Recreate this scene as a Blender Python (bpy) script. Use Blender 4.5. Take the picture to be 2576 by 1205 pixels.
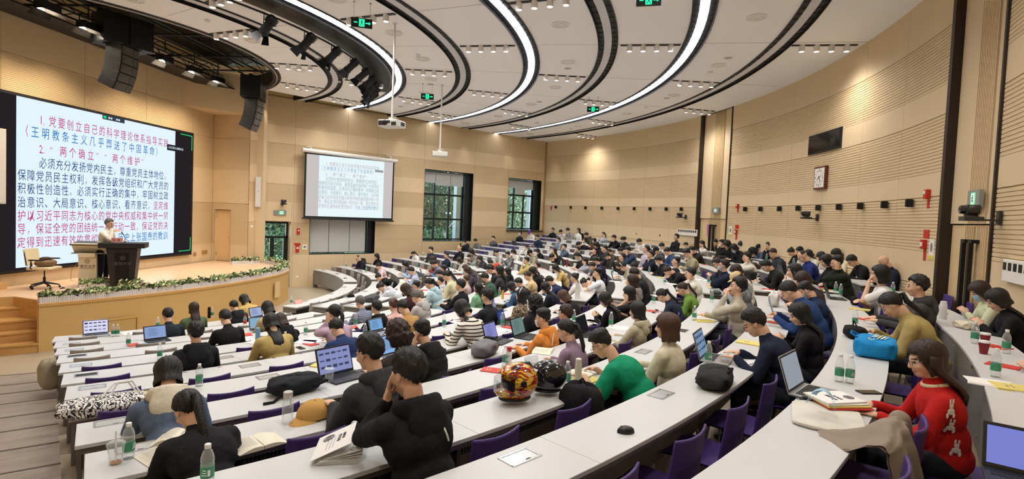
import bpy, bmesh, math, random
import numpy as np
from mathutils import Vector, Matrix, Euler
PI = math.pi
rnd = random.Random(11)
SC = bpy.context.scene
COL = SC.collection
for _o in list(bpy.data.objects):
    bpy.data.objects.remove(_o)

# ------------------------------------------------------------------ camera
FPX, PCX, PCY = 1349.383, 1288.0, 594.174
EYE = 3.337                      # height of the camera above the lowest floor
CR = Vector((0.758483, -0.650335, 0.042053))
CU = Vector((-0.0053, 0.058372, 0.998281))
CF = Vector((0.651671, 0.757402, -0.040827))
cam = bpy.data.cameras.new('camera')
cam.sensor_width = 36.0
cam.lens = FPX / 2576 * 36.0
cam.shift_y = -(602.5 - PCY) / 2576
cam.clip_start = 0.05
cam.clip_end = 300
camo = bpy.data.objects.new('camera', cam)
COL.objects.link(camo)
camo.matrix_world = Matrix(((CR.x, CU.x, -CF.x, 0), (CR.y, CU.y, -CF.y, 0), (CR.z, CU.z, -CF.z, EYE), (0, 0, 0, 1)))
SC.camera = camo

# ------------------------------------------------------------------ world, exposure
SC.view_settings.view_transform = 'Standard'
SC.view_settings.look = 'None'
SC.view_settings.gamma = 1
SC.view_settings.exposure = 0.18
w = bpy.data.worlds.new('world')
SC.world = w
w.use_nodes = True
nt = w.node_tree
bg = nt.nodes['Background']
sky = nt.nodes.new('ShaderNodeTexSky')
sky.sky_type = 'NISHITA'
sky.sun_elevation = math.radians(50)
sky.sun_rotation = math.radians(200)
sky.sun_disc = False
nt.links.new(sky.outputs[0], bg.inputs[0])
bg.inputs[1].default_value = 1.9

def lamp(kind, loc, energy, color=(1, 0.93, 0.84), size=0.3, to=None, angle=120, blend=0.6, shape=None, size_y=None):
    l = bpy.data.lights.new('lamp', kind)
    l.energy = energy
    l.color = color
    if kind == 'AREA':
        l.size = size
        if shape:
            l.shape = shape
            if size_y: l.size_y = size_y
    elif kind == 'SPOT':
        l.spot_size = math.radians(angle); l.spot_blend = blend; l.shadow_soft_size = size
    else:
        l.shadow_soft_size = size
    o = bpy.data.objects.new('lamp', l)
    COL.objects.link(o)
    o.location = loc
    d = (Vector(to) - Vector(loc)) if to else Vector((0, 0, -1))
    o.rotation_euler = d.to_track_quat('-Z', 'Y').to_euler()
    return o

# ------------------------------------------------------------------ room measures
CCX, CCY = 0.176, 20.547         # centre of the ceiling rings and of the curved back wall
DCX, DCY = 0.953, 20.529         # centre of the curved desk rows
ZC = 7.537                       # ceiling height
RW = 21.345                      # radius of the back wall
YW = 22.2                        # window wall
RINGS = [7.55, 9.58, 11.60, 13.62, 15.60, 17.58, 19.55]
DW = 0.449                       # desk depth
STH = 1.03                       # stage height
XW = -2.25                       # wall on the near side
def rk(k):
    return 18.538 + 0.9189 * k + (0.05 if k == 1 else 0.15 if k == 2 else 0)
def zk(k):
    return 2.0139 + 0.1213 * k + 0.001262 * k * k
def fk(k):
    return zk(k) - 0.74
def rays(px, py):
    return CF + CR * ((px - PCX) / FPX) - CU * ((py - PCY) / FPX)
def onz(px, py, z):
    d = rays(px, py)
    return Vector((0, 0, EYE)) + d * ((z - EYE) / d.z)
def on_y(px, py, y=YW):
    d = rays(px, py)
    return Vector((0, 0, EYE)) + d * (y / d.y)
def on_cyl(px, py, R=RW):
    d = rays(px, py)
    a = d.x ** 2 + d.y ** 2; b = -2 * (d.x * CCX + d.y * CCY); c = CCX ** 2 + CCY ** 2 - R * R
    t = (-b + math.sqrt(b * b - 4 * a * c)) / (2 * a)
    return Vector((0, 0, EYE)) + d * t
def polar(r, a, cx=CCX, cy=CCY):
    a = math.radians(a)
    return (cx + r * math.cos(a), cy + r * math.sin(a))
def on_desk(px, py, dz=0.0):
    """point on the desk surface seen at a pixel, with its row"""
    best = None
    for k in range(2, -13, -1):
        P = onz(px, py, zk(k) + dz)
        r = math.hypot(P.x - DCX, P.y - DCY)
        e = abs(r - rk(k)) - DW / 2
        if best is None or e < best[0] - 0.001:
            best = (e, k, P, r)
        if e <= 0: break
    e, k, P, r = best
    lim = DW / 2 - 0.03
    rr = min(max(r, rk(k) - lim), rk(k) + lim)
    a = math.atan2(P.y - DCY, P.x - DCX)
    return Vector((DCX + rr * math.cos(a), DCY + rr * math.sin(a), zk(k) + dz)), k, a

# ------------------------------------------------------------------ materials
def srgb(h):
    h = h.lstrip('#')
    v = [int(h[i:i + 2], 16) / 255 for i in (0, 2, 4)]
    return [(c / 12.92 if c <= 0.04045 else ((c + 0.055) / 1.055) ** 2.4) for c in v]
MATS = {}
def mat(name, col, rough=0.6, metal=0.0, bump=0.0, bscale=60.0, vary=0.0, vscale=4.0, emit=0.0, trans=0.0, ior=1.45, alpha=1.0, spec=0.5, stretch=None, coat=0.0, sheen=0.0):
    if name in MATS: return MATS[name]
    m = bpy.data.materials.new(name)
    m.use_nodes = True
    n = m.node_tree.nodes; L = m.node_tree.links
    b = n['Principled BSDF']
    c = srgb(col) if isinstance(col, str) else list(col)
    b.inputs['Base Color'].default_value = (*c, 1)
    b.inputs['Roughness'].default_value = rough
    b.inputs['Metallic'].default_value = metal
    b.inputs['Specular IOR Level'].default_value = spec
    b.inputs['IOR'].default_value = ior
    b.inputs['Transmission Weight'].default_value = trans
    b.inputs['Alpha'].default_value = alpha
    b.inputs['Coat Weight'].default_value = coat
    b.inputs['Sheen Weight'].default_value = sheen
    if emit:
        b.inputs['Emission Color'].default_value = (*c, 1)
        b.inputs['Emission Strength'].default_value = emit
    if bump or vary:
        tc = n.new('ShaderNodeTexCoord')
        mp = n.new('ShaderNodeMapping')
        L.new(tc.outputs['Object'], mp.inputs[0])
        if stretch: mp.inputs['Scale'].default_value = stretch
    if bump:
        t = n.new('ShaderNodeTexNoise'); t.inputs['Scale'].default_value = bscale; t.inputs['Detail'].default_value = 3
        L.new(mp.outputs[0], t.inputs['Vector'])
        bp = n.new('ShaderNodeBump'); bp.inputs['Strength'].default_value = bump; bp.inputs['Distance'].default_value = 0.02
        L.new(t.outputs['Fac'], bp.inputs['Height']); L.new(bp.outputs[0], b.inputs['Normal'])
    if vary:
        t2 = n.new('ShaderNodeTexNoise'); t2.inputs['Scale'].default_value = vscale; t2.inputs['Detail'].default_value = 5
        L.new(mp.outputs[0], t2.inputs['Vector'])
        hs = n.new('ShaderNodeMix'); hs.data_type = 'RGBA'
        hs.inputs['A'].default_value = (*[x * (1 - vary) for x in c], 1)
        hs.inputs['B'].default_value = (*[min(1, x * (1 + vary)) for x in c], 1)
        L.new(t2.outputs['Fac'], hs.inputs['Factor']); L.new(hs.outputs['Result'], b.inputs['Base Color'])
    MATS[name] = m
    return m
def glow(name, col, strength):
    if name in MATS: return MATS[name]
    m = bpy.data.materials.new(name); m.use_nodes = True
    n = m.node_tree.nodes; n.clear()
    e = n.new('ShaderNodeEmission'); o = n.new('ShaderNodeOutputMaterial')
    c = srgb(col) if isinstance(col, str) else list(col)
    e.inputs[0].default_value = (*c, 1); e.inputs[1].default_value = strength
    m.node_tree.links.new(e.outputs[0], o.inputs[0])
    MATS[name] = m
    return m
def glass(name='glass', col=(0.95, 0.98, 0.97), rough=0.02, milky=False):
    """thin pane: mostly see-through, a little gloss"""
    if name in MATS: return MATS[name]
    m = bpy.data.materials.new(name); m.use_nodes = True
    n = m.node_tree.nodes; L = m.node_tree.links; n.clear()
    tr = n.new('ShaderNodeBsdfTransparent'); tr.inputs[0].default_value = (*col, 1)
    gl = n.new('ShaderNodeBsdfGlossy' if not milky else 'ShaderNodeBsdfDiffuse'); gl.inputs['Roughness'].default_value = rough
    gl.inputs[0].default_value = (0.9, 0.93, 0.93, 1)
    fr = n.new('ShaderNodeLayerWeight'); fr.inputs[0].default_value = 0.25
    mu = n.new('ShaderNodeMath'); mu.operation = 'MULTIPLY_ADD'; mu.inputs[1].default_value = 0.45; mu.inputs[2].default_value = 0.04 if not milky else 0.14
    L.new(fr.outputs['Facing'], mu.inputs[0]); fr = mu
    mx = n.new('ShaderNodeMixShader'); o = n.new('ShaderNodeOutputMaterial')
    L.new(fr.outputs[0], mx.inputs[0]); L.new(tr.outputs[0], mx.inputs[1]); L.new(gl.outputs[0], mx.inputs[2])
    L.new(mx.outputs[0], o.inputs[0])
    MATS[name] = m
    return m
def wood(name, c1, c2, scale=(1, 12, 1), rough=0.45, bump=0.05):
    if name in MATS: return MATS[name]
    m = mat(name, c1, rough)
    n = m.node_tree.nodes; L = m.node_tree.links; b = n['Principled BSDF']
    tc = n.new('ShaderNodeTexCoord'); mp = n.new('ShaderNodeMapping'); mp.inputs['Scale'].default_value = scale
    t = n.new('ShaderNodeTexNoise'); t.inputs['Scale'].default_value = 2.0; t.inputs['Detail'].default_value = 8; t.inputs['Distortion'].default_value = 0.6
    r = n.new('ShaderNodeValToRGB')
    r.color_ramp.elements[0].position = 0.3; r.color_ramp.elements[0].color = (*srgb(c1), 1)
    r.color_ramp.elements[1].position = 0.7; r.color_ramp.elements[1].color = (*srgb(c2), 1)
    L.new(tc.outputs['Object'], mp.inputs[0]); L.new(mp.outputs[0], t.inputs['Vector']); L.new(t.outputs['Fac'], r.inputs[0]); L.new(r.outputs[0], b.inputs['Base Color'])
    bp = n.new('ShaderNodeBump'); bp.inputs['Strength'].default_value = bump
    L.new(t.outputs['Fac'], bp.inputs['Height']); L.new(bp.outputs[0], b.inputs['Normal'])
    return m

# ------------------------------------------------------------------ mesh helpers
def basis(z):
    z = Vector(z).normalized()
    x = Vector((0, 0, 1)).cross(z)
    if x.length < 1e-4: x = Vector((1, 0, 0))
    x.normalize()
    return x, z.cross(x), z
class MB:
    def __init__(s, T=None):
        s.v = []; s.f = []; s.m = []; s.T = T; s.mi = 0
    def add(s, vs, fs):
        o = len(s.v)
        if s.T is not None: vs = [s.T @ Vector(p) for p in vs]
        s.v += [tuple(p) for p in vs]
        s.f += [tuple(i + o for i in f) for f in fs]
        s.m += [s.mi] * len(fs)
        return s
    def box(s, c, d, R=None):
        hx, hy, hz = d[0] / 2, d[1] / 2, d[2] / 2
        P = [Vector((x * hx, y * hy, z * hz)) for z in (-1, 1) for y in (-1, 1) for x in (-1, 1)]
        if R is not None:
            if not isinstance(R, Matrix): R = Matrix.Rotation(R, 3, 'Z')
            P = [R @ p for p in P]
        P = [p + Vector(c) for p in P]
        return s.add(P, [(0, 2, 3, 1), (4, 5, 7, 6), (0, 1, 5, 4), (2, 6, 7, 3), (0, 4, 6, 2), (1, 3, 7, 5)])
    def tube(s, pts, r, n=8, cap=True):
        pts = [Vector(p) for p in pts]
        rs = r if isinstance(r, (list, tuple)) else [r] * len(pts)
        vs = []; fs = []
        X = None
        for i, p in enumerate(pts):
            d = (pts[min(i + 1, len(pts) - 1)] - pts[max(i - 1, 0)])
            if d.length < 1e-9: d = Vector((0, 0, 1))
            d.normalize()
            if X is None: X, Y, _ = basis(d)
            else:
                X = (X - d * X.dot(d))
                if X.length < 1e-6: X = basis(d)[0]
                X.normalize(); Y = d.cross(X)
            for j in range(n):
                a = 2 * PI * j / n
                vs.append(p + (X * math.cos(a) + Y * math.sin(a)) * rs[i])
        for i in range(len(pts) - 1):
            for j in range(n):
                a = i * n + j; b = i * n + (j + 1) % n
                fs.append((a, b, b + n, a + n))
        if cap:
            fs.append(tuple(range(n - 1, -1, -1))); k = (len(pts) - 1) * n
            fs.append(tuple(k + j for j in range(n)))
        return s.add(vs, fs)
    def lathe(s, prof, c=(0, 0, 0), n=16, axis=None, cap=True):
        X, Y, Z = (Vector((1, 0, 0)), Vector((0, 1, 0)), Vector((0, 0, 1))) if axis is None else basis(axis)
        c = Vector(c); vs = []; fs = []
        for (r, z) in prof:
            for j in range(n):
                a = 2 * PI * j / n
                vs.append(c + X * (r * math.cos(a)) + Y * (r * math.sin(a)) + Z * z)
        for i in range(len(prof) - 1):
            for j in range(n):
                a = i * n + j; b = i * n + (j + 1) % n
                fs.append((a, b, b + n, a + n))
        if cap:
            fs.append(tuple(range(n - 1, -1, -1))); k = (len(prof) - 1) * n
            fs.append(tuple(k + j for j in range(n)))
        return s.add(vs, fs)
    def prism(s, poly, z0, z1):
        n = len(poly)
        vs = [(x, y, z0) for x, y in poly] + [(x, y, z1) for x, y in poly]
        fs = [tuple(range(n - 1, -1, -1)), tuple(range(n, 2 * n))] + [(i, (i + 1) % n, n + (i + 1) % n, n + i) for i in range(n)]
        return s.add(vs, fs)
    def arc(s, cx, cy, r0, r1, a0, a1, z0, z1, n=None, trim=None):
        """annular sector; trim(r) may give the (a0, a1) for a radius"""
        A = [(a0, a1), (a0, a1)] if trim is None else [trim(r0), trim(r1)]
        if n is None: n = max(1, int(abs(a1 - a0) / 2.5) + 1)
        vs = []; fs = []
        for i in range(n + 1):
            t = i / n
            for (r, (b0, b1)) in ((r0, A[0]), (r1, A[1])):
                a = math.radians(b0 + (b1 - b0) * t)
                for z in (z0, z1):
                    vs.append((cx + r * math.cos(a), cy + r * math.sin(a), z))
        for i in range(n):
            o = i * 4; p = o + 4
            fs += [(o + 1, o + 3, p + 3, p + 1), (o, p, p + 2, o + 2), (o, o + 1, p + 1, p), (o + 2, p + 2, p + 3, o + 3)]
        fs += [(0, 2, 3, 1), (n * 4, n * 4 + 1, n * 4 + 3, n * 4 + 2)]
        return s.add(vs, fs)
    def ell(s, c, r, R=None, n=12, m=8):
        vs = []; fs = []
        c = Vector(c)
        for i in range(m + 1):
            t = PI * i / m
            for j in range(n):
                a = 2 * PI * j / n
                p = Vector((r[0] * math.sin(t) * math.cos(a), r[1] * math.sin(t) * math.sin(a), r[2] * math.cos(t)))
                if R is not None: p = R @ p
                vs.append(c + p)
        for i in range(m):
            for j in range(n):
                a = i * n + j; b = i * n + (j + 1) % n
                fs.append((a, a + n, b + n, b))
        return s.add(vs, fs)
    def cap(s, a, b, ra, rb, n=10):
        """tapered capsule"""
        a = Vector(a); b = Vector(b); d = (b - a); L = max(d.length, 1e-5); d.normalize()
        pts = []; rs = []
        for t in (-0.98, -0.8, -0.45, 0): pts.append(a + d * (t * ra)); rs.append(ra * math.sqrt(max(0.0, 1 - t * t)))
        for t in (0, 0.45, 0.8, 0.98): pts.append(b + d * (t * rb)); rs.append(rb * math.sqrt(max(0.0, 1 - t * t)))
        return s.tube(pts, rs, n)
    def grid(s, fn, nu, nv, closed=False):
        vs = [fn(i / nu, j / nv) for j in range(nv + 1) for i in range(nu + (0 if closed else 1))]
        w_ = nu if closed else nu + 1
        fs = []
        for j in range(nv):
            for i in range(nu):
                a = j * w_ + i; b = j * w_ + (i + 1) % w_
                fs.append((a, b, b + w_, a + w_))
        return s.add(vs, fs)
    def mesh(s, name, mats, smooth=False, bevel=0.0, fix=True):
        me = bpy.data.meshes.new(name)
        me.from_pydata(s.v, [], s.f)
        for m_ in (mats if isinstance(mats, (list, tuple)) else [mats]): me.materials.append(m_)
        if any(s.m): me.polygons.foreach_set('material_index', s.m)
        if bevel or fix:
            bm = bmesh.new(); bm.from_mesh(me)
            if bevel: bmesh.ops.bevel(bm, geom=[e for e in bm.edges if len(e.link_faces) == 2 and e.calc_face_angle(0) > 0.6], offset=bevel, segments=2, affect='EDGES', profile=0.5)
            if fix: bmesh.ops.recalc_face_normals(bm, faces=bm.faces)
            bm.to_mesh(me); bm.free()
        if smooth:
            me.polygons.foreach_set('use_smooth', [True] * len(me.polygons))
            if smooth != 'all':
                try: me.set_sharp_from_angle(angle=math.radians(40))
                except Exception: pass
        return me
    def build(s, name, mats, parent=None, smooth=False, bevel=0.0, fix=True, loc=None):
        o = bpy.data.objects.new(name, s.mesh(name, mats, smooth, bevel, fix))
        COL.objects.link(o)
        if parent: o.parent = parent
        if loc is not None: o.location = loc
        return o
def tag(o, label=None, cat=None, group=None, kind=None):
    if label: o['label'] = label
    if cat: o['category'] = cat
    if group: o['group'] = group
    if kind: o['kind'] = kind
    return o
def empty(name, loc=(0, 0, 0), rz=0.0, label=None, cat=None, group=None, kind=None):
    o = bpy.data.objects.new(name, None)
    COL.objects.link(o)
    o.location = loc; o.rotation_euler = (0, 0, rz); o.empty_display_size = 0.1
    return tag(o, label, cat, group, kind)
def inst(me, name, parent=None, loc=(0, 0, 0), rz=0.0, M=None):
    o = bpy.data.objects.new(name, me)
    COL.objects.link(o)
    if parent: o.parent = parent
    if M is not None: o.matrix_local = M
    else:
        o.location = loc; o.rotation_euler = (0, 0, rz)
    return o
def copy_tree(o, parent=None):
    c = o.copy(); COL.objects.link(c)
    if parent: c.parent = parent
    for ch in list(o.children):
        copy_tree(ch, c)
    return c
ORD = ['first', 'second', 'third', 'fourth', 'fifth', 'sixth', 'seventh', 'eighth', 'ninth', 'tenth', 'eleventh', 'twelfth', 'thirteenth', 'fourteenth', 'fifteenth', 'sixteenth', 'seventeenth', 'eighteenth', 'nineteenth', 'twentieth'] + ['%dth' % i for i in range(21, 80)]
def text_mesh(s, size, mt, parent, M, name='lettering', extrude=0.001, align='LEFT', spacing=1.0, xs=1.0):
    cu = bpy.data.curves.new(name, 'FONT')
    cu.body = s; cu.size = size; cu.extrude = extrude; cu.align_x = align; cu.space_character = spacing
    cu.resolution_u = 2
    o = bpy.data.objects.new(name, cu)
    COL.objects.link(o)
    dg = bpy.context.evaluated_depsgraph_get()
    me = bpy.data.meshes.new_from_object(o.evaluated_get(dg))
    bpy.data.objects.remove(o)
    me.materials.clear(); me.materials.append(mt)
    if xs != 1.0:
        for v_ in me.vertices: v_.co.x *= xs
    t = inst(me, name, parent)
    if parent: t.matrix_parent_inverse = Matrix()
    t.matrix_local = M
    return t
def frame(org, xdir, zdir=(0, 0, 1)):
    """matrix with local x along xdir, local y along zdir (up), local z out of the surface"""
    x = Vector(xdir).normalized(); y = Vector(zdir).normalized(); z = x.cross(y)
    return Matrix(((x.x, y.x, z.x, org[0]), (x.y, y.y, z.y, org[1]), (x.z, y.z, z.z, org[2]), (0, 0, 0, 1)))
# ------------------------------------------------------------------ surfaces
M_PANEL = mat('beige acoustic board', '#d8c09a', 0.62, bump=0.05, bscale=90, vary=0.04, vscale=1.5)
M_SLAT = mat('beige grooved board', '#d4bb93', 0.62, vary=0.05, vscale=1.2)
M_GROOVE = mat('darker backing board', '#b0925f', 0.8)  # darker board behind the panels, showing in their joints
M_BLACK = mat('black trim', '#121011', 0.5)
M_DBROWN = mat('dark brown reveal', '#2c2119', 0.5)
M_CEIL = mat('white plaster ceiling', '#f6f4f2', 0.75, vary=0.015, vscale=0.8)
M_CONC = mat('sealed beige floor', '#a89a83', 0.42, bump=0.04, bscale=8, vary=0.10, vscale=0.9)
M_AISLE = wood('brown plank aisle', '#8d8074', '#a79a8c', (0.6, 6, 1), 0.5)
M_NOSE = mat('step nosing', '#5a5048', 0.6)
M_STAGE = wood('pink maple boards', '#dcb48e', '#e8c8a6', (0.5, 6, 1), 0.28, 0.02)
M_STEPW = wood('golden oak steps', '#b98a50', '#cd9f63', (1.2, 8, 6), 0.35, 0.03)
M_FASC = mat('ochre stage front board', '#c9a468', 0.6, bump=0.03, bscale=70, vary=0.04)
M_WHITE = mat('white paint', '#e6e3de', 0.4)
M_WPLAST = mat('white plastic', '#dcdad4', 0.35)
M_DARKMET = mat('black powder coat', '#0d0e11', 0.5, bump=0.03, bscale=200)
M_METAL = mat('brushed metal', '#9a9a98', 0.35, metal=0.9)
M_CHROME = mat('chrome', '#c8c8c8', 0.12, metal=1.0)
M_GREYG = mat('grey diffuser', '#cfcfd2', 0.5, vary=0.08, vscale=3)
M_GRILLE = mat('black grille', '#17171a', 0.6)
M_RINGLIT = glow('ring light diffuser', '#f4f6ff', 9.0)
M_BULB = glow('warm bulb', '#fff0dc', 12.0)

# ------------------------------------------------------------------ lights of the room
# downlight tracks (radius from, radius to, angle) along the ceiling joints
TRACKS = [(5.86, 7.24, -61.2), (5.86, 7.24, -36.0), (5.9, 7.26, -10.8), (7.86, 9.22, -1.0), (7.86, 9.22, -24.5), (7.86, 9.22, -73.0),
          (9.86, 11.3, -61.4), (9.86, 11.3, -37.6), (9.9, 11.3, -13.7), (11.9, 13.32, -50.0), (11.9, 13.32, -26.5), (11.96, 13.4, -3.0),
          (11.9, 13.32, -73.4), (13.9, 15.24, -61.0), (13.9, 15.24, -38.6), (13.96, 15.4, -15.0), (15.9, 17.3, -49.8), (15.9, 17.3, -27.5),
          (16.0, 17.4, -4.5), (15.9, 17.3, -72.4), (17.86, 19.3, -39.0), (17.9, 19.35, -16.4), (17.86, 19.3, -61.5), (17.86, 19.3, -84.0),
          (19.86, 21.18, -49.5), (19.86, 21.18, -27.9), (19.96, 21.14, -5.6), (19.86, 21.18, -72.0), (19.86, 21.18, -93.5), (13.9, 15.2, -84.0), (9.86, 11.2, -84.0)]
for r0_, r1_, a_ in TRACKS:
    x_, y_ = polar((r0_ + r1_) / 2, a_)
    lamp('SPOT', (x_, y_, ZC - 0.30), 235, (1, 0.965, 0.92), 0.25, angle=150, blend=1.0)
for a_ in (-49.5, -28.4, -5.4, 2.6):                     # the outermost lamps wash the curved wall
    x_, y_ = polar(20.95, a_)
    lamp('SPOT', (x_, y_, ZC - 0.28), 55, (1, 0.97, 0.80), 0.05, angle=50, blend=0.8)
for x_ in (6.3, 8.35, 12.2, 15.7, 18.6):
    lamp('SPOT', (x_, 21.85, ZC - 0.28), 34, (1, 0.96, 0.80), 0.05, angle=62, blend=0.9)
FRESNEL = [(0.15, 16.75, (120, 28)), (0.9, 17.6, (222, 75)), (2.75, 19.35, (415, 155)), (3.6, 20.2, (488, 183)), (4.35, 21.0, (548, 207))]
for x_, y_, _ in FRESNEL:
    lamp('SPOT', (x_, y_, ZC - 0.55), 170, (1, 0.82, 0.58), 0.12, to=(x_ - 1.6, y_ + 1.6, 2.2), angle=110, blend=0.9)
for x_, y_, _ in FRESNEL[:4]:  # second set added to light the stage floor, no fixtures of its own
    lamp('SPOT', (x_ + 0.3, y_ - 0.3, ZC - 0.55), 210, (1, 0.87, 0.72), 0.2, to=(x_ + 0.9, y_ - 0.9, 1.0), angle=115, blend=1.0)

# ------------------------------------------------------------------ floor
def amin(r, x=XW):
    return -90 - math.degrees(math.asin(min(1, max(-1, (CCX - x) / r))))
def amax(r, y=YW):
    return math.degrees(math.asin(min(1, (y - CCY) / r)))
floor = MB()
floor.box((9, 10.6, -0.05), (26, 24.6, 0.1))
fl = tag(floor.build('floor', M_CONC), kind='structure')
# seating terraces: one raised platform per desk row
ROWR = {}
for k in range(-11, 3):
    r0_ = rk(k) - 0.36
    r1_ = rk(k + 1) - 0.36 if k < 2 else RW + 0.3
    mb = MB()
    tr = lambda r: (-90 - math.degrees(math.asin(min(1, (DCX + 0.02) / r))), math.degrees(math.asin((YW - DCY) / r)))
    mb.arc(DCX, DCY, r0_, r1_, -95, 5, max(0, fk(k) - 0.35), fk(k), n=36, trim=tr)
    mb.build('terrace', M_CONC, fl)
# side aisle, one step per row with a dark nosing
for i, k in enumerate(range(-11, 3)):
    P = [7.5, 8.5, 9.35, 10.22, 11.16, 12.02, 12.94, 13.83]
    r0_ = P[i] + 0.25 if i < 8 else P[7] + 0.25 + 0.93 * (i - 7)
    r1_ = (P[i + 1] + 0.25 if i + 1 < 8 else P[7] + 0.25 + 0.93 * (i - 6)) + 0.03
    mb = MB()
    xl, xr_ = XW, 0.08
    f = lambda r, x: -90 - math.degrees(math.asin((DCX - x) / r))
    tr = lambda r: (f(r, xl), f(r, xr_))
    mb.arc(DCX, DCY, r0_, r1_, -95, -90, max(0, fk(k) - 0.3), fk(k) + 0.004, n=4, trim=tr)
    st = mb.build('aisle_step', M_AISLE, fl)
    mb = MB(); mb.arc(DCX, DCY, r0_ - 0.012, r0_ + 0.014, -95, -90, fk(k) - 0.02, fk(k) + 0.008, n=4, trim=tr)
    mb.build('step_nosing', M_NOSE, st)

# ------------------------------------------------------------------ ceiling
ceil = MB()
ceil.box((9, 10.6, ZC + 1.3), (26, 26, 0.1))
ce = tag(ceil.build('ceiling', M_BLACK), kind='structure')
BANDE = [5.86] + [x for r in RINGS for x in (r - 0.225, r + 0.225)] + [RW + 0.02]
JA = [-106.4 + 11.27 * i for i in range(0, 11)]
for b in range(8):
    ra, rb = BANDE[2 * b], BANDE[2 * b + 1]
    for i in range(len(JA) - 1):
        a0, a1 = JA[i] + 0.06, JA[i + 1] - 0.06
        lo, hi = amin(rb), amax(ra)
        if a1 < lo or a0 > amax(rb) + 1.5: continue
        tr = lambda r, a0=a0, a1=a1: (max(a0, amin(r)), min(a1, amax(r)))
        t0, t1 = tr(ra), tr(rb)
        if t0[1] - t0[0] < 0.2 and t1[1] - t1[0] < 0.2: continue
        if t0[1] < t0[0] or t1[1] < t1[0]: continue
        mb = MB(); mb.arc(CCX, CCY, ra, rb, a0, a1, ZC, ZC + 0.09, n=8, trim=tr)
        mb.build('ceiling_panel', M_CEIL, ce)
mb = MB(); mb.box((3, 21, ZC + 0.02), (0.01, 0.01, 0.01))
# light rings: two black slotted grilles and a diffuser strip between
LIT = {1, 3, 5}
M_GBAR = mat('grille cross bar', '#3c3c40', 0.5)
RNAME = ['innermost unlit grey light ring nearest the stage rig', 'bright light ring carrying the row of stage spotlights', 'unlit grey light ring between the first two bright rings', 'second bright light ring out from the stage',
         'unlit grey light ring inside the outermost bright ring', 'outermost bright light ring', 'unlit grey light ring next to the curved back wall']
for i, r in enumerate(RINGS):
    tr = lambda q: (amin(q), amax(q))
    ring = empty('ceiling_light_ring', (0, 0, 0), 0, RNAME[i], 'ceiling light', 'curved light rings in the ceiling')
    mb = MB(); mb.arc(CCX, CCY, r - 0.225, r + 0.225, -100, 5, ZC + 0.13, ZC + 0.16, n=60, trim=tr)
    mb.arc(CCX, CCY, r - 0.237, r - 0.222, -100, 5, ZC - 0.03, ZC + 0.16, n=60, trim=tr)
    mb.arc(CCX, CCY, r + 0.222, r + 0.237, -100, 5, ZC - 0.03, ZC + 0.16, n=60, trim=tr)
    mb.build('trough', M_BLACK, ring)
    mb = MB(); mb.arc(CCX, CCY, r - 0.088, r + 0.088, -100, 5, ZC + 0.01, ZC + 0.06, n=60, trim=tr)
    mb.build('diffuser', M_RINGLIT if i in LIT else M_GREYG, ring)
    for s in (-1, 1):
        mb = MB()
        q0, q1 = (r - 0.222, r - 0.09) if s < 0 else (r + 0.09, r + 0.222)
        mb.arc(CCX, CCY, q0, q1, -100, 5, ZC + 0.03, ZC + 0.045, n=60, trim=tr)
        o = mb.build('grille', M_GRILLE, ring)
        mb = MB(); n_ = int(r * 1.75 / 0.3)
        for j in range(n_):
            a = amin(r) + (amax(r) - amin(r)) * j / n_
            mb.arc(CCX, CCY, q0, q1, a, a + math.degrees(0.012 / r), ZC + 0.016, ZC + 0.03, n=1)
        tag(mb.build('cross_bars', M_GBAR, o), kind='stuff')

# ------------------------------------------------------------------ downlight tracks
def track_mesh():
    s = MB(); s.box((0, 0, -0.006), (1.4, 0.09, 0.02)); slot = s.mesh('slot', M_BLACK)
    l = MB(); l.lathe([(0.062, 0), (0.066, -0.01), (0.066, -0.15), (0.058, -0.155), (0.055, -0.13)], n=18, cap=False)
    body = l.mesh('downlight', M_WHITE, True)
    g = MB(); g.lathe([(0.001, -0.135), (0.055, -0.137)], n=18, cap=False); bulb = g.mesh('bulb', M_BULB)
    return slot, body, bulb
ts, tb, tg = track_mesh()
for i, (r0_, r1_, a_) in enumerate(TRACKS):
    x_, y_ = polar((r0_ + r1_) / 2, a_)
    band = sum(1 for r in RINGS if r < r0_) + 1
    j = sum(1 for (q0, q1, b_) in TRACKS if abs(q0 - r0_) < 0.3 and b_ > a_)
    t = empty('track_light', (x_, y_, ZC), math.radians(a_), 'track of four downlights, %s from the window wall, %s ceiling band from the stage' % (ORD[j], ORD[band - 1]), 'ceiling light', 'downlight tracks')
    inst(ts, 'track', t)
    for u in (-0.48, -0.16, 0.16, 0.48):
        d = inst(tb, 'downlight', t, (u, 0, 0)); inst(tg, 'bulb', d)
# round air outlets
def vent_mesh():
    a = MB(); a.lathe([(0.20, 0.0), (0.21, -0.012), (0.17, -0.018), (0.165, -0.004), (0.12, -0.004), (0.115, -0.014), (0.06, -0.016), (0.05, -0.004), (0.001, -0.004)], n=28, cap=False)
    b = MB()
    for j in range(8):
        t = PI * j / 4; b.box((0.10 * math.cos(t), 0.10 * math.sin(t), -0.012), (0.05, 0.012, 0.01), t)
    c = MB(); c.lathe([(0.112, -0.0125), (0.062, -0.0145)], n=24, cap=False)
    return a.mesh('rim', M_WHITE, True), b.mesh('vanes', M_WHITE), c.mesh('throat', mat('vent throat', '#6e675d', 0.8))
va, vb, vc = vent_mesh()
VENTS = [(6.56, a) for a in (-80.1, -55.2, -30.6, -3.8)] + [(10.6, a) for a in (-66.8, -55.5, -44.1, -32.1, -20.4, -8.5)] + [(14.62, a) for a in (-55.5, -44.3, -32.8, -21.3, -9.1, 1.4)] + [(18.62, a) for a in (-55.1, -44.4, -33.3, -22.2, -10.6, 0.7)]
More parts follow.
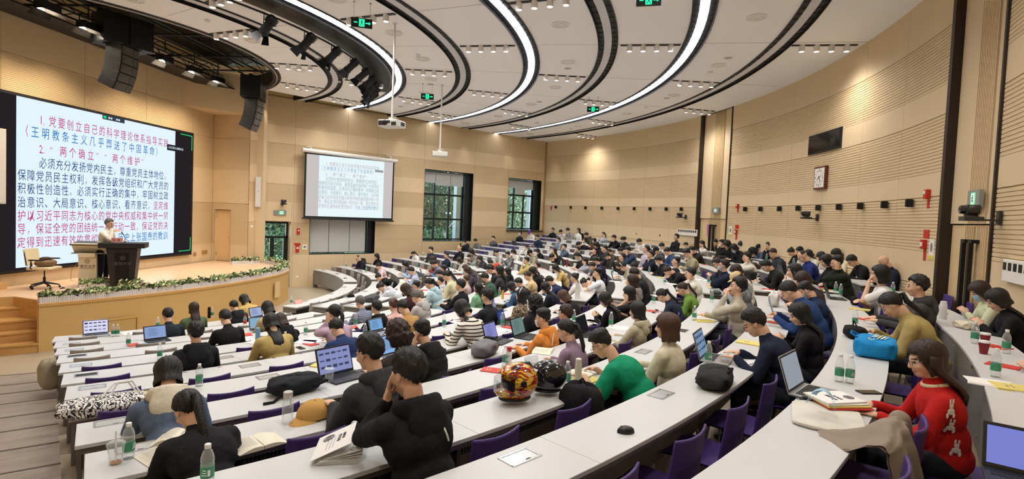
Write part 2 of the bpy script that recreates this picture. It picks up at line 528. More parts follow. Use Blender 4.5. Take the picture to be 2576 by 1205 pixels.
for i, (r, a) in enumerate(VENTS):
    x_, y_ = polar(r, a)
    ring = {6.56: 'first', 10.6: 'third', 14.62: 'fifth', 18.62: 'seventh'}[r]
    j = sum(1 for (q, b_) in VENTS if q == r and b_ > a)
    t = empty('ceiling_air_outlet', (x_, y_, ZC), 0, 'round air outlet, %s from the window wall, %s ceiling band from the stage' % (ORD[j], ring), 'vent', 'round air outlets in the ceiling')
    inst(va, 'rim', t); inst(vb, 'vanes', t); inst(vc, 'throat', t)
# small detectors
sm = MB(); sm.lathe([(0.06, 0), (0.06, -0.02), (0.045, -0.045), (0.001, -0.05)], n=16, cap=False); smm = sm.mesh('detector', M_WHITE, True)
gm = MB(); gm.lathe([(0.10, 0.002), (0.10, -0.008), (0.09, -0.01), (0.001, -0.01)], n=20, cap=False); gmm = gm.mesh('round_speaker_grille', mat('pale grille', '#bdb7ae', 0.7), True)
for i, (px, py) in enumerate([(522, 50), (1052, 137), (1787, 181), (1625, 269), (853, 204), (1437, 323)]):
    P = onz(px, py, ZC)
    tag(inst(smm, 'smoke_detector', None, (P.x, P.y, ZC)), 'small white smoke detector dome on the ceiling, %s from the stage rig' % ORD[[0, 2, 4, 3, 1, 5][i]], 'detector', 'smoke detectors')
for i, (px, py) in enumerate([(1428, 172), (1832, 146), (1082, 212), (1677, 247), (1357, 256), (1352, 309), (1008, 268)]):
    P = onz(px, py, ZC)
    tag(inst(gmm, 'ceiling_speaker', None, (P.x, P.y, ZC)), 'flat round grey speaker grille in the ceiling, %s from the stage' % ORD[[3, 6, 0, 5, 2, 4, 1][i]], 'speaker', 'round ceiling speaker grilles')

# ------------------------------------------------------------------ walls
BANDS = [(0.0, 1.0, 0), (1.0, 2.42, 1), (2.42, 3.0, 0), (3.0, 3.93, 1), (3.93, 4.33, 0), (4.33, 5.26, 1), (5.26, 5.75, 0), (5.75, 6.69, 1), (6.69, ZC + 0.02, 0)]
def slat_profile(z0, z1, pitch=0.056):
    n = max(2, int(round((z1 - z0) / pitch))); p = (z1 - z0) / n
    pr = []
    for i in range(n):
        b = z0 + i * p
        pr += [(b, 0.0), (b + p * 0.80, 0.0), (b + p * 0.86, -0.014), (b + p * 0.97, -0.014)]
    pr.append((z1, 0.0))
    return pr
def wall_panel_strip(parent, path, z0, z1, kind, pitch=0.056):
    """path: list of (x, y, nx, ny), the inward normal; a board with real grooves when kind is 1"""
    pr = slat_profile(z0 + 0.003, z1 - 0.003, pitch) if kind else [(z0 + 0.003, 0.0), (z1 - 0.003, 0.0)]
    pr = [(pr[0][0], -0.02)] + pr + [(pr[-1][0], -0.02)]
    vs = []; fs = []; n = len(pr)
    for (x, y, nx, ny) in path:
        for (z, d) in pr: vs.append((x + nx * d, y + ny * d, z))
    for i in range(len(path) - 1):
        for j in range(n - 1):
            a = i * n + j; fs.append((a, a + n, a + n + 1, a + 1))
    fs.append(tuple(range(n))); fs.append(tuple((len(path) - 1) * n + j for j in reversed(range(n))))
    mb = MB(); mb.add(vs, fs)
    return mb.build('wall_panel', M_SLAT if kind else M_PANEL, parent, fix=True)
# curved back wall
bw = MB(); bw.arc(CCX, CCY, RW + 0.03, RW + 0.25, -25.25, 5.2, 0, ZC + 0.6, n=14)
bw.arc(CCX, CCY, RW + 0.03, RW + 0.25, -59.95, -30.6, 0, ZC + 0.6, n=14)
bw.arc(CCX, CCY, RW + 0.03, RW + 0.25, -110, -65.0, 0, ZC + 0.6, n=18)
bwo = tag(bw.build('wall_back', M_GROOVE), kind='structure')
for (s0, s1) in ((-25.25, 4.45), (-59.95, -30.6), (-97, -65.0)):
    n_ = max(1, int(round((s1 - s0) / 4.9)))
    for (z0, z1, kd) in BANDS:
        if z1 < 0.5: continue
        for i in range(n_):
            b0 = s0 + (s1 - s0) * i / n_ + 0.008; b1 = s0 + (s1 - s0) * (i + 1) / n_ - 0.008
            path = []
            for j in range(6):
                a = math.radians(b0 + (b1 - b0) * j / 5)
                path.append((CCX + RW * math.cos(a), CCY + RW * math.sin(a), -math.cos(a), -math.sin(a)))
            wall_panel_strip(bwo, path, z0, z1, kd)
# window wall with its openings (x0, x1, z0, z1)
OPEN = [(5.95, 7.35, 0.0, 2.67), (8.08, 11.0, 1.32, 4.2), (13.47, 16.34, 1.87, 5.32), (18.70, 21.15, 2.48, 5.30)]
X0, X1 = 5.74, 21.45
def strips(a, b):
    segs = [(a, b)]
    return segs
ww = MB()
def backing(mb, x0, x1, z0, z1):
    mb.box(((x0 + x1) / 2, YW + 0.23, (z0 + z1) / 2), (x1 - x0, 0.4, z1 - z0))
xs = [X0, 5.95, 7.35, 8.08, 11.0, 13.47, 16.34, 18.70, 21.15, X1 + 0.2]
for i in range(len(xs) - 1):
    op = [o for o in OPEN if abs(o[0] - xs[i]) < 1e-6]
    if op:
        o = op[0]
        if o[2] > 0: backing(ww, xs[i], xs[i + 1], 0, o[2])
        backing(ww, xs[i], xs[i + 1], o[3], ZC + 0.6)
    else:
        backing(ww, xs[i], xs[i + 1], 0, ZC + 0.6)
wwo = tag(ww.build('wall_right', M_GROOVE), kind='structure')
FB = [(0.0, 1.33, 0), (1.33, 1.98, 1), (1.98, 2.62, 1), (2.62, 3.45, 0), (3.45, 4.15, 1), (4.15, 4.85, 0), (4.85, 5.75, 1), (5.75, 6.45, 0), (6.45, ZC + 0.02, 1)]
cols = [5.74, 7.42, 9.6, 11.0, 13.42, 16.4, 18.65, 21.34]
for i in range(len(cols) - 1):
    for (z0, z1, kd) in FB:
        # cut the board round the openings
        xa, xb = cols[i], cols[i + 1]
        todo = [(xa, xb, z0, z1)]
        for (ox0, ox1, oz0, oz1) in OPEN:
            nx = []
            for (a, b, c_, d_) in todo:
                if ox1 <= a or ox0 >= b or oz1 <= c_ or oz0 >= d_: nx.append((a, b, c_, d_)); continue
                if ox0 > a: nx.append((a, ox0, c_, d_))
                if ox1 < b: nx.append((ox1, b, c_, d_))
                m0, m1 = max(a, ox0), min(b, ox1)
                if oz0 > c_: nx.append((m0, m1, c_, oz0))
                if oz1 < d_: nx.append((m0, m1, oz1, d_))
            todo = nx
        for (a, b, c_, d_) in todo:
            if b - a < 0.03 or d_ - c_ < 0.03: continue
            wall_panel_strip(wwo, [(a + 0.004, YW, 0, -1), (b - 0.004, YW, 0, -1)], c_, d_, kd, 0.03)
# reveals of openings
rv = MB()
for (a, b, c_, d_) in OPEN[1:]:
    t = 0.02
    rv.box(((a + b) / 2, YW + 0.22, d_ - t / 2), (b - a, 0.42, t)); rv.box(((a + b) / 2, YW + 0.22, c_ + t / 2), (b - a, 0.42, t))
    rv.box((a + t / 2, YW + 0.22, (c_ + d_) / 2), (t, 0.42, d_ - c_)); rv.box((b - t / 2, YW + 0.22, (c_ + d_) / 2), (t, 0.42, d_ - c_))
tag(rv.build('window_reveals', mat('dark green reveal', '#161b1b', 0.4), wwo), kind='structure')
# bulkhead board under the third window: low ledge
mb = MB(); mb.box((20.0, YW - 0.03, 2.44), (2.7, 0.10, 0.05)); mb.build('ledge', M_DBROWN, wwo)

# stage wall (45 degrees) and the short wall with the stage door
SA = Vector((-0.93, 17.81, 0)); SD = Vector((0.70711, 0.70711, 0)); SN = Vector((0.70711, -0.70711, 0))
def sw(s, z=0.0, off=0.0):
    p = SA + SD * s + SN * off
    return Vector((p.x, p.y, z))
sb = MB()
c0 = sw(3.1, 0, -0.16)
sb.box((c0.x, c0.y, 4.5), (12.0, 0.25, 9.0), math.radians(45))
sbo = tag(sb.build('wall_left', M_GROOVE), kind='structure')
SBANDS = [(1.03, 1.72, 0), (1.72, 3.3, 1), (3.3, 4.6, 0), (4.6, 5.80, 1), (5.80, 6.72, 1), (6.72, 8.35, 0)]
ss = [-1.9, 0.0, 2.3, 4.6, 6.85, 8.04]
for i in range(len(ss) - 1):
    for (z0, z1, kd) in SBANDS:
        a = sw(ss[i] + 0.004); b = sw(ss[i + 1] - 0.004)
        wall_panel_strip(sbo, [(a.x, a.y, SN.x, SN.y), (b.x, b.y, SN.x, SN.y)], z0, z1, kd, 0.045)
rf = MB(); rf.box((9, 10.6, ZC + 1.2), (26, 30, 0.1)); rf.build('roof_deck', M_BLACK, ce)
rf = MB(); rf.box((9.5, 24.2, 4.6), (30, 0.2, 10)) if False else None
# short wall behind the stage end
P1 = Vector((4.76, 23.50, 0)); P2 = Vector((5.80, 22.20, 0)); DV = (P2 - P1).normalized(); DNV = Vector((DV.y, -DV.x, 0))
if DNV.y > 0: DNV = -DNV
def dw(s, z=0, off=0):
    p = P1 + DV * s + DNV * off
    return Vector((p.x, p.y, z))
LW = (P2 - P1).length
db = MB(); ang = math.atan2(DV.y, DV.x)
c0 = dw(LW / 2, 0, -0.25); db.box((c0.x, c0.y, 4.3), (LW + 0.8, 0.2, 8.6), ang)
dbo = tag(db.build('wall_far', M_PANEL), kind='structure')
for (z0, z1, kd) in SBANDS + [(0, 1.03, 0)]:
    for (u0, u1) in ((0, 0.12), (0.12, 0.80), (0.80, LW)):
        if u0 == 0.12 and z0 < 3.0:
            if z1 <= 3.07: continue
            z0b = 3.07
        else: z0b = z0
        a, b = dw(u0), dw(u1)
        wall_panel_strip(dbo, [(a.x, a.y, DNV.x, DNV.y), (b.x, b.y, DNV.x, DNV.y)], max(z0, z0b), z1, kd, 0.045)
dj = MB()
for u in (0.11, 0.81):
    c0 = dw(u, 0, -0.08); dj.box((c0.x, c0.y, 2.05), (0.02, 0.16, 2.04), ang)
c0 = dw(0.46, 0, -0.08); dj.box((c0.x, c0.y, 3.06), (0.72, 0.16, 0.02), ang)
dj.build('door_jamb', M_PANEL, dbo)
sdoor = tag(empty('door_1', dw(0.46, STH, -0.12), ang), kind='structure')
mb = MB(); mb.box((0, 0, 1.0), (0.68, 0.045, 1.98)); mb.build('door_leaf', mat('pale veneer door', '#d9b98c', 0.45, vary=0.05), sdoor, bevel=0.004)
mb = MB(); mb.box((0.27, -0.05, 0.95), (0.12, 0.02, 0.02)); mb.box((0.31, -0.035, 0.95), (0.02, 0.04, 0.14)); mb.build('door_handle', M_METAL, sdoor)
for z in (0.3, 1.75):
    mb = MB(); mb.box((-0.34, -0.028, z), (0.03, 0.02, 0.10)); mb.build('hinge', M_METAL, sdoor)
# bulkhead over the stage corner
bk = MB(); bk.prism([(3.47, 22.21), (5.78, 22.2), (5.9, 23.0), (4.7, 23.6)], 6.70, 8.35)
tag(bk.build('beam_1', M_PANEL), kind='structure')
# near side wall, behind the camera to the stage
nb = MB(); nb.box((XW - 0.1, 9, 4.2), (0.2, 19.5, 8.4)); tag(nb.build('wall_near', M_PANEL), kind='structure')

# ------------------------------------------------------------------ alcoves with double doors in the back wall
def alcove(a0, a1, n, zt, zfloor):
    """a0 > a1: the far and the near edge angle"""
    root = tag(empty('door_%d' % n, (0, 0, 0)), kind='structure')
    R2 = RW + 0.28
    mb = MB()
    mb.arc(CCX, CCY, RW - 0.03, R2, a0 - 0.30, a0 + 0.0, zfloor - 0.6, ZC, n=1)
    mb.arc(CCX, CCY, RW - 0.03, R2, a1, a1 + 0.14, zfloor - 0.6, ZC, n=1)
    mb.build('black_reveal', M_DBROWN, root)
    b0 = a0 - 0.30; b1 = a1 + 0.14
    mb = MB(); mb.arc(CCX, CCY, R2 + 0.01, R2 + 0.12, a1 - 0.5, a0 + 0.5, 0, ZC + 0.6, n=3); mb.build('alcove_light_stop', M_DBROWN, root)  # dark sheet added behind the doors to stop outside light leaking in
    w1 = b0 - b1
    cuts = [(b0, b0 - w1 * 0.36, 0), (b0 - w1 * 0.36, b0 - w1 * 0.70, 1), (b0 - w1 * 0.70, b1, 0)]
    for (u, v_, fl_) in cuts:           # boards over the doors, the middle one fluted
        mb = MB(); mb.arc(CCX, CCY, R2 - 0.18, R2, v_ + 0.02, u - 0.02, zt + 0.01, ZC, n=2)
        o = mb.build('over_door_board', M_PANEL if not fl_ else M_SLAT, root)
        if fl_:
            mb = MB(); m_ = 11
            for j in range(m_):
                q = v_ + (u - v_) * (j + 0.5) / m_
                mb.arc(CCX, CCY, R2 - 0.20, R2 - 0.18, q - 0.035, q + 0.035, zt + 0.03, ZC, n=1)
            tag(mb.build('flutes', M_SLAT, o), kind='stuff')
    md = (b0 + b1) / 2
    for (u, v_, sgn) in ((b0, md, 1), (md, b1, -1)):
        mb = MB(); mb.arc(CCX, CCY, R2 - 0.15, R2 - 0.08, v_ + 0.03, u - 0.03, zfloor, zt - 0.01, n=2)
        d = mb.build('door_leaf', mat('pale door leaf', '#d6bb8d', 0.5, vary=0.03), root)
        mb = MB(); m_ = 6
        e0, e1 = (v_ + 0.1, v_ + (u - v_) * 0.42) if sgn > 0 else (u - (u - v_) * 0.42, u - 0.1)
        for j in range(m_):
            q = e0 + (e1 - e0) * (j + 0.5) / m_
            mb.arc(CCX, CCY, R2 - 0.175, R2 - 0.15, q - 0.03, q + 0.03, zfloor + 0.02, zt - 0.03, n=1)
        tag(mb.build('flutes', M_SLAT, d), kind='stuff')
        q = (v_ + 0.42) if sgn > 0 else (u - 0.22)
        mb = MB()
        mb.arc(CCX, CCY, R2 - 0.27, R2 - 0.22, q - 0.10, q + 0.10, zfloor + 0.35, zt - 0.22, n=1)
        mb.arc(CCX, CCY, R2 - 0.27, R2 - 0.15, q - 0.26, q + 0.10, zt - 0.27, zt - 0.22, n=1)
        mb.build('door_handle', M_BLACK, root)
    return root
alcove(-25.2, -30.65, 2, 3.48, 1.6)
alcove(-59.9, -65.0, 3, 3.47, 1.6)
# ------------------------------------------------------------------ stage
def stage_outline():
    pts = []
    for i in range(17):                      # front arc
        a = math.radians(-78.2 + (36.6 + 1.0) * i / 16)
        pts.append((-2.40 + 10.81 * math.cos(a), 25.514 + 10.81 * math.sin(a)))
    pts += [(6.02, 18.78), (6.35, 19.35), (6.56, 20.0), (6.66, 20.7), (6.62, 21.4), (6.45, 22.19)]
    return pts
FRONT = [p for p in stage_outline()]
st = MB()
st.prism(FRONT + [(5.80, 22.19), (4.82, 23.42), (-2.2, 16.65), (-2.2, 16.2), (-0.62, 16.2), (-0.19, 15.5)], 0, STH)
stage = tag(empty('stage', (0, 0, 0)), 'curved timber stage with a pink boarded top and ochre front', 'stage')
st.build('stage_body', M_FASC, stage)
mb = MB(); mb.prism([(x * 1.0, y) for x, y in FRONT] + [(5.78, 22.17), (4.82, 23.40), (-2.2, 16.66), (-2.2, 16.2), (-0.62, 16.2), (-0.19, 15.5)], STH, STH + 0.012)
mb.build('stage_floor', M_STAGE, stage)
mb = MB()
for i in range(len(FRONT) - 1):
    (x0, y0), (x1, y1) = FRONT[i], FRONT[i + 1]
    c = ((x0 + x1) / 2, (y0 + y1) / 2); L_ = math.hypot(x1 - x0, y1 - y0); a = math.atan2(y1 - y0, x1 - x0)
    mb.box((c[0], c[1], STH - 0.03), (L_ + 0.01, 0.04, 0.06), a)
mb.build('stage_nosing', mat('oak nosing', '#c79c5c', 0.4), stage)
mb = MB(); q0, q1 = FRONT[3], FRONT[4]
mb.box((1.25, 15.26, 0.30), (0.62, 0.03, 0.42), math.atan2(q1[1] - q0[1], q1[0] - q0[0])); hatch = mb.build('access_hatch', mat('hatch board', '#bf9c60', 0.55), stage, bevel=0.01)
mb = MB(); c_ = (1.25, 15.26); a_ = math.atan2(q1[1] - q0[1], q1[0] - q0[0])
for (dx, dz, w_, h_) in ((0, 0.23, 0.70, 0.03), (0, -0.23, 0.70, 0.03), (-0.335, 0, 0.03, 0.46), (0.335, 0, 0.03, 0.46)):
    mb.box((c_[0] + dx * math.cos(a_), c_[1] + dx * math.sin(a_), 0.30 + dz), (w_, 0.05, h_), a_)
mb.build('hatch_frame', mat('oak nosing', '#c79c5c', 0.4), stage)
P_ = onz(660, 727, 0.45)
mb = MB(); mb.box((5.62, 18.18, 0.55), (0.36, 0.03, 0.5), math.radians(50)); mb.build('side_hatch', mat('pale hatch', '#d9bd8a', 0.5), stage)
# steps at the stage end
stairs = tag(empty('stage_steps', (0, 0, 0)), 'five golden oak steps rising to the stage end', 'steps')
YS = [(15.05, 14.93), (15.15, 15.10), (15.42, 15.40), (15.80, 15.90), (16.0, 16.18)]
for i in range(4):
    ya, yb = YS[i]
    z0, z1 = 0.206 * i, 0.206 * (i + 1)
    mb = MB(); y_in = [14.95, 15.25, 15.52, 16.0][i]; y_out = [15.02, 15.12, 15.40, 15.80][i]
    xr = [-0.19, -0.19, -0.19, -0.47][i]
    mb.prism([(-2.2, y_out + 0.0), (xr, y_in), (xr, 16.25), (-2.2, 16.25)], z0 if i == 0 else z0 - 0.0, z1)
    s_ = mb.build('step', M_STEPW, stairs)
    mb = MB(); L_ = math.hypot(xr + 2.2, y_in - y_out); a = math.atan2(y_in - y_out, xr + 2.2)
    mb.box(((xr - 2.2) / 2, (y_in + y_out) / 2 - 0.008, z1 - 0.018), (L_, 0.03, 0.036), a)
    mb.build('nosing', mat('oak nosing', '#c79c5c', 0.4), s_)
mb = MB(); mb.prism([(-0.215, 14.95), (-0.185, 14.95), (-0.185, 15.5), (-0.60, 16.25), (-0.64, 16.22), (-0.215, 15.48)], 0, STH); mb.build('cheek_board', M_STEPW, stairs)
M_BLKS = mat('small oak block', '#cfa56c', 0.5)
P_ = onz(3, 722, STH); mb = MB(); mb.box((-0.98, 17.45, STH + 0.09), (0.3, 0.22, 0.16), math.radians(45)); tag(mb.build('wooden_block', M_BLKS), 'small oak box on the stage under the big screen', 'box')

# ------------------------------------------------------------------ big LED wall
def on_wall45(s, z, off=0.0):
    return sw(s, z, off)
LED = tag(empty('led_wall', on_wall45(-1.9, 1.37, 0.0), math.radians(45)), 'huge black-framed LED wall showing a pale slide of red and blue writing', 'screen')
SL = 8.63; SHH = 4.42
mb = MB(); mb.box((SL / 2, -0.06, SHH / 2), (SL, 0.12, SHH)); mb.build('cabinet', M_BLACK, LED, bevel=0.01)
M_SCRDK = glow('dark screen area', '#241f22', 1.0)
mb = MB(); mb.box((SL / 2, -0.121, SHH / 2), (SL - 0.16, 0.006, SHH - 0.14)); mb.build('screen_border', M_SCRDK, LED)
s0_, s1_ = 0.26 + 1.9, 5.76 + 1.9
M_SLIDE = glow('pale blue slide', '#d9eafa', 0.98)
mb = MB(); mb.box(((s0_ + s1_) / 2, -0.127, (1.50 + 5.71) / 2 - 1.37), (s1_ - s0_, 0.006, 4.21)); slide = mb.build('slide', M_SLIDE, LED)
G_PINK = glow('pink writing', '#c63c80', 0.85); G_BLUE = glow('blue writing', '#1878c8', 0.8); G_NAVY = glow('navy writing', '#2b5288', 0.75); G_GREEN = glow('green corner mark', '#2bd07a', 1.0)
G_TAG = glow('dark caption', '#3a4650', 0.8); G_W = glow('white caption', '#dfe6ee', 0.9)
LINES = [(0.95, 5.24, 5.32, '1.党要创立自己的科学理论体系指导实践', 'P'),
         (0.45, 4.90, 4.98, '（王明教条主义几乎葬送了中国革命）', 'B'),
         (0.95, 4.50, 4.36, '2. “两个确立”  “两个维护”', 'P'),
         (0.95, 4.14, 5.36, '必须充分发扬党内民主，尊重党员主体地位，', 'N'),
         (0.40, 3.80, 5.36, '保障党员民主权利，发挥各级党组织和广大党员的', 'N'),
         (0.40, 3.47, 5.36, '积极性创造性。必须实行正确的集中，牢固树立政', 'N'),
         (0.40, 3.13, 5.36, '治意识、大局意识、核心意识、看齐意识，坚定维', 'N'),
         (0.40, 2.79, 5.36, '护以习近平同志为核心的党中央权威和集中统一领', 'P'),
         (0.40, 2.46, 5.36, '导，保证全党的团结统一和行动一致，保证党的决', 'P'),
         (0.40, 2.12, 5.36, '定得到迅速有效的贯彻执行！历史上张国焘的教训', 'P')]
def write_slide(parent, M0, x0, x1, mats, sz, off):
    """M0 maps (s along the wall, z) metres of the big slide; parent-space matrix factory"""
    for (a, z, b, txt, c) in LINES:
        chars = list(txt)
        if txt.startswith('1.'): chars = ['1.'] + list(txt[2:])
        if txt.startswith('2.'): chars = ['2.'] + [ch for ch in txt[2:] if ch != ' ']
        step = (b - a) / max(1, len(chars) - 1) if len(chars) > 12 else 0.29
        runs = [(0, chars, c)]
        if c == 'N' and txt.endswith('坚定维'): runs = [(0, chars[:-3], 'N'), (len(chars) - 3, chars[-3:], 'P')]
        if txt.startswith('定得到'): runs = [(0, chars[:13], 'P'), (13, chars[13:], 'B')]
        if txt.startswith('（'): runs = [(0, chars[:1], 'P'), (1, chars[1:], 'B')]
        for (i0, ch, cc) in runs:
            lw = sum(1.0 for _ in ch)
            me_all = MB()
            for i, g in enumerate(ch):
                gm_ = glyph(g)
                if gm_ is None: continue
                sx = sz * (0.80)
                ox = a + (i0 + i) * step - sz * 0.42
                o_ = len(me_all.v)
                me_all.v += [M0(ox + vx * sx, z - sz * 0.42 + vy * sz * 1.12) for (vx, vy) in gm_[0]]
                me_all.f += [tuple(q + o_ for q in f_) for f_ in gm_[1]]
                me_all.m += [0] * len(gm_[1])
            me_all.build('lettering', mats[cc], parent, fix=False)
GLY = {}
def glyph(g):
    if g in GLY: return GLY[g]
    cu = bpy.data.curves.new('g', 'FONT'); cu.body = g; cu.size = 1.0; cu.resolution_u = 1; cu.offset = 0.0
    o = bpy.data.objects.new('g', cu); COL.objects.link(o)
    dg = bpy.context.evaluated_depsgraph_get()
    me = o.evaluated_get(dg).to_mesh()
    r = ([(v.co.x, v.co.y) for v in me.vertices], [tuple(p.vertices) for p in me.polygons]) if me and len(me.vertices) else None
    o.evaluated_get(dg).to_mesh_clear()
    bpy.data.objects.remove(o)
    GLY[g] = r
    return r
LM = {'P': G_PINK, 'B': G_BLUE, 'N': G_NAVY}
write_slide(slide, lambda s, z: (s + 1.9, -0.133, z - 1.37), 0, 0, LM, 0.27, 0)
mb = MB()
for (a, z, w_, h_) in ((6.02 + 0.30, 5.66, 0.6, 0.025), (6.62, 5.40, 0.025, 0.52), (6.62, 1.78, 0.025, 0.48), (6.32, 1.54, 0.6, 0.025)):
    mb.box((a + 1.9, -0.128, z - 1.37), (w_, 0.006, h_))
mb.build('corner_marks', G_GREEN, LED)
mb = MB(); mb.box((5.7 + 1.9, -0.134, 5.12 - 1.37), (0.66, 0.006, 0.20)); cap1 = mb.build("caption_bar", glow('caption bar', '#1c2228', 1.0), LED)
text_mesh('正在讲话 视频会议', 0.09, G_W, cap1, frame((5.42 + 1.9, -0.139, 5.09 - 1.37), (1, 0, 0)))
mb = MB(); mb.box((3.15 + 1.9, -0.134, 5.66 - 1.37), (0.80, 0.006, 0.13)); cap2 = mb.build('caption_bar', G_TAG, LED)
mb = MB()
for j in range(4): mb.box((2.98 + j * 0.08 + (0.12 if j > 1 else 0) + 1.9, -0.139, 5.66 - 1.37), (0.06, 0.002, 0.05))
mb.build('caption_marks', G_W, cap2); mb = MB(); mb.box((2.83 + 1.9, -0.139, 5.66 - 1.37), (0.10, 0.002, 0.07)); mb.build('green_badge', G_GREEN, cap2)

# wall plates left of the door on the stage wall
for i, (s_, z_, w_, h_, c_) in enumerate([(7.05, 1.36, 0.14, 0.14, '#a88448'), (7.62, 1.40, 0.30, 0.14, '#a88448'), (6.9, 1.42, 0.07, 0.06, '#e0dcd0')]):
    mb = MB(); p = sw(s_, z_, 0.012); mb.box((0, 0, 0), (w_, 0.02, h_))
    if i < 2:
        for q in (-0.25, 0.25): mb.box((w_ * q, -0.012, 0), (w_ * 0.28, 0.01, h_ * 0.6))
    o = mb.build('wall_socket', mat('socket %d' % i, c_, 0.4), loc=p, bevel=0.003); o.rotation_euler = (0, 0, math.radians(45))
    tag(o, ['small brass wall plate beside the LED wall corner', 'wide brass socket plate near the stage door', 'tiny white wall plate at the LED wall edge'][i], 'wall plate')

# ------------------------------------------------------------------ projection screen on the window wall
PSC = tag(empty('projection_screen', (9.70, YW - 0.30, 0)), 'white pull-down projection screen in front of the blinds, showing a faint slide', 'screen')
mb = MB(); mb.tube([(-2.1, 0, 5.56), (2.12, 0, 5.50)], 0.085, 12); mb.build('roller_case', M_WPLAST, PSC, smooth=True)
mb = MB(); mb.tube([(-2.02, 0.02, 5.46), (2.04, 0.02, 5.42)], 0.02, 6); mb.build('roller_gap', M_BLACK, PSC)
for u in (-1.75, 1.8):
    mb = MB(); mb.box((u, 0.14, 5.68), (0.10, 0.24, 0.05)); mb.box((u, 0.02, 5.64), (0.05, 0.04, 0.10)); mb.box((u, 0.26, 5.68), (0.12, 0.03, 0.14)); mb.build('wall_bracket', M_WPLAST, PSC)
mb = MB(); mb.box((-0.0, 0.0, 4.15), (3.98, 0.012, 2.66)); mb.build('screen_border', M_BLACK, PSC)
mb = MB(); mb.box((0.0, -0.008, 4.17), (3.84, 0.006, 2.50)); sheet = mb.build('screen_sheet', glow('grey projection', '#d3cdcb', 0.78), PSC)
mb = MB(); mb.box((-0.02 + 0.06, -0.013, 4.17), (2.90, 0.004, 2.50)); sl2 = mb.build('projected_slide', glow('pale projection', '#e4f3f5', 0.92), PSC)
mb = MB(); mb.tube([(-2.05, 0, 2.83), (2.05, 0, 2.80)], 0.03, 8); mb.build('bottom_bar', M_BLACK, PSC, smooth=True)
L2 = {'P': glow('faint rose writing', '#c4b3c0', 0.8), 'B': glow('faint blue writing', '#8fa8cf', 0.8), 'N': glow('faint grey writing', '#a8b9c0', 0.8)}
write_slide(sl2, lambda s, z: (-1.42 + (s - 0.26) * 2.84 / 5.5, -0.017, 3.00 + (z - 1.5) * 2.36 / 4.21), 0, 0, L2, 0.30, 0)
mb = MB(); mb.box((1.25, -0.020, 4.98), (0.40, 0.004, 0.10)); mb.build('caption_bar', glow('faint bar', '#9fa2a8', 0.8), PSC)

# ------------------------------------------------------------------ windows and blinds
M_FRAME = mat('dark green window frame', '#17201f', 0.35)
M_GLASS = glass()
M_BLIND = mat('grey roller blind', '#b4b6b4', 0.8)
M_BLIND2 = mat('lit roller blind', '#c9c9c4', 0.9)  # paler copy of the blind, light put into its colour
def window(n, x0, x1, z0, z1, vx, hz, blinds):
    root = tag(empty('window_%d' % n, (0, 0, 0)), kind='structure')
    y = YW + 0.36; t = 0.07
    mb = MB()
    mb.box(((x0 + x1) / 2, y, z0 + t / 2), (x1 - x0, 0.08, t)); mb.box(((x0 + x1) / 2, y, z1 - t / 2), (x1 - x0, 0.08, t))
    mb.box((x0 + t / 2, y, (z0 + z1) / 2), (t, 0.08, z1 - z0)); mb.box((x1 - t / 2, y, (z0 + z1) / 2), (t, 0.08, z1 - z0))
    for v_ in vx: mb.box((v_, y, (z0 + z1) / 2), (0.075, 0.08, z1 - z0))
    for h in hz: mb.box(((x0 + x1) / 2, y, h), (x1 - x0, 0.085, 0.09))
    mb.build('window_frame', M_FRAME, root)
    X = [x0 + t] + sorted(vx) + [x1 - t]; Z = [z0 + t] + sorted(hz) + [z1 - t]
    for i in range(len(X) - 1):
        for j in range(len(Z) - 1):
            mb = MB(); mb.box(((X[i] + X[i + 1]) / 2, y, (Z[j] + Z[j + 1]) / 2), (X[i + 1] - X[i] - 0.06, 0.012, Z[j + 1] - Z[j] - 0.06))
            mb.build('pane', M_GLASS, root)
    for i in range(len(X) - 1):
        d = blinds[i]
        mb = MB(); mb.box(((X[i] + X[i + 1]) / 2, y - 0.10, z1 - d / 2 - 0.04), (X[i + 1] - X[i] + 0.02, 0.004, d))
        mb.box(((X[i] + X[i + 1]) / 2, y - 0.10, z1 - d - 0.045), (X[i + 1] - X[i] + 0.02, 0.014, 0.022))
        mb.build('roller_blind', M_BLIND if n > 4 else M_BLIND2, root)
window(4, 8.08, 10.72, 1.36, 4.2, [9.0, 9.92], [2.8], [2.75, 2.75, 2.75])
window(5, 13.50, 15.95, 1.92, 5.28, [14.25, 15.12], [2.95, 4.15], [0.52, 0.62, 0.60])
window(6, 18.72, 20.80, 2.52, 5.26, [19.4, 20.12], [3.45, 4.40], [0.42, 0.75, 0.46])
# dark lining at the far end of each opening (deep return)
for (x0, x1, z0, z1) in ((10.72, 10.98, 1.34, 4.19), (15.95, 16.32, 1.89, 5.30), (20.80, 21.13, 2.50, 5.28)):
    mb = MB(); mb.box(((x0 + x1) / 2, YW + 0.30, (z0 + z1) / 2), (x1 - x0, 0.24, z1 - z0)); mb.build('window_return', mat('dark green reveal', '#161b1b', 0.4), wwo)
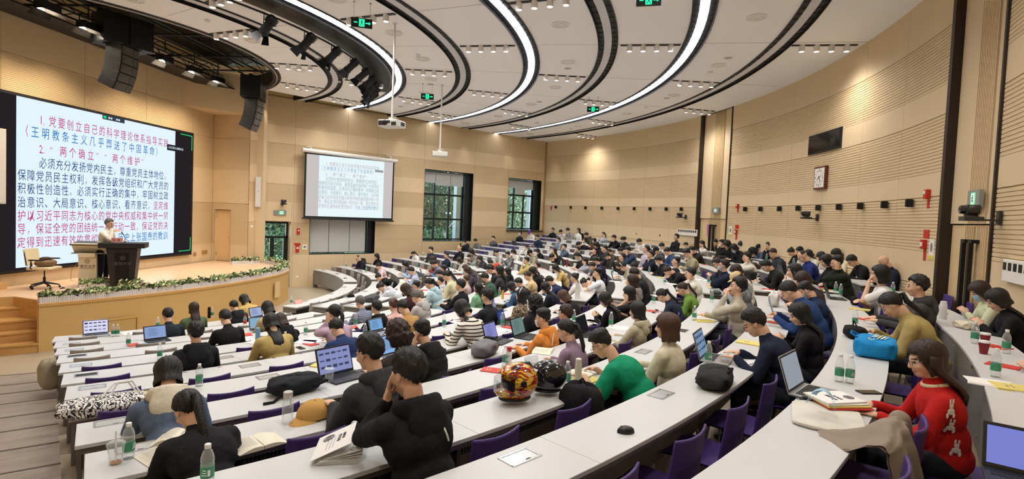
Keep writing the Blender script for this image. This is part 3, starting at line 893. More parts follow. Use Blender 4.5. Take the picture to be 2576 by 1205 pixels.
# glazed exit door
xd = tag(empty('door_4', (0, 0, 0)), kind='structure')
y = YW + 0.40
mb = MB()
mb.box((6.65, y, 2.62), (1.4, 0.08, 0.10)); mb.box((6.65, y, 2.02), (1.4, 0.08, 0.10)); mb.box((5.98, y, 1.3), (0.06, 0.08, 2.6)); mb.box((7.30, y, 1.3), (0.09, 0.08, 2.6))
mb.box((6.72, y - 0.01, 1.0), (0.16, 0.09, 2.0)); mb.box((7.22, y, 1.0), (0.10, 0.09, 2.0)); mb.box((6.06, y, 1.0), (0.10, 0.09, 2.0))
for x_ in (6.38, 6.98): mb.box((x_, y, 0.10), (0.56, 0.07, 0.2))
mb.build('door_frame', M_FRAME, xd)
for (a, b, c_, d_) in ((6.0, 7.26, 2.07, 2.57), (6.1, 6.64, 0.2, 1.97), (6.80, 7.17, 0.2, 1.97)):
    mb = MB(); mb.box(((a + b) / 2, y, (c_ + d_) / 2), (b - a, 0.012, d_ - c_)); mb.build('pane', M_GLASS, xd)
for x_ in (6.66, 6.78):
    mb = MB(); mb.tube([(x_, y - 0.09, 0.95), (x_, y - 0.09, 1.15)], 0.012, 6); mb.build('door_handle', M_METAL, xd)
mb = MB()
mb.box((7.355, YW + 0.2, 1.34), (0.02, 0.4, 2.67)); mb.box((6.65, YW + 0.2, 2.675), (1.4, 0.4, 0.02)); mb.box((5.945, YW + 0.2, 1.34), (0.02, 0.4, 2.67)); mb.build('door_lining', M_PANEL, xd)

# ------------------------------------------------------------------ outside
grd = MB(); grd.box((14, 34, -0.3), (60, 23, 0.2)); tag(grd.build('lawn', mat('lawn green', '#6f9a4c', 0.9, bump=0.6, bscale=20, vary=0.35, vscale=3)), kind='structure')
M_LEAF = [mat('leaf %d' % i, c, 0.6, vary=0.25, vscale=2) for i, c in enumerate(['#5c7658', '#7a8f68', '#3c5640', '#86a468'])]
M_BARK = mat('pale bark', '#9a9488', 0.9, bump=0.4, bscale=12)
def leaf_cloud(n, R, size, seed):
    r = random.Random(seed); mb = MB()
    for _ in range(n):
        while True:
            p = Vector((r.uniform(-1, 1), r.uniform(-1, 1), r.uniform(-1, 1)))
            if 0.25 < p.length < 1: break
        c = Vector((p.x * R[0], p.y * R[1], p.z * R[2]))
        e = Euler((r.uniform(0, 6), r.uniform(0, 6), r.uniform(0, 6))).to_matrix(); q = size * r.uniform(0.6, 1.3)
        vs = [c + e @ Vector(v_) * q for v_ in ((-0.5, 0, 0), (0, -0.3, 0.06), (0.6, 0, 0), (0, 0.3, 0.06))]
        mb.add(vs, [(0, 1, 2, 3)]); mb.m[-1] = r.randrange(3)
    return mb
TREES = [(9.5, 32, 5.5), (12.0, 30.5, 6.5), (14.6, 29.0, 7.0), (16.3, 31.5, 6.0), (18.6, 28.5, 6.5), (21.2, 30, 7.0), (24.0, 29.0, 6.5), (27.0, 30.5, 7.0), (7.6, 33.0, 6.0), (30.0, 33, 7.0), (20.0, 34, 8), (13, 35, 8), (26, 35, 8)]
tms = [leaf_cloud(3800, (2.3, 1.6, 2.4), 0.22, i).mesh('foliage', M_LEAF[:3], fix=False) for i in range(2)]
for i, (x_, y_, h) in enumerate(TREES):
    t = tag(empty('tree', (x_, y_, -0.2), i * 1.1), 'leafy green tree outside, %s from the stage beyond the windows' % ORD[sorted(TREES).index((x_, y_, h))], 'tree', 'trees outside the windows')
    mb = MB(); mb.tube([(0, 0, 0), (0.1, 0, h * 0.3), (-0.15, 0.1, h * 0.62)], [0.2, 0.16, 0.09], 8); mb.tube([(0.1, 0, h * 0.3), (0.9, 0.2, h * 0.6)], [0.1, 0.05], 6); mb.build('trunk', M_BARK, t, smooth=True)
    f = inst(tms[i % 2], 'foliage', t, (0, 0, h * 0.62)); f.scale = (1, 1, 1.15); tag(f, kind='stuff')
    f2 = inst(tms[(i + 1) % 2], 'foliage', t, (0.3, -0.2, h * 0.28), 2.0); f2.scale = (0.8, 0.8, 0.5); tag(f2, kind='stuff')
cl = leaf_cloud(2500, (9, 0.5, 0.5), 0.16, 9)
tag(cl.build('hedge', [M_LEAF[3], M_LEAF[1], M_LEAF[3]], loc=(16, 25.5, 1.9), fix=False), 'low bright green hedge just outside the windows', 'hedge', kind='stuff')
cl = leaf_cloud(1200, (3, 2, 0.25), 0.14, 10)
tag(cl.build('ground_cover', [M_LEAF[3], M_LEAF[1], M_LEAF[3]], loc=(8.2, 27.5, 0.0), fix=False), 'bright green ground cover outside the glass door', 'plants', kind='stuff')
for i, x_ in enumerate((16.6, 21.9)):
    mb = MB(); mb.box((x_, 23.9, 3.4), (0.35, 0.3, 7)); tag(mb.build('outer_pier', mat('pale stone', '#c9cac8', 0.8), bevel=0.01), ['white outer pier beyond the wide middle window', 'white outer pier beyond the window next to the curved wall'][i], 'pier')
lp = tag(empty('street_lamp', (16.9, 25.2, -0.2)), 'white street lamp outside the middle window', 'lamp post')
mb = MB(); mb.tube([(0, 0, 0), (0, 0, 3.4)], 0.05, 8); mb.build('pole', M_WHITE, lp, smooth=True)
mb = MB(); mb.box((0.0, 0, 3.45), (0.34, 0.14, 0.10), 0.4); mb.tube([(0, 0, 2.6), (0.3, 0, 2.9)], 0.03, 6); mb.build('lamp_head', M_WHITE, lp)
mb = MB(); mb.box((-0.12, 0, 2.2), (0.2, 0.16, 0.3)); mb.build('control_box', M_WHITE, lp)

# ------------------------------------------------------------------ rig over the stage: edge rail, trusses, stage lamps, line arrays
M_TRUSS = mat('rig black', '#101114', 0.5)
rail = tag(empty('stage_rig', (0, 0, 0)), 'black open rig of trusses over the stage', 'rig')
mb = MB()
pp = [polar(5.74, a) + (ZC - 0.02,) for a in [-104 + 4.2 * i for i in range(26)]]
mb.tube([Vector(p) for p in pp], 0.02, 6); mb.build('curtain_track', mat('pale track', '#b9b2aa', 0.4), rail, smooth=True)
mb = MB()
mb.arc(CCX, CCY, 5.62, 5.86, -104, 16, ZC + 0.0, ZC + 0.02, n=40, trim=lambda r: (amin(r), amax(r)))
mb.arc(CCX, CCY, 5.80, 5.86, -104, 16, ZC - 0.01, ZC + 0.6, n=40, trim=lambda r: (amin(r), amax(r)))
mb.build('opening_lining', M_BLACK, rail)
for off in (0.9, 1.3, 2.3, 3.1, 3.9):
    a = sw(-1.6, ZC + 0.28, off); b = sw(6.6 - off * 0.2, ZC + 0.28, off)
    mb = MB(); R_ = math.radians(45)
    for dz in (0, 0.25):
        mb.tube([a + Vector((0, 0, dz)), b + Vector((0, 0, dz))], 0.025, 6)
    n_ = 14
    for j in range(n_):
        p = a.lerp(b, j / n_); q = a.lerp(b, (j + 1) / n_)
        mb.tube([p + Vector((0, 0, 0.25 * (j % 2))), q + Vector((0, 0, 0.25 * ((j + 1) % 2)))], 0.012, 5)
    mb.build('truss', M_TRUSS, rail)
for s_ in (0, 2, 4, 5.6):
    a = sw(s_, ZC + 0.25, 0.6); b = sw(s_, ZC + 0.25, 4.2); mb = MB(); mb.tube([a, b], 0.03, 6); mb.build('cross_tube', M_TRUSS, rail)
mb = MB(); c0 = sw(2.5, ZC, 0.76); mb.box((c0.x, c0.y, ZC + 0.02), (9.8, 0.92, 0.03), math.radians(45)); mb.build('masking_board', M_BLACK, rail)
M_HOT = glow('tungsten lamp', '#fff1d8', 120.0)
def fresnel_mesh():
    a = MB(); a.box((0, 0, 0), (0.42, 0.22, 0.16)); a.tube([(-0.24, 0, 0.05), (-0.24, 0, 0.2), (0.24, 0, 0.2), (0.24, 0, 0.05)], 0.012, 6); body = a.mesh('lamp_body', M_DARKMET)
    b = MB()
    for s_ in (-1, 1):
        b.add([(-0.21, s_ * 0.11, -0.08), (0.21, s_ * 0.11, -0.08), (0.26, s_ * 0.22, -0.20), (-0.26, s_ * 0.22, -0.20)], [(0, 1, 2, 3), (3, 2, 1, 0)])
    barn = b.mesh('barn_door', mat('grey flap', '#77736c', 0.4, metal=0.4), fix=False)
    c = MB(); c.box((0, 0, -0.083), (0.36, 0.10, 0.006)); hot = c.mesh('tube', M_HOT)
    return body, barn, hot
fa, fb, fc = fresnel_mesh()
FR_L = ['glaring stage light at the outer end of the rig', 'glaring stage light beside the black speaker box', 'glaring stage light midway along the rig', 'glaring stage light, second from the far line array', 'glaring stage light next to the far line array']
for i, (x_, y_, pxy) in enumerate(FRESNEL):
    d = rays(*pxy); tt = (ZC - 0.33 - EYE) / d.z; P = Vector((0, 0, EYE)) + d * tt
    q = (Vector((x_, y_, 0)) - Vector((P.x, P.y, 0))).length
    t = tag(empty('stage_light', (P.x, P.y, ZC - 0.25), math.radians(45)), FR_L[i], 'stage light', 'glaring lights over the stage')
    inst(fa, 'lamp_body', t); inst(fb, 'barn_door', t); inst(fc, 'tube', t)
    mb = MB(); mb.tube([(0, 0, 0.2), (0, 0, 0.5)], 0.015, 6); mb.build('clamp', M_TRUSS, t)
def line_array(x, y, ztop, rz, n, label, cl):
    t = tag(empty('line_array', (x, y, ztop), rz), label, 'loudspeaker')
    mb = MB(); mb.box((0, 0, 0.02), (0.62, 0.5, 0.05)); mb.tube([(-0.2, 0, 0.04), (-0.2, 0, 0.35)], 0.02, 6); mb.tube([(0.2, 0, 0.04), (0.2, 0, 0.35)], 0.02, 6); mb.build('hanging_frame', M_DARKMET, t)
    z = -0.02; yy = 0; ang_ = 0.0
    h = 0.215
    P = Vector((0, 0.20, -0.01))
    for i in range(n):
        ang_ = (0.02, 0.09, 0.19, 0.31, 0.43)[i]
        R = Matrix.Rotation(ang_, 4, 'X')
        # the back lower edge hinges: each box hangs from the last
        top = P
        M = Matrix.Translation(top) @ Matrix.Rotation(-ang_, 4, 'X')
        b = MB(); b.add([(-0.30, -0.40, 0), (0.30, -0.40, 0), (0.30, 0, 0), (-0.30, 0, 0), (-0.30, -0.40, -h), (0.30, -0.40, -h), (0.30, 0, -h), (-0.30, 0, -h)],
                        [(0, 1, 2, 3), (7, 6, 5, 4), (0, 4, 5, 1), (1, 5, 6, 2), (2, 6, 7, 3), (3, 7, 4, 0)])
        o = b.build('speaker_box', M_DARKMET, t, bevel=0.008); o.matrix_local = M
        g = MB(); g.box((0, 0.006, -h / 2), (0.54, 0.012, h - 0.03)); g.lathe([(0.08, 0), (0.075, 0.012), (0.02, 0.008)], (-0.15, 0.012, -h / 2), 14, (0, 1, 0)); g.lathe([(0.08, 0), (0.075, 0.012), (0.02, 0.008)], (0.15, 0.012, -h / 2), 14, (0, 1, 0)); g.build('grille', mat('speaker grille', cl, 0.6, bump=0.1, bscale=300), o)
        P = (M @ Vector((0, 0, -h - 0.004)))
    return t
line_array(1.30, 16.35, 7.0, math.radians(229), 5, 'curved hanging line array over the middle of the stage', '#55504a')
line_array(5.26, 19.95, 6.88, math.radians(232), 5, 'curved hanging line array at the far end of the rig', '#1e1c1a')
def subbox(x, y, z, rz, label):
    t = tag(empty('hanging_subwoofer', (x, y, z), rz), label, 'loudspeaker')
    for u in (-0.28, 0.28):
        mb = MB(); mb.box((u, 0, 0.36), (0.54, 0.62, 0.72)); o = mb.build('cabinet', M_DARKMET, t, bevel=0.01)
        mb = MB(); mb.box((u, 0.315, 0.45), (0.11, 0.01, 0.11)); mb.build('handle_cup', M_BLACK, o)
    mb = MB(); mb.box((0, 0, 0.74), (1.1, 0.1, 0.05)); mb.build('hanging_bar', M_TRUSS, t)
    return t
subbox(1.32, 16.5, 7.02, math.radians(20), 'pair of large black speaker cabinets above the middle line array')
subbox(5.25, 20.05, 6.90, math.radians(65), 'pair of large black speaker cabinets above the far line array')

# nine profile spotlights on a rail along the second ring
rl = tag(empty('spotlight_rail', (0, 0, 0)), 'curved black rail carrying a row of spotlights', 'rail')
mb = MB(); mb.arc(CCX, CCY, 8.66, 9.30, -100, -17, ZC - 0.02, ZC - 0.005, n=50, trim=lambda r: (amin(r), -17)); mb.build('black_soffit', M_BLACK, rl)
mb = MB(); mb.tube([Vector(polar(8.78, a) + (ZC - 0.14,)) for a in [-98 + 3 * i for i in range(27)]], 0.022, 6); mb.build('pipe', M_TRUSS, rl, smooth=True)
mb = MB(); mb.tube([Vector(polar(9.32, a) + (ZC - 0.01,)) for a in [-98 + 3 * i for i in range(28)]], 0.012, 5); mb.build('pale_cable', mat('pale cable', '#8d8a86', 0.5), rl)
def spot_mesh():
    a = MB()
    a.lathe([(0.02, 0.24), (0.085, 0.23), (0.095, 0.20), (0.095, -0.12), (0.105, -0.13), (0.105, -0.22), (0.09, -0.225)], n=14, cap=True)
    for j in range(4): a.box((0, 0, 0.19 - j * 0.04), (0.205, 0.205, 0.008), 0.3)
    a.box((0, 0.10, 0.1), (0.05, 0.05, 0.12))
    body = a.mesh('lamp_body', M_DARKMET, True)
    b = MB()
    for j in range(4):
        R = Matrix.Rotation(j * PI / 2 + 0.3, 4, 'Z')
        b.add([R @ Vector(v_) for v_ in ((-0.08, 0.10, -0.22), (0.08, 0.10, -0.22), (0.125, 0.19, -0.38), (-0.125, 0.19, -0.38))], [(0, 1, 2, 3), (3, 2, 1, 0)])
    barn = b.mesh('barn_door', M_DARKMET, fix=False)
    c = MB(); c.lathe([(0.001, -0.219), (0.088, -0.22)], n=14, cap=False); lens = c.mesh('lens', mat('dim lens', '#b8a878', 0.2))
    d = MB(); d.tube([(-0.12, 0, 0), (-0.12, 0, 0.0), (-0.11, 0, 0.22), (0.11, 0, 0.22), (0.12, 0, 0)], 0.010, 6); yoke = d.mesh('yoke', M_DARKMET)
    return body, barn, lens, yoke
s1, s2, s3, s4 = spot_mesh()
SPOTS = [(688, 62), (787, 92), (858, 128), (905, 158), (938, 188), (955, 205), (958, 218), (955, 232), (950, 240)]
SA_ = [-67.6, -60.2, -53.5, -47.0, -41.0, -35.5, -30.5, -25.5, -20.5]
for i in range(9):
    a = SA_[i]; x_, y_ = polar(8.78, a)
    t = tag(empty('spotlight', (x_, y_, ZC - 0.36), 0), 'black theatre spotlight with barn doors, %s along the rail from the window wall' % ORD[8 - i], 'spotlight', 'spotlights on the curved rail')
    tgt = Vector((1.2 + i * 0.25, 17.6 + i * 0.2, 1.8)) - Vector((x_, y_, ZC - 0.36))
    M = (-tgt).to_track_quat('Z', 'Y').to_matrix().to_4x4()
    b = inst(s1, 'lamp_body', t, M=M); inst(s2, 'barn_door', b); inst(s3, 'lens', b)
    yk = inst(s4, 'yoke', t, rz=math.atan2(tgt.y, tgt.x) + PI / 2)

# ------------------------------------------------------------------ projectors
def projector(x, y, z, rz, label):
    t = tag(empty('projector', (x, y, z), rz), label, 'projector')
    mb = MB(); mb.box((0, 0, 0), (0.50, 0.40, 0.155)); mb.build('case', M_WPLAST, t, bevel=0.02)
    mb = MB()
    mb.box((-0.16, -0.20, 0.0), (0.13, 0.02, 0.10)); mb.box((0.252, 0.05, 0), (0.01, 0.16, 0.08)); mb.box((0.02, -0.201, 0.02), (0.1, 0.01, 0.06)); mb.box((0.16, -0.201, -0.02), (0.12, 0.01, 0.08))
    mb.build('vents', mat('dark vents', '#25262a', 0.5), t)
    mb = MB(); mb.lathe([(0.06, 0), (0.06, 0.03), (0.045, 0.035), (0.001, 0.03)], (-0.05, -0.20, 0.0), 18, (0, -1, 0)); mb.build('lens', mat('lens glass', '#101018', 0.05, coat=1), t, smooth=True)
    mb = MB(); mb.box((0, 0, 0.11), (0.12, 0.12, 0.06)); mb.tube([(-0.1, 0.1, 0.08), (-0.12, 0.1, 0.16), (0, 0.02, 0.18), (0.12, 0.05, 0.14)], 0.008, 5); mb.build('ceiling_mount', M_WPLAST, t)
    mb = MB(); mb.tube([(0, 0, 0.13), (0, 0, ZC - z)], 0.024, 10); mb.lathe([(0.05, 0), (0.05, 0.02)], (0, 0, ZC - z - 0.02), 12); mb.build('drop_pole', M_WPLAST, t, smooth=True)
projector(5.87, 11.18, 5.27, math.radians(-58), 'white ceiling projector on a long pole, closer to the stage')
projector(9.85, 15.33, 5.24, math.radians(150), 'white ceiling projector on a thin pole, closer to the windows')

# hanging exit signs
M_SIGN = mat('exit sign black', '#101512', 0.4); G_EXIT = glow('exit green', '#27e08a', 2.2)
def run_man(parent, M, s=1.0, mt=None, arrow=True):
    mb = MB()
    mb.box((0, 0, 0), (0.11, 0.002, 0.15)); mb.mi = 1
    mb.box((0.0, -0.002, 0.045), (0.022, 0.002, 0.022)); mb.box((0.0, -0.002, 0.008), (0.02, 0.002, 0.045), None); mb.tube([(0, -0.002, -0.01), (0.03, -0.002, -0.04), (0.02, -0.002, -0.065)], 0.006, 4); mb.tube([(0, -0.002, -0.01), (-0.02, -0.002, -0.04), (-0.045, -0.002, -0.05)], 0.006, 4); mb.tube([(-0.035, -0.002, 0.0), (0, -0.002, 0.025), (0.035, -0.002, 0.01)], 0.005, 4)
    o = mb.build('running_figure_mark', [mt or G_EXIT, M_SIGN], parent); o.matrix_local = M
    if arrow:
        mb = MB(); mb.box((0.11, 0, 0), (0.07, 0.002, 0.022)); mb.add([(0.14, 0, 0.035), (0.14, 0, -0.035), (0.18, 0, 0)], [(0, 1, 2), (2, 1, 0)]); mb.box((-0.12, 0, 0), (0.07, 0.002, 0.02)); mb.build('arrow_mark', mt or G_EXIT, parent).matrix_local = M
for i, (px, py, lab) in enumerate([(910, 58, 'hanging green exit sign closest to the stage spotlights'), (1075, 243, 'hanging green exit sign over the middle of the rows toward the windows'), (1492, 275, 'hanging green exit sign closest to the curved back wall'), (1632, 1, 'hanging green exit sign cut by the top of the view')]):
    P = onz(px, py, ZC - 0.42)
    rz = math.atan2(-P.x, P.y)
    t = tag(empty('exit_sign', P, rz), lab, 'exit sign', 'hanging exit signs')
    mb = MB(); mb.box((0, 0, 0), (0.42, 0.03, 0.19)); mb.build('sign_box', M_SIGN, t, bevel=0.004)
    for u in (-0.16, 0.16):
        mb = MB(); mb.tube([(u, 0, 0.09), (u, 0, 0.42)], 0.004, 5); mb.lathe([(0.02, 0.40), (0.02, 0.42)], (u, 0, 0), 10); mb.build('hanger', M_METAL, t)
    run_man(t, Matrix.Translation((0, -0.018, 0)))

# ------------------------------------------------------------------ things on the window wall
def wall_box(name, label, cat, px, py, wh, depth, mt, group=None, z=None, x=None, bevel=0.004):
    P = on_y(px, py)
    o = MB().box((0, -depth / 2, 0), (wh[0], depth, wh[1])).build(name, mt, bevel=bevel, loc=(P.x if x is None else x, YW, P.z if z is None else z))
    return tag(o, label, cat, group)
M_RED = mat('alarm red', '#c0281c', 0.4); M_OFFW = mat('off white', '#e8e4da', 0.5); M_YEL = mat('yellow note', '#d8c24a', 0.6)
M_CREAM0 = mat('cream enamel', '#d8d0bc', 0.4)
t = tag(empty('column_speaker', (6.03, YW - 0.10, 3.78), math.radians(-12)), 'tall white column loudspeaker on the window wall', 'loudspeaker')
mb = MB(); mb.box((0, 0, 0), (0.19, 0.16, 1.15)); o = mb.build('case', M_WPLAST, t, bevel=0.012)
mb = MB(); mb.box((0, -0.083, 0), (0.16, 0.008, 1.10)); mb.build('grille', mat('white mesh', '#d2cfc8', 0.7, bump=0.2, bscale=400), t)
mb = MB(); mb.box((0.02, -0.09, 0.02), (0.03, 0.004, 0.03)); mb.build('badge', M_METAL, t)
Pl = on_wall45(-0.02, 0, 0.35); t = tag(empty('column_speaker', (Pl.x, Pl.y, 3.95), math.radians(45)), 'cream column loudspeaker at the outer edge of the LED wall', 'loudspeaker')
MB().box((-0.40, 0, 0), (0.30, 0.2, 1.75)).build('case', M_CREAM0, t, bevel=0.012); MB().box((-0.40, -0.104, 0), (0.26, 0.006, 1.68)).build('grille', mat('white mesh', '#d2cfc8', 0.7, bump=0.2, bscale=400), t); MB().box((-0.38, 0.18, 0), (0.1, 0.16, 0.1)).build('wall_bracket', M_METAL, t)
def ptz(P, rz, label, mt, arm=True, s=1.0):
    t = tag(empty('dome_camera', P, rz), label, 'camera', 'pan and tilt cameras')
    t.scale = (s, s, s)
    mb = MB(); mb.box((0, 0, -0.05), (0.22, 0.18, 0.05)); mb.lathe([(0.07, -0.03), (0.065, 0.0)], n=18); mb.build('base', mt, t, bevel=0.006)
    mb = MB(); mb.box((0, -0.0, 0.055), (0.15, 0.13, 0.11)); mb.ell((-0.075, 0, 0.055), (0.03, 0.06, 0.055)); mb.ell((0.075, 0, 0.055), (0.03, 0.06, 0.055)); hd = mb.build('camera_head', mt, t, smooth=True, bevel=0.01)
    mb = MB(); mb.lathe([(0.05, 0), (0.05, 0.05), (0.035, 0.055), (0.001, 0.04)], (0, -0.06, 0.055), 18, (0, -1, 0)); mb.build('lens', mat('lens glass', '#101018', 0.05, coat=1), hd, smooth=True)
    mb = MB(); mb.box((0.0, 0.15, -0.06), (0.07, 0.20, 0.02)); mb.box((0, 0.25, -0.03), (0.09, 0.03, 0.16)); mb.build('wall_arm', mt, t)
M_CAMD = mat('camera dark grey', '#2e2d2c', 0.4)
P = on_y(708, 510); ptz((P.x, YW - 0.27, 3.42), math.radians(-8), 'black dome camera beside the column loudspeaker', M_CAMD)
t = wall_box('exit_light', 'green lit exit sign over the glass door', 'exit sign', 704, 535, (0.48, 0.20), 0.04, mat('grey sign plate', '#9ba39e', 0.4, metal=0.4))
mb = MB(); mb.box((0.05, -0.042, 0), (0.18, 0.004, 0.13)); o = mb.build('lit_panel', glow('exit lit green', '#8fe8a8', 1.0), t)
run_man(t, Matrix.Translation((0.05, -0.046, 0)) @ Matrix.Scale(0.75, 4), mt=glow('pale green mark', '#d9ffe4', 1.1), arrow=False)
t = wall_box('fire_alarm', 'red fire strobe beside the glass door, upper one', 'fire alarm', 754, 576, (0.11, 0.24), 0.05, M_RED, z=2.28, x=7.62)
mb = MB(); mb.box((0, -0.055, 0.03), (0.06, 0.01, 0.05)); mb.build('strobe_lens', M_OFFW, t)
t = wall_box('fire_call_point', 'red call point under a red notice beside the glass door', 'fire alarm', 754, 622, (0.13, 0.28), 0.04, M_RED, z=1.57, x=7.60)
mb = MB(); mb.box((0, -0.045, 0.03), (0.08, 0.008, 0.07)); mb.build('press_plate', M_OFFW, t); mb = MB(); mb.box((0.0, -0.01, 0.19), (0.25, 0.01, 0.08)); mb.build('red_notice', M_RED, t)
t = wall_box('wall_notice', 'small white notice with grey seal and yellow strip near the glass door', 'notice', 770, 622, (0.18, 0.24), 0.008, M_OFFW, z=1.62, x=7.90)
mb = MB(); mb.lathe([(0.05, 0), (0.05, 0.003)], (0, -0.009, 0.02), 18, (0, -1, 0)); mb.build('seal_mark', mat('grey print', '#7d7a80', 0.7), t); mb = MB(); mb.box((0, -0.009, -0.10), (0.18, 0.003, 0.04)); mb.build('yellow_strip', M_YEL, t)
wall_box('light_switch', 'white light switch on the wall beside the stage door', 'switch', 587, 574, (0.09, 0.09), 0.015, M_OFFW, x=5.86, z=2.45)
wall_box('wall_socket', 'white socket low on the pier beside the glass door', 'socket', 747, 700, (0.09, 0.09), 0.015, M_OFFW, x=7.62, z=0.42)
# ------------------------------------------------------------------ things on the curved wall
def cyl_at(px, py, off=0.0, z=None):
    P = on_cyl(px, py); a = math.atan2(P.y - CCY, P.x - CCX)
    return Vector((CCX + (RW - off) * math.cos(a), CCY + (RW - off) * math.sin(a), P.z if z is None else z)), a + PI / 2 * 3 + PI
# local frame on the wall: x along the wall, -y into the room
def wrz(a): return a - PI / 2
def cyl_obj(px, py, z=None, off=0.0):
    P = on_cyl(px, py); a = math.atan2(P.y - CCY, P.x - CCX)
    return Vector((CCX + (RW - off) * math.cos(a), CCY + (RW - off) * math.sin(a), P.z if z is None else z)), a - PI / 2
sp = MB(); sp.box((0, -0.07, 0), (0.09, 0.09, 0.145)); spm = sp.mesh('speaker', M_BLACK, bevel=0.008)
sg = MB(); sg.box((0, -0.122, 0), (0.08, 0.006, 0.13)); sgm = sg.mesh('grille', mat('black cloth grille', '#0e0d0d', 0.9))
sbm = MB().box((0, -0.01, 0), (0.06, 0.02, 0.12)).mesh('bracket', M_METAL)
SPK = [(1400, 525), (1438, 524), (1475, 524), (1516, 524), (1557, 525), (1598, 527), (1638, 527), (1679, 527), (1717, 528), (1879, 527), (1918, 526), (1966, 525), (2014, 523), (2065, 523), (2118, 521), (2173, 519), (2235, 516), (2299, 511)]
for i, (px, py) in enumerate(SPK):
    P, rz = cyl_obj(px, py, 3.84)
    t = tag(empty('surround_speaker', P, rz), 'small black surround speaker on the curved wall, %s from the window wall' % ORD[i], 'loudspeaker', 'surround speakers on the curved wall')
    inst(spm, 'case', t); inst(sgm, 'grille', t); inst(sbm, 'bracket', t)
P, rz = cyl_obj(2077, 356, 5.55)
t = tag(empty('projection_booth_window', P, rz), 'black booth window set into the curved wall above the clock', 'window')
mb = MB(); mb.box((0, -0.02, 0), (1.70, 0.06, 0.52)); mb.build('frame', M_BLACK, t, bevel=0.01)
mb = MB(); mb.box((0, -0.055, 0), (1.60, 0.006, 0.43)); mb.build('dark_pane', mat('dark pane', '#07080a', 0.08), t)
mb = MB(); mb.box((0.5, -0.060, -0.05), (0.25, 0.004, 0.2)); mb.build('pane_divider', mat('dark pane divider', '#15161a', 0.2), t)
P, rz = cyl_obj(2069, 448, 4.62)
t = tag(empty('wall_clock', P, rz), 'square wooden wall clock with a white dial', 'clock')
mb = MB(); mb.box((0, -0.04, 0), (0.60, 0.08, 0.60)); mb.build('case', mat('mahogany', '#5a2a18', 0.35), t, bevel=0.012)
mb = MB(); mb.box((0, -0.083, 0), (0.50, 0.006, 0.50)); mb.build('dial', M_OFFW, t)
mb = MB()
for j in range(12):
    a = j * PI / 6; r_ = 0.20
    if j % 3: mb.box((r_ * math.sin(a), -0.088, r_ * math.cos(a)), (0.012, 0.003, 0.05), Matrix.Rotation(a, 3, 'Y'))
mb.build('hour_marks', M_BLACK, t)
for (s_, u, v_) in (('12', 0, 0.16), ('3', 0.19, -0.03), ('6', 0, -0.225), ('9', -0.19, -0.03)):
    text_mesh(s_, 0.10, M_BLACK, t, frame((u, -0.088, v_), (1, 0, 0)), 'numeral', align='CENTER')
mb = MB(); mb.tube([(0.02, -0.092, 0.04), (-0.10, -0.092, -0.05)], 0.006, 4); mb.tube([(-0.02, -0.094, 0.05), (0.08, -0.094, -0.12)], 0.005, 4); mb.tube([(0, -0.094, 0), (0.13, -0.094, 0.06)], 0.004, 4); mb.build('hands', M_BLACK, t)
for (px, py, zz, lab) in ((1726, 545, 3.56, 'dark dome camera on the curved wall over the socket strip'), (2058, 545, 3.62, 'dark dome camera on the curved wall under the clock'), (2520, 542, 3.58, 'dark dome camera beside the door closest to the camera')):
    P, rz = cyl_obj(px, py, zz, 0.30); ptz(P, rz, lab, M_CAMD, s=1.1)
def alarm(px, py, z, h, lab, n='fire_alarm'):
    P, rz = cyl_obj(px, py, z)
    t = tag(empty(n, P, rz), lab, 'fire alarm')
    mb = MB(); mb.box((0, -0.035, h * 0.2), (0.12, 0.07, h * 0.45)); mb.build('body', M_RED, t, bevel=0.008)
    mb = MB(); mb.box((0, -0.074, h * 0.28), (0.06, 0.01, 0.05)); mb.build('strobe_lens', M_OFFW, t)
    mb = MB(); mb.box((0, -0.006, -h * 0.25), (0.08, 0.008, h * 0.4)); mb.build('red_strip', M_RED, t)
alarm(2337, 501, 3.90, 0.36, 'red strobe alarm high on the curved wall by the black post')
alarm(1857, 524, 3.88, 0.34, 'red strobe alarm above the notice next to the double doors')
alarm(1387, 525, 3.78, 0.30, 'red strobe alarm at the corner with the window wall')
for (px, py, z, lab) in ((1853, 583, 3.05, 'red call point beside the double doors'), (2328, 618, 3.12, 'red call point beside the black post')):
    P, rz = cyl_obj(px, py, z); t = tag(empty('fire_call_point', P, rz), lab, 'fire alarm')
    mb = MB(); mb.box((0, -0.03, 0.0), (0.13, 0.06, 0.16)); mb.build('body', M_RED, t, bevel=0.006)
    mb = MB(); mb.box((0, -0.065, 0.0), (0.07, 0.008, 0.07)); mb.build('press_plate', M_OFFW, t)
    mb = MB(); mb.box((0.02, -0.006, 0.18), (0.22, 0.008, 0.14)); mb.box((0.01, -0.006, -0.18), (0.09, 0.008, 0.18)); mb.build('red_notice', M_RED, t)
for (px, py, z, lab) in ((1838, 579, 3.06, 'white notice with grey seal beside the double doors'), (2345, 620, 3.05, 'white notice with grey seal beside the black post')):
    P, rz = cyl_obj(px, py, z); t = tag(MB().box((0, -0.006, 0), (0.18, 0.01, 0.34)).build('wall_notice', M_OFFW, loc=P), lab, 'notice'); t.rotation_euler = (0, 0, rz)
    mb = MB(); mb.ell((0, -0.012, 0.03), (0.05, 0.003, 0.08)); mb.build('seal_mark', mat('grey print', '#7d7a80', 0.7), t)
    mb = MB(); mb.box((0, -0.012, -0.14), (0.18, 0.004, 0.07)); mb.build('yellow_strip', M_YEL, t)
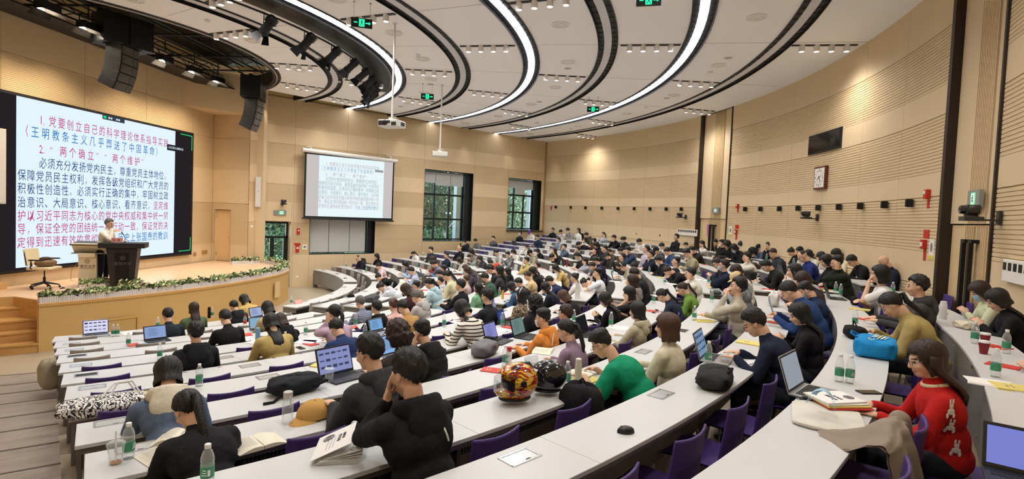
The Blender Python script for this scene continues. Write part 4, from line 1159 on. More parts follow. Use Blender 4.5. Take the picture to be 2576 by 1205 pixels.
for (px0, px1, py, z, n_, lab) in ((1708, 1755, 588, 2.90, 9, 'white strip of phone charging sockets on the curved wall by the double doors'), (2536, 2600, 680, 2.92, 6, 'white strip of phone charging sockets near the camera side door')):
    Pa, _ = cyl_obj(px0, py, z)
    Pb = Pa
    if px1 < 2576: Pb, rz = cyl_obj(px1, py, z)
    else:
        a_ = math.atan2(Pa.y - CCY, Pa.x - CCX) - 0.045; Pb = Vector((CCX + RW * math.cos(a_), CCY + RW * math.sin(a_), z))
    d = Pb - Pa; rz = math.atan2(d.y, d.x) 
    t = tag(empty('charging_strip', (Pa + Pb) / 2, rz), lab, 'socket strip'); L_ = d.length
    n2 = Vector((-math.sin(rz), math.cos(rz), 0)); sgn = -1 if n2.dot(Vector((Pa.x - CCX, Pa.y - CCY, 0))) > 0 else 1
    mb = MB(); mb.box((0, sgn * 0.03, 0), (L_, 0.05, 0.26)); mb.build('strip_body', M_OFFW, t, bevel=0.006)
    for j in range(n_):
        mb = MB(); mb.box(((j + 0.5) * L_ / n_ - L_ / 2, sgn * 0.058, 0.05), (L_ / n_ * 0.55, 0.008, 0.09)); mb.build('socket', M_BLACK, t)
P, rz = cyl_obj(2449, 499, 3.83, -0.05); t = tag(MB().box((0, -0.03, 0), (0.40, 0.05, 0.24)).build('exit_light', mat('grey sign plate', '#9ba39e', 0.4, metal=0.4), loc=P), 'green lit exit sign over the door closest to the camera', 'exit sign'); t.rotation_euler = (0, 0, rz)
mb = MB(); mb.box((0.0, -0.058, 0), (0.14, 0.004, 0.17)); mb.build('lit_panel', glow('exit lit green', '#8fe8a8', 1.0), t)
run_man(t, Matrix.Translation((0, -0.062, 0)) @ Matrix.Scale(0.9, 4), mt=glow('pale green mark', '#d9ffe4', 1.1), arrow=False)
P, rz = cyl_obj(1800, 525, 3.80, -0.05); t = tag(MB().box((0, -0.03, 0), (0.40, 0.05, 0.22)).build('exit_light', mat('grey sign plate', '#9ba39e', 0.4, metal=0.4), loc=P), 'grey exit sign plate above the double doors', 'exit sign'); t.rotation_euler = (0, 0, rz)
mb = MB(); mb.box((0.0, -0.058, 0), (0.16, 0.004, 0.12)); mb.build('lit_panel', glow('exit dim green', '#c8e8d0', 0.8), t)
P, rz = cyl_obj(1777, 578, 3.05, -0.10); t = tag(MB().box((0, -0.01, 0), (0.22, 0.008, 0.48)).build('poster', mat('pink poster', '#c77fb4', 0.6), loc=P), 'pink poster on the double doors', 'poster'); t.rotation_euler = (0, 0, rz)
mb = MB()
for j in range(9): mb.box((0.0, -0.016, 0.16 - j * 0.035), (0.17, 0.003, 0.010))
mb.build('printed_lines', mat('purple print', '#8d4f86', 0.7), t)

# ------------------------------------------------------------------ lecterns, chair and flower troughs on the stage
t = tag(empty('lectern', (1.42, 16.86, STH + 0.012), math.radians(-58 + 90 - 48)), 'black tapered lectern with a wide slab top and a crest', 'lectern')
mb = MB(); mb.add([(-0.24, -0.18, 0), (0.24, -0.18, 0), (0.24, 0.18, 0), (-0.24, 0.18, 0), (-0.33, -0.24, 1.02), (0.33, -0.24, 1.02), (0.33, 0.24, 1.02), (-0.33, 0.24, 1.02)], [(3, 2, 1, 0), (4, 5, 6, 7), (0, 1, 5, 4), (1, 2, 6, 5), (2, 3, 7, 6), (3, 0, 4, 7)])
M_LECT = mat('matt black lectern', '#1a1a1f', 0.5); mb.build('body', M_LECT, t, bevel=0.01)
mb = MB(); mb.box((0, 0.0, 1.09), (0.98, 0.55, 0.13)); mb.build('slab_top', M_LECT, t, bevel=0.012)
mb = MB(); mb.add([(-0.16, -0.235, 0.95), (0.16, -0.235, 0.95), (0.13, -0.20, 0.05), (-0.13, -0.20, 0.05)], [(0, 1, 2, 3), (3, 2, 1, 0)]); mb.build('front_panel', mat('slightly paler black', '#202026', 0.4), t, fix=False)
M_CREST = mat('grey crest print', '#5a5a62', 0.5)
def crest(parent, M, r=0.045, mt=None):
    mb = MB()
    for q in (1.0, 0.72, 0.42):
        mb.tube([(r * q * math.cos(a * PI / 9), 0, r * q * math.sin(a * PI / 9)) for a in range(19)], 0.0022, 4)
    for j in range(10): mb.box((r * 0.86 * math.cos(j * PI / 5), 0, r * 0.86 * math.sin(j * PI / 5)), (0.006, 0.002, 0.006))
    mb.box((0, 0, 0), (0.012, 0.002, 0.02))
    mb.build('crest_mark', mt or M_CREST, parent).matrix_local = M
crest(t, Matrix.Translation((0.02, -0.245, 0.78)), 0.055)
text_mesh('清华大学', 0.095, M_CREST, t, frame((-0.17, -0.240, 0.60), (1, 0, 0)))
mb = MB(); mb.box((-0.14, -0.05, 1.22), (0.24, 0.012, 0.11)); np_ = mb.build('desk_name_plate', mat('pink name card', '#eaa79c', 0.6), t)
text_mesh('陈 斌', 0.075, mat('dark red ink', '#7a3a38', 0.6), np_, frame((-0.24, -0.058, 1.19), (1, 0, 0)))
mb = MB(); mb.tube([(0.0, 0.08, 1.15), (0.0, 0.06, 1.3), (-0.08, 0.10, 1.42)], [0.008, 0.006, 0.014], 6); mb.lathe([(0.04, 0), (0.03, 0.02)], (0, 0.08, 1.155), 12); mb.build('microphone', M_BLACK, t, smooth=True)
t = tag(empty('control_desk', (0.74, 17.30, STH + 0.012), math.radians(-22)), 'slim cream control desk with a tilted monitor panel and crest', 'lectern')
M_CREAM = mat('cream laminate', '#d8cfb4', 0.45)
mb = MB(); mb.box((0, 0.05, 0.42), (0.38, 0.34, 0.84)); mb.build('pedestal', M_CREAM, t, bevel=0.008)
mb = MB(); mb.box((0.0, 0.0, 0.82), (0.36, 0.36, 0.10)); mb.build('collar', M_CREAM, t)
mb = MB(); R_ = Matrix.Rotation(math.radians(-52), 3, 'X'); mb.box((0, -0.02, 0.97), (0.68, 0.34, 0.035), R_); o = mb.build('monitor_back', M_CREAM, t, bevel=0.008)
mb = MB(); mb.box((0, 0.10, 1.10), (0.74, 0.46, 0.03), Matrix.Rotation(math.radians(8), 3, 'X')); mb.build('desk_top', mat('dark grey top', '#3a3a3c', 0.4), t, bevel=0.006)
mb = MB(); mb.box((0, 0.0, 0.86), (0.66, 0.3, 0.02)); mb.build('shelf', mat('grey shelf', '#7d7a72', 0.5), t)
crest(t, Matrix.Translation((0.0, -0.125, 0.66)), 0.055, mat('gold grey crest', '#8a8268', 0.5))
text_mesh('清华大学', 0.085, mat('brown grey ink', '#5b564a', 0.5), t, frame((-0.16, -0.124, 0.50), (1, 0, 0)))
mb = MB(); mb.box((0, -0.123, 0.475), (0.30, 0.003, 0.008)); mb.build('underline_mark', mat('brown grey ink', '#5b564a', 0.5), t)
mb = MB(); mb.tube([(-0.2, 0.1, 0.7), (-0.45, 0.2, 0.4), (-0.5, 0.3, 0.12), (-0.3, 0.4, 0.05), (-0.22, 0.3, 0.5)], 0.006, 5); mb.build('cable', mat('gold cable', '#b08a3c', 0.5), t)
mb = MB(); mb.box((-0.12, 0.32, 0.72), (0.12, 0.06, 0.14)); mb.build('orange_box', mat('orange plastic', '#c8502a', 0.5), t)
# office chair with a bag on it
t = tag(empty('office_chair', (-0.12, 17.35, STH + 0.012), math.radians(60)), 'cream swivel chair with black five-star base on the stage', 'chair')
M_CUSH = mat('cream upholstery', '#d8c8a4', 0.8, bump=0.1, bscale=150)
mb = MB(); mb.box((0, 0, 0.50), (0.52, 0.50, 0.07)); mb.build('seat', M_CUSH, t, bevel=0.03)
mb = MB(); mb.grid(lambda u, v: ((u - 0.5) * 0.48, 0.22 + 0.05 * (1 - (2 * u - 1) ** 2) + v * 0.06, 0.56 + v * 0.40), 8, 6); mb.grid(lambda u, v: ((u - 0.5) * 0.48, 0.255 + 0.05 * (1 - (2 * u - 1) ** 2) + v * 0.06, 0.56 + v * 0.40), 8, 6); mb.build('backrest', M_CUSH, t, smooth=True)
mb = MB(); mb.tube([(0, 0.08, 0.46), (0, 0.26, 0.44), (0, 0.29, 0.62)], 0.022, 8); mb.build('back_stem', M_DARKMET, t)
for s_ in (-1, 1):
    mb = MB(); mb.tube([(s_ * 0.22, 0.12, 0.48), (s_ * 0.30, 0.12, 0.52), (s_ * 0.31, 0.10, 0.70)], 0.014, 6); mb.box((s_ * 0.31, 0.0, 0.715), (0.07, 0.28, 0.028)); mb.build('armrest', M_DARKMET, t)
mb = MB(); mb.tube([(0, 0, 0.46), (0, 0, 0.25)], 0.014, 8); mb.tube([(0, 0, 0.28), (0, 0, 0.12)], 0.028, 10); mb.tube([(0.05, 0, 0.44), (0.28, 0.03, 0.40)], 0.008, 6); mb.build('gas_column', M_DARKMET, t)
for j in range(5):
    a = j * 2 * PI / 5 + 0.3; mb = MB(); mb.tube([(0, 0, 0.15), (0.28 * math.cos(a), 0.28 * math.sin(a), 0.08)], [0.03, 0.016], 6); l_ = mb.build('base_leg', M_DARKMET, t)
    mb = MB(); mb.lathe([(0.026, -0.015), (0.026, 0.015)], (0.29 * math.cos(a), 0.29 * math.sin(a), 0.028), 10, (math.sin(a), -math.cos(a), 0)); mb.tube([(0.28 * math.cos(a), 0.28 * math.sin(a), 0.08), (0.285 * math.cos(a), 0.285 * math.sin(a), 0.03)], 0.01, 6); mb.build('caster', M_BLACK, l_)
t = tag(empty('handbag', (-0.10, 17.33, STH + 0.55), 0.5), 'slumped brown leather bag with a dark top lying on the cream swivel chair', 'bag')
mb = MB(); mb.grid(lambda u, v: (0.22 * math.cos(2 * PI * u) * math.sin(PI * v) ** 0.6 * (1 + 0.08 * math.sin(9 * u * PI)), 0.15 * math.sin(2 * PI * u) * math.sin(PI * v) ** 0.6, 0.09 - 0.09 * math.cos(PI * v) * 1.0), 24, 12, True); mb.build('bag_body', mat('brown leather', '#7a5f42', 0.55, bump=0.3, bscale=12), t, smooth='all')
mb = MB(); mb.ell((0.0, 0.0, 0.19), (0.13, 0.10, 0.05)); mb.build('bag_top', mat('dark cloth', '#2b2a2c', 0.8), t, smooth=True)
mb = MB(); mb.tube([(-0.15, 0, 0.12), (-0.10, -0.1, 0.22), (0.1, -0.1, 0.22), (0.16, 0, 0.1)], 0.01, 6); mb.build('strap', mat('brown leather', '#7a5f42', 0.55), t)
# flower troughs
M_PICK = mat('white picket plastic', '#dcd9d6', 0.5)
M_PLANT = [mat('plant green', '#5d7a48', 0.6, vary=0.3), mat('plant pale', '#b8c08a', 0.6), mat('plant dark', '#3a2a30', 0.6), mat('plant cream', '#d9d8a8', 0.6)]
def trough_mesh(L_, seed):
    mb = MB(); n_ = int(L_ / 0.036)
    for sy in (-0.075, 0.075):
        for j in range(n_):
            mb.box((-L_ / 2 + (j + 0.5) * L_ / n_, sy, 0.06), (L_ / n_ * 0.78, 0.012, 0.12 + 0.01 * (j % 2)))
        mb.box((0, sy * 0.9, 0.045), (L_, 0.008, 0.02)); mb.box((0, sy * 0.9, 0.095), (L_, 0.008, 0.02))
    mb.box((0, 0, 0.04), (L_ - 0.01, 0.13, 0.07))
    for sx in (-1, 1):
        for j in range(4): mb.box((sx * L_ / 2, -0.055 + j * 0.036, 0.06), (0.012, 0.028, 0.12))
    a = mb.mesh('picket_trough', M_PICK)
    r = random.Random(seed); lf = MB()
    for _ in range(int(L_ * 210)):
        x_ = r.uniform(-L_ / 2, L_ / 2); y_ = r.gauss(0, 0.055); z_ = 0.12 + abs(r.gauss(0, 0.05)) * (1.3 if r.random() < 0.1 else 1)
        s_ = r.uniform(0.045, 0.09); E_ = Euler((r.uniform(-1.1, 1.1), r.uniform(-1.1, 1.1), r.uniform(0, 6.28))).to_matrix()
        vs = [Vector((x_, y_, z_)) + E_ @ (Vector(q) * s_) for q in ((-0.8, 0, 0), (-0.2, -0.42, 0.12), (0.5, -0.22, 0.1), (0.95, 0, -0.1), (0.5, 0.22, 0.1), (-0.2, 0.42, 0.12))]
        lf.add(vs, [(0, 1, 2, 3), (0, 3, 4, 5)]); c = r.choice([0, 0, 0, 1, 1, 3, 2]); lf.m[-1] = c; lf.m[-2] = c
    b = lf.mesh('foliage', M_PLANT, fix=False)
    return a, b
TRO = [trough_mesh(0.5, i) for i in range(3)]
path = [Vector((x, y, 0)) for x, y in FRONT]
inset = []
acc = 0; k_ = 0
seglens = [(path[i + 1] - path[i]).length for i in range(len(path) - 1)]
tot = sum(seglens); pos = 0.28; troughs = []
while pos < tot - 0.15:
    d = pos; i = 0
    while i < len(seglens) - 1 and d > seglens[i]: d -= seglens[i]; i += 1
    u = (path[i + 1] - path[i]).normalized(); p = path[i] + u * d; n2 = Vector((-u.y, u.x, 0))
    troughs.append((p + n2 * 0.13, math.atan2(u.y, u.x))); pos += 0.515
e_ = Vector((6.35, 22.0, 0))
troughs += [(Vector((5.35, 21.9, 0)), 0.12), (Vector((5.86, 21.98, 0)), 0.12), (onz(232, 727, STH), 0.0), (onz(265, 723, STH) , 0.1), (onz(328, 727, STH), 0.15)]
for i, (p, a) in enumerate(troughs):
    lab = 'white picket flower trough, %s along the stage edge from the oak steps' % ORD[i]
    if i >= len(troughs) - 5: lab = ['white picket flower trough standing at the back by the glass door', 'white picket flower trough at the far back corner of the stage', 'white picket flower trough in front of the cream control desk', 'white picket flower trough between the cream desk and the speaker', 'white picket flower trough in front of the black lectern'][i - len(troughs) + 5]
    t = tag(empty('flower_trough', (p.x, p.y, STH + 0.012), a), lab, 'planter', 'white picket flower troughs on the stage')
    q = TRO[i % 3]; inst(q[0], 'picket_trough', t); tag(inst(q[1], 'foliage', t), kind='stuff')
# ------------------------------------------------------------------ desks
M_DTOP = mat('white laminate desk top', '#cbcccb', 0.32, bump=0.01, bscale=300, vary=0.02, vscale=2)
M_DFRONT = mat('grey desk front', '#86827f', 0.42, metal=0.25, bump=0.02, bscale=200)
M_DSIDE = mat('grey desk end', '#77736f', 0.5)
M_PERF = mat('dark panel with painted lit holes', '#1d1a1c', 0.5)
def _perf():
    m = M_PERF; n = m.node_tree.nodes; L = m.node_tree.links; b = n['Principled BSDF']
    tc = n.new('ShaderNodeTexCoord'); sep = n.new('ShaderNodeSeparateXYZ'); L.new(tc.outputs['UV'], sep.inputs[0])
    def fr(sock):
        a = n.new('ShaderNodeMath'); a.operation = 'FRACT'; L.new(sock, a.inputs[0])
        s = n.new('ShaderNodeMath'); s.operation = 'SUBTRACT'; L.new(a.outputs[0], s.inputs[0]); s.inputs[1].default_value = 0.5
        q = n.new('ShaderNodeMath'); q.operation = 'POWER'; L.new(s.outputs[0], q.inputs[0]); q.inputs[1].default_value = 2
        return q.outputs[0]
    ad = n.new('ShaderNodeMath'); ad.operation = 'ADD'; L.new(fr(sep.outputs[0]), ad.inputs[0]); L.new(fr(sep.outputs[1]), ad.inputs[1])
    lt = n.new('ShaderNodeMath'); lt.operation = 'LESS_THAN'; L.new(ad.outputs[0], lt.inputs[0]); lt.inputs[1].default_value = 0.045
    mx = n.new('ShaderNodeMix'); mx.data_type = 'RGBA'; mx.inputs['A'].default_value = (*srgb('#1d1a1c'), 1); mx.inputs['B'].default_value = (*srgb('#9c9a98'), 1)  # pale dots paint the light coming through the holes
    L.new(lt.outputs[0], mx.inputs['Factor']); L.new(mx.outputs['Result'], b.inputs['Base Color'])
_perf()
def interp(x, t):
    for i in range(len(t) - 1):
        if x <= t[i + 1][0]:
            u = (x - t[i][0]) / (t[i + 1][0] - t[i][0]); return t[i][1] + (t[i + 1][1] - t[i][1]) * max(0, u)
    return t[-1][1]
def block_range(b, k):
    r = rk(k)
    bs = interp(k, [(-12, -60.8), (-8, -60.2), (-4, -59.0), (2, -57.4)])
    ce = interp(k, [(-12, -20.8), (-10, -22.0), (-7, -24.8), (2, -25.2)])
    if b == 'A':
        x = -0.078 + 0.0136 * r
        return -90 - math.degrees(math.asin((DCX - x) / r)), bs - math.degrees((1.05 if k < -8 else 0.8) / r)
    if b == 'B': return bs, ce - math.degrees(0.62 / r)
    return ce, math.degrees(math.asin((21.86 - DCY) / r))
BLK = {'A': 'aisle-side', 'B': 'middle', 'C': 'window-side'}
NUM = ['zero', 'one', 'two', 'three', 'four', 'five', 'six', 'seven', 'eight', 'nine', 'ten', 'eleven', 'twelve', 'thirteen', 'fourteen', 'fifteen']
def row_name(k): return NUM[k + 13]
DESKS = {}
for k in range(-12, 3):
    for b in 'ABC':
        if b == 'A' and k == -12: continue
        a0, a1 = block_range(b, k); r = rk(k); z = zk(k)
        t = tag(empty('curved_desk', (0, 0, 0)), 'long white curved desk with grey front, row %s of the %s block' % (row_name(k), BLK[b]), 'desk', 'curved lecture desks')
        DESKS[(b, k)] = t
        L_ = math.radians(a1 - a0) * r; n_ = max(1, int(round(L_ / 1.9)))
        for i in range(n_):
            b0 = a0 + (a1 - a0) * i / n_; b1 = a0 + (a1 - a0) * (i + 1) / n_
            g = math.degrees(0.0012 / r)
            mb = MB(); mb.arc(DCX, DCY, r - DW / 2, r + DW / 2, b0 + g, b1 - g, z - 0.028, z, n=max(2, int((b1 - b0) * 1.2)))
            mb.build('desktop_panel', M_DTOP, t, bevel=0.003 if k > -6 else 0)
        mb = MB(); mb.arc(DCX, DCY, r - DW / 2 + 0.02, r - DW / 2 + 0.035, a0 + 0.15, a1 - 0.15, z - 0.60, z - 0.028); mb.build('front_panel', M_DFRONT, t)
        # perforated inner panel, with uv in metres for the painted lit holes
        zt_, zb_ = z - 0.035, z - 0.34; rr_ = r - DW / 2 + 0.045; nn = max(4, int((a1 - a0) * 1.2)); vs = []; fs = []; uv = []
        for i in range(nn + 1):
            a = math.radians(a0 + 0.2 + (a1 - a0 - 0.4) * i / nn)
            vs += [(DCX + rr_ * math.cos(a), DCY + rr_ * math.sin(a), zb_), (DCX + rr_ * math.cos(a), DCY + rr_ * math.sin(a), zt_)]
            u = rr_ * a / 0.028; uv += [(u, 0), (u, 0.305 / 0.028)]
        for i in range(nn): fs.append((2 * i, 2 * i + 1, 2 * i + 3, 2 * i + 2))
        me = bpy.data.meshes.new('inner_panel'); me.from_pydata(vs, [], fs); me.materials.append(M_PERF)
        ul = me.uv_layers.new(name='UVMap')
        for lp_ in me.loops: ul.data[lp_.index].uv = uv[lp_.vertex_index]
        inst(me, 'inner_panel', t)
        mb = MB(); mb.arc(DCX, DCY, r + DW / 2 - 0.06, r + DW / 2 - 0.03, a0 + 0.1, a1 - 0.1, z - 0.075, z - 0.028); mb.build('edge_rail', M_DSIDE, t)
        m_ = n_ + 1
        for i in range(m_):
            a = a0 + 0.25 + (a1 - a0 - 0.5) * i / (m_ - 1) if m_ > 1 else a0
            x_, y_ = polar(r - 0.06, a, DCX, DCY)
            mb = MB()
            if i in (0, m_ - 1):
                x_, y_ = polar(r - 0.01, a, DCX, DCY); mb.box((x_, y_, z - 0.09), (DW - 0.06, 0.03, 0.12), math.radians(a)); x2, y2 = polar(r - 0.12, a, DCX, DCY); mb.box((x2, y2, z - 0.44), (0.20, 0.03, 0.60), math.radians(a))
            else:
                mb.box((x_, y_, z - 0.385), (0.06, 0.03, 0.71), math.radians(a)); mb.box((x_, y_, z - 0.045), (0.34, 0.03, 0.03), math.radians(a))
            mb.build('leg', M_DSIDE, t)
        if k >= 1:
            mb = MB()
            nr = int(L_ / 0.42)
            for i in range(nr):
                for dz in (0.10, 0.50):
                    x_, y_ = polar(r - DW / 2 + 0.018, a0 + (a1 - a0) * (i + 0.5) / nr, DCX, DCY); aa = math.radians(a0 + (a1 - a0) * (i + 0.5) / nr)
                    mb.lathe([(0.008, 0), (0.006, 0.004)], (x_, y_, z - dz), 8, (-math.cos(aa), -math.sin(aa), 0))
            tag(mb.build('rivets', M_METAL, t), kind='stuff')
# flip-up socket boxes let into the tops
M_SILV = mat('silver socket frame', '#bfc0c2', 0.25, metal=0.8); M_LID = mat('pale socket lid', '#cfd0d0', 0.25, metal=0.5)
def socket_meshes():
    a = MB()
    for (x, y, sx, sy) in ((0, 0.058, 0.22, 0.014), (0, -0.058, 0.22, 0.014), (0.103, 0, 0.014, 0.116), (-0.103, 0, 0.014, 0.116)): a.box((x, y, 0.002), (sx, sy, 0.004))
    b = MB(); b.box((0, 0, 0.001), (0.188, 0.098, 0.003)); c = MB(); c.box((0.02, -0.045, 0.003), (0.03, 0.012, 0.002))
    d = MB(); d.box((0, 0, 0.0005), (0.19, 0.1, 0.002))
    return a.mesh('frame', M_SILV), b.mesh('lid', M_LID), c.mesh('finger_notch', M_BLACK), d.mesh('open_well', M_BLACK)
k1, k2, k3, k4 = socket_meshes()
SOCK = [(1308, 1150, 0), (1663, 992, 0), (915, 1006, 0), (282, 1062, 0), (343, 1126, 0), (233, 974, 0), (217, 943, 1), (204, 919, 0), (194, 895, 1), (187, 880, 0), (181, 865, 0), (563, 900, 0), (629, 920, 0), (675, 948, 0), (693, 887, 0), (1177, 844, 0), (764, 758, 0), (831, 739, 0), (866, 722, 0), (801, 768, 0), (875, 749, 0), (918, 733, 0), (880, 767, 0), (813, 679, 1), (848, 689, 1), (868, 700, 1), (905, 682, 1), (995, 728, 1), (1717, 832, 1), (1619, 885, 0)]
for (px, py, op) in SOCK:
    P, k, a = on_desk(px, py)
    b = 'A' if math.degrees(a) < block_range('A', k)[1] else 'B' if math.degrees(a) < block_range('B', k)[1] else 'C'
    f = inst(k1, 'socket_frame', DESKS.get((b, k)), (P.x, P.y, P.z), a + PI / 2)
    if op: inst(k4, 'open_well', f)
    else: inst(k2, 'lid', f); inst(k3, 'finger_notch', f)

# ------------------------------------------------------------------ chairs
M_PURP = mat('purple seat plastic', '#44306f', 0.42); M_BEIGE = mat('beige grey seat plastic', '#a79f97', 0.45); M_WSEAT = mat('white seat plastic', '#dedad4', 0.45)
M_LEGM = mat('grey chair leg', '#8b8d90', 0.35, metal=0.7)
def chair_meshes():
    def back(u, v, off=0.0):
        x = (u - 0.5) * (0.43 - 0.05 * v); c = 1 - (2 * u - 1) ** 2
        y = -0.20 - 0.035 * c + off - 0.05 * v
        z = 0.44 + 0.40 * v + (0.012 * (1 - c) if v > 0.9 else 0)
        if 0.18 < v < 0.62 and 0.12 < u < 0.88: y += 0.008 * math.sin(v * 2 * PI / 0.088)
        return (x, y, z)
    b = MB(); b.grid(lambda u, v: back(u, v), 10, 22); b.grid(lambda u, v: back(u, v, -0.014), 10, 22)
    n1 = 11 * 23
    # close the rim
    rim = [i for i in range(11)] + [11 * j + 10 for j in range(1, 23)] + [22 * 11 + i for i in range(9, -1, -1)] + [11 * j for j in range(21, 0, -1)]
    for i in range(len(rim)): q = rim[i]; p = rim[(i + 1) % len(rim)]; b.f.append((q, p, p + n1, q + n1)); b.m.append(0)
    s = MB(); s.grid(lambda u, v: ((u - 0.5) * 0.44, -0.20 + 0.42 * v, 0.445 - 0.018 * math.sin(PI * u) - (0.03 * max(0, v - 0.85) / 0.15)), 8, 8)
    s.grid(lambda u, v: ((u - 0.5) * 0.44, -0.20 + 0.42 * v, 0.430 - 0.018 * math.sin(PI * u) - (0.03 * max(0, v - 0.85) / 0.15)), 8, 8)
    legs = []
    for (sx, sy) in ((-1, 1), (1, 1), (-1, -1), (1, -1)):
        l = MB(); l.tube([(sx * 0.17, sy * 0.14, 0.43), (sx * 0.20, sy * 0.19, 0.0)], 0.011, 6); legs.append(l.mesh('leg', M_LEGM, True))
    br = MB(); br.tube([(-0.18, -0.15, 0.42), (0.18, -0.15, 0.42)], 0.009, 5); br.tube([(-0.18, 0.15, 0.41), (0.18, 0.15, 0.41)], 0.009, 5)
    return b.mesh('backrest', M_PURP, 'all'), s.mesh('seat', M_PURP, 'all'), legs, br.mesh('seat_frame', M_LEGM)
CB, CS, CLG, CBR = chair_meshes()
def obmat(o, m):
    for sl in o.material_slots: sl.link = 'OBJECT'; sl.material = m
    return o
def chair(x, y, z, rz, m, label, group, legs=True):
    t = tag(empty('lecture_chair', (x, y, z), rz), label, 'chair', group)
    obmat(inst(CB, 'backrest', t), m); obmat(inst(CS, 'seat', t), m)
    if legs:
        for l in CLG: inst(l, 'leg', t)
        inst(CBR, 'seat_frame', t)
    return t
# ------------------------------------------------------------------ people
M_SKIN = mat('skin', '#d6ad90', 0.55, bump=0.02, bscale=200); M_SKIN.node_tree.nodes['Principled BSDF'].inputs['Subsurface Weight'].default_value = 0.06
M_EYE = mat('dark eye and brow', '#241a18', 0.4); M_LIP = mat('lips', '#a8625a', 0.5)
def hairmat(name, c):
    return mat(name, c, 0.5, bump=0.5, bscale=90, stretch=(1, 1, 0.15), vary=0.25, vscale=40)
H_BLACK = hairmat('black hair', '#14110f'); H_BROWN = hairmat('dark brown hair', '#2e1d15'); H_LB = hairmat('brown hair', '#4a2f1e'); H_GREY = hairmat('greying hair', '#5a5753')
def remesh(mb, vox, it=2, dec=None):
    me = mb.mesh('tmp', [], fix=False)
    o = bpy.data.objects.new('tmp', me); COL.objects.link(o)
    r = o.modifiers.new('r', 'REMESH'); r.mode = 'VOXEL'; r.voxel_size = vox
    s = o.modifiers.new('s', 'SMOOTH'); s.factor = 0.5; s.iterations = it
    dg = bpy.context.evaluated_depsgraph_get()
    out = bpy.data.meshes.new_from_object(o.evaluated_get(dg))
    bpy.data.objects.remove(o)
    out.polygons.foreach_set('use_smooth', [True] * len(out.polygons))
    return out
def Rx(d): return Matrix.Rotation(math.radians(d), 4, 'X')
def Rz(d): return Matrix.Rotation(math.radians(d), 4, 'Z')
def Ry(d): return Matrix.Rotation(math.radians(d), 4, 'Y')
def elbow(S, W, l1, l2, pole):
    d = W - S; D = min(d.length, (l1 + l2) * 0.995); u = d.normalized()
    a = (l1 * l1 - l2 * l2 + D * D) / (2 * D); h = math.sqrt(max(0, l1 * l1 - a * a))
    p = Vector(pole); p = (p - u * p.dot(u)).normalized()
    return S + u * a + p * h, S + u * D
HAND = {  # (wrist, finger direction, palm normal, curl)
 'desk': lambda s: (Vector((s * 0.15, 0.40, 0.775)), Vector((-s * 0.35, 0.93, -0.04)), Vector((0, 0, -1)), 0.25),
 'fold': lambda s: (Vector((s * 0.10, 0.34, 0.775)), Vector((-s * 0.90, 0.40, 0.0)), Vector((0, 0, -1)), 0.35),
 'write': lambda s: (Vector((s * 0.12, 0.40, 0.780)), Vector((-s * 0.5, 0.80, 0.0)), Vector((-s * 0.5, 0, -0.85)), 0.9),
 'type': lambda s: (Vector((s * 0.13, 0.38, 0.785)), Vector((-s * 0.25, 0.95, 0.05)), Vector((0, 0, -1)), 0.35),
 'phone': lambda s: (Vector((s * 0.07, 0.30, 0.86)), Vector((-s * 0.35, 0.6, 0.65)), Vector((-s * 0.8, 0.1, -0.2)), 0.8),
 'lap': lambda s: (Vector((s * 0.10, 0.24, 0.62)), Vector((-s * 0.5, 0.85, -0.1)), Vector((0, 0, -1)), 0.4),
 'cheek': None, 'mouth': None, 'face': None, 'brow': None,
}
def hand(mb, W, fd, pn, curl, s, fr=0.0095):
    fd = fd.normalized(); pn = (pn - fd * pn.dot(fd)).normalized(); sd = fd.cross(pn)          # across the palm
    R = Matrix((sd, fd, pn)).transposed()
    c = W + fd * 0.045
    mb.ell(c, (0.040, 0.052, 0.016), R, 10, 6); mb.cap(W, W + fd * 0.03, 0.026, 0.024, 8)
    L = (0.034, 0.040, 0.037, 0.029)
    for i in range(4):
        o = (i - 1.5) * 0.0205
        b = W + fd * 0.085 + sd * o
        a1 = curl * 0.7; d1 = (fd * math.cos(a1) + pn * math.sin(a1)); m = b + d1 * L[i]
        a2 = curl * 1.7; d2 = (fd * math.cos(a2) + pn * math.sin(a2)); e = m + d2 * L[i] * 0.9
        mb.cap(b - fd * 0.012, m, fr, fr * 0.95, 6); mb.cap(m, e, fr * 0.95, fr * 0.8, 6)
    tb = -1 if sd.dot(Vector((s, 0, 0))) > 0 else 1
    b = W + fd * 0.025 + sd * (tb * 0.03); m = b + (fd * 0.6 + sd * tb * 0.7 + pn * 0.35 * (1 + curl)).normalized() * 0.036; e = m + (fd * 0.9 + pn * curl * 0.5).normalized() * 0.030
    mb.cap(b, m, fr * 1.2, fr * 1.1, 6); mb.cap(m, e, fr * 1.1, fr * 0.9, 6)
def head_shapes(mb, M, fine=False):
    def E_(c, r):
        mb.ell(M @ Vector(c), r, M.to_3x3(), 20 if fine else 16, 14 if fine else 10)
    E_((0, -0.018, 0.032), (0.074, 0.091, 0.083)); E_((0, 0.028, -0.018), (0.061, 0.062, 0.084)); E_((0, 0.048, -0.083), (0.037, 0.036, 0.030))
    E_((0, 0.010, -0.055), (0.055, 0.055, 0.045))
    for s in (-1, 1):
        E_((s * 0.076, -0.004, -0.008), (0.009, 0.018, 0.031)); E_((s * 0.034, 0.058, -0.028), (0.026, 0.026, 0.024)); E_((s * 0.030, 0.070, 0.004), (0.017, 0.014, 0.011))
    E_((0, 0.073, 0.024), (0.046, 0.014, 0.011)); E_((0, 0.080, -0.058), (0.024, 0.013, 0.008)); E_((0, 0.079, -0.069), (0.020, 0.012, 0.008))
    mb.cap(M @ Vector((0, 0.083, 0.008)), M @ Vector((0, 0.101, -0.028)), 0.010, 0.0135, 8)
    for s in (-1, 1): E_((s * 0.013, 0.088, -0.033), (0.010, 0.012, 0.008))
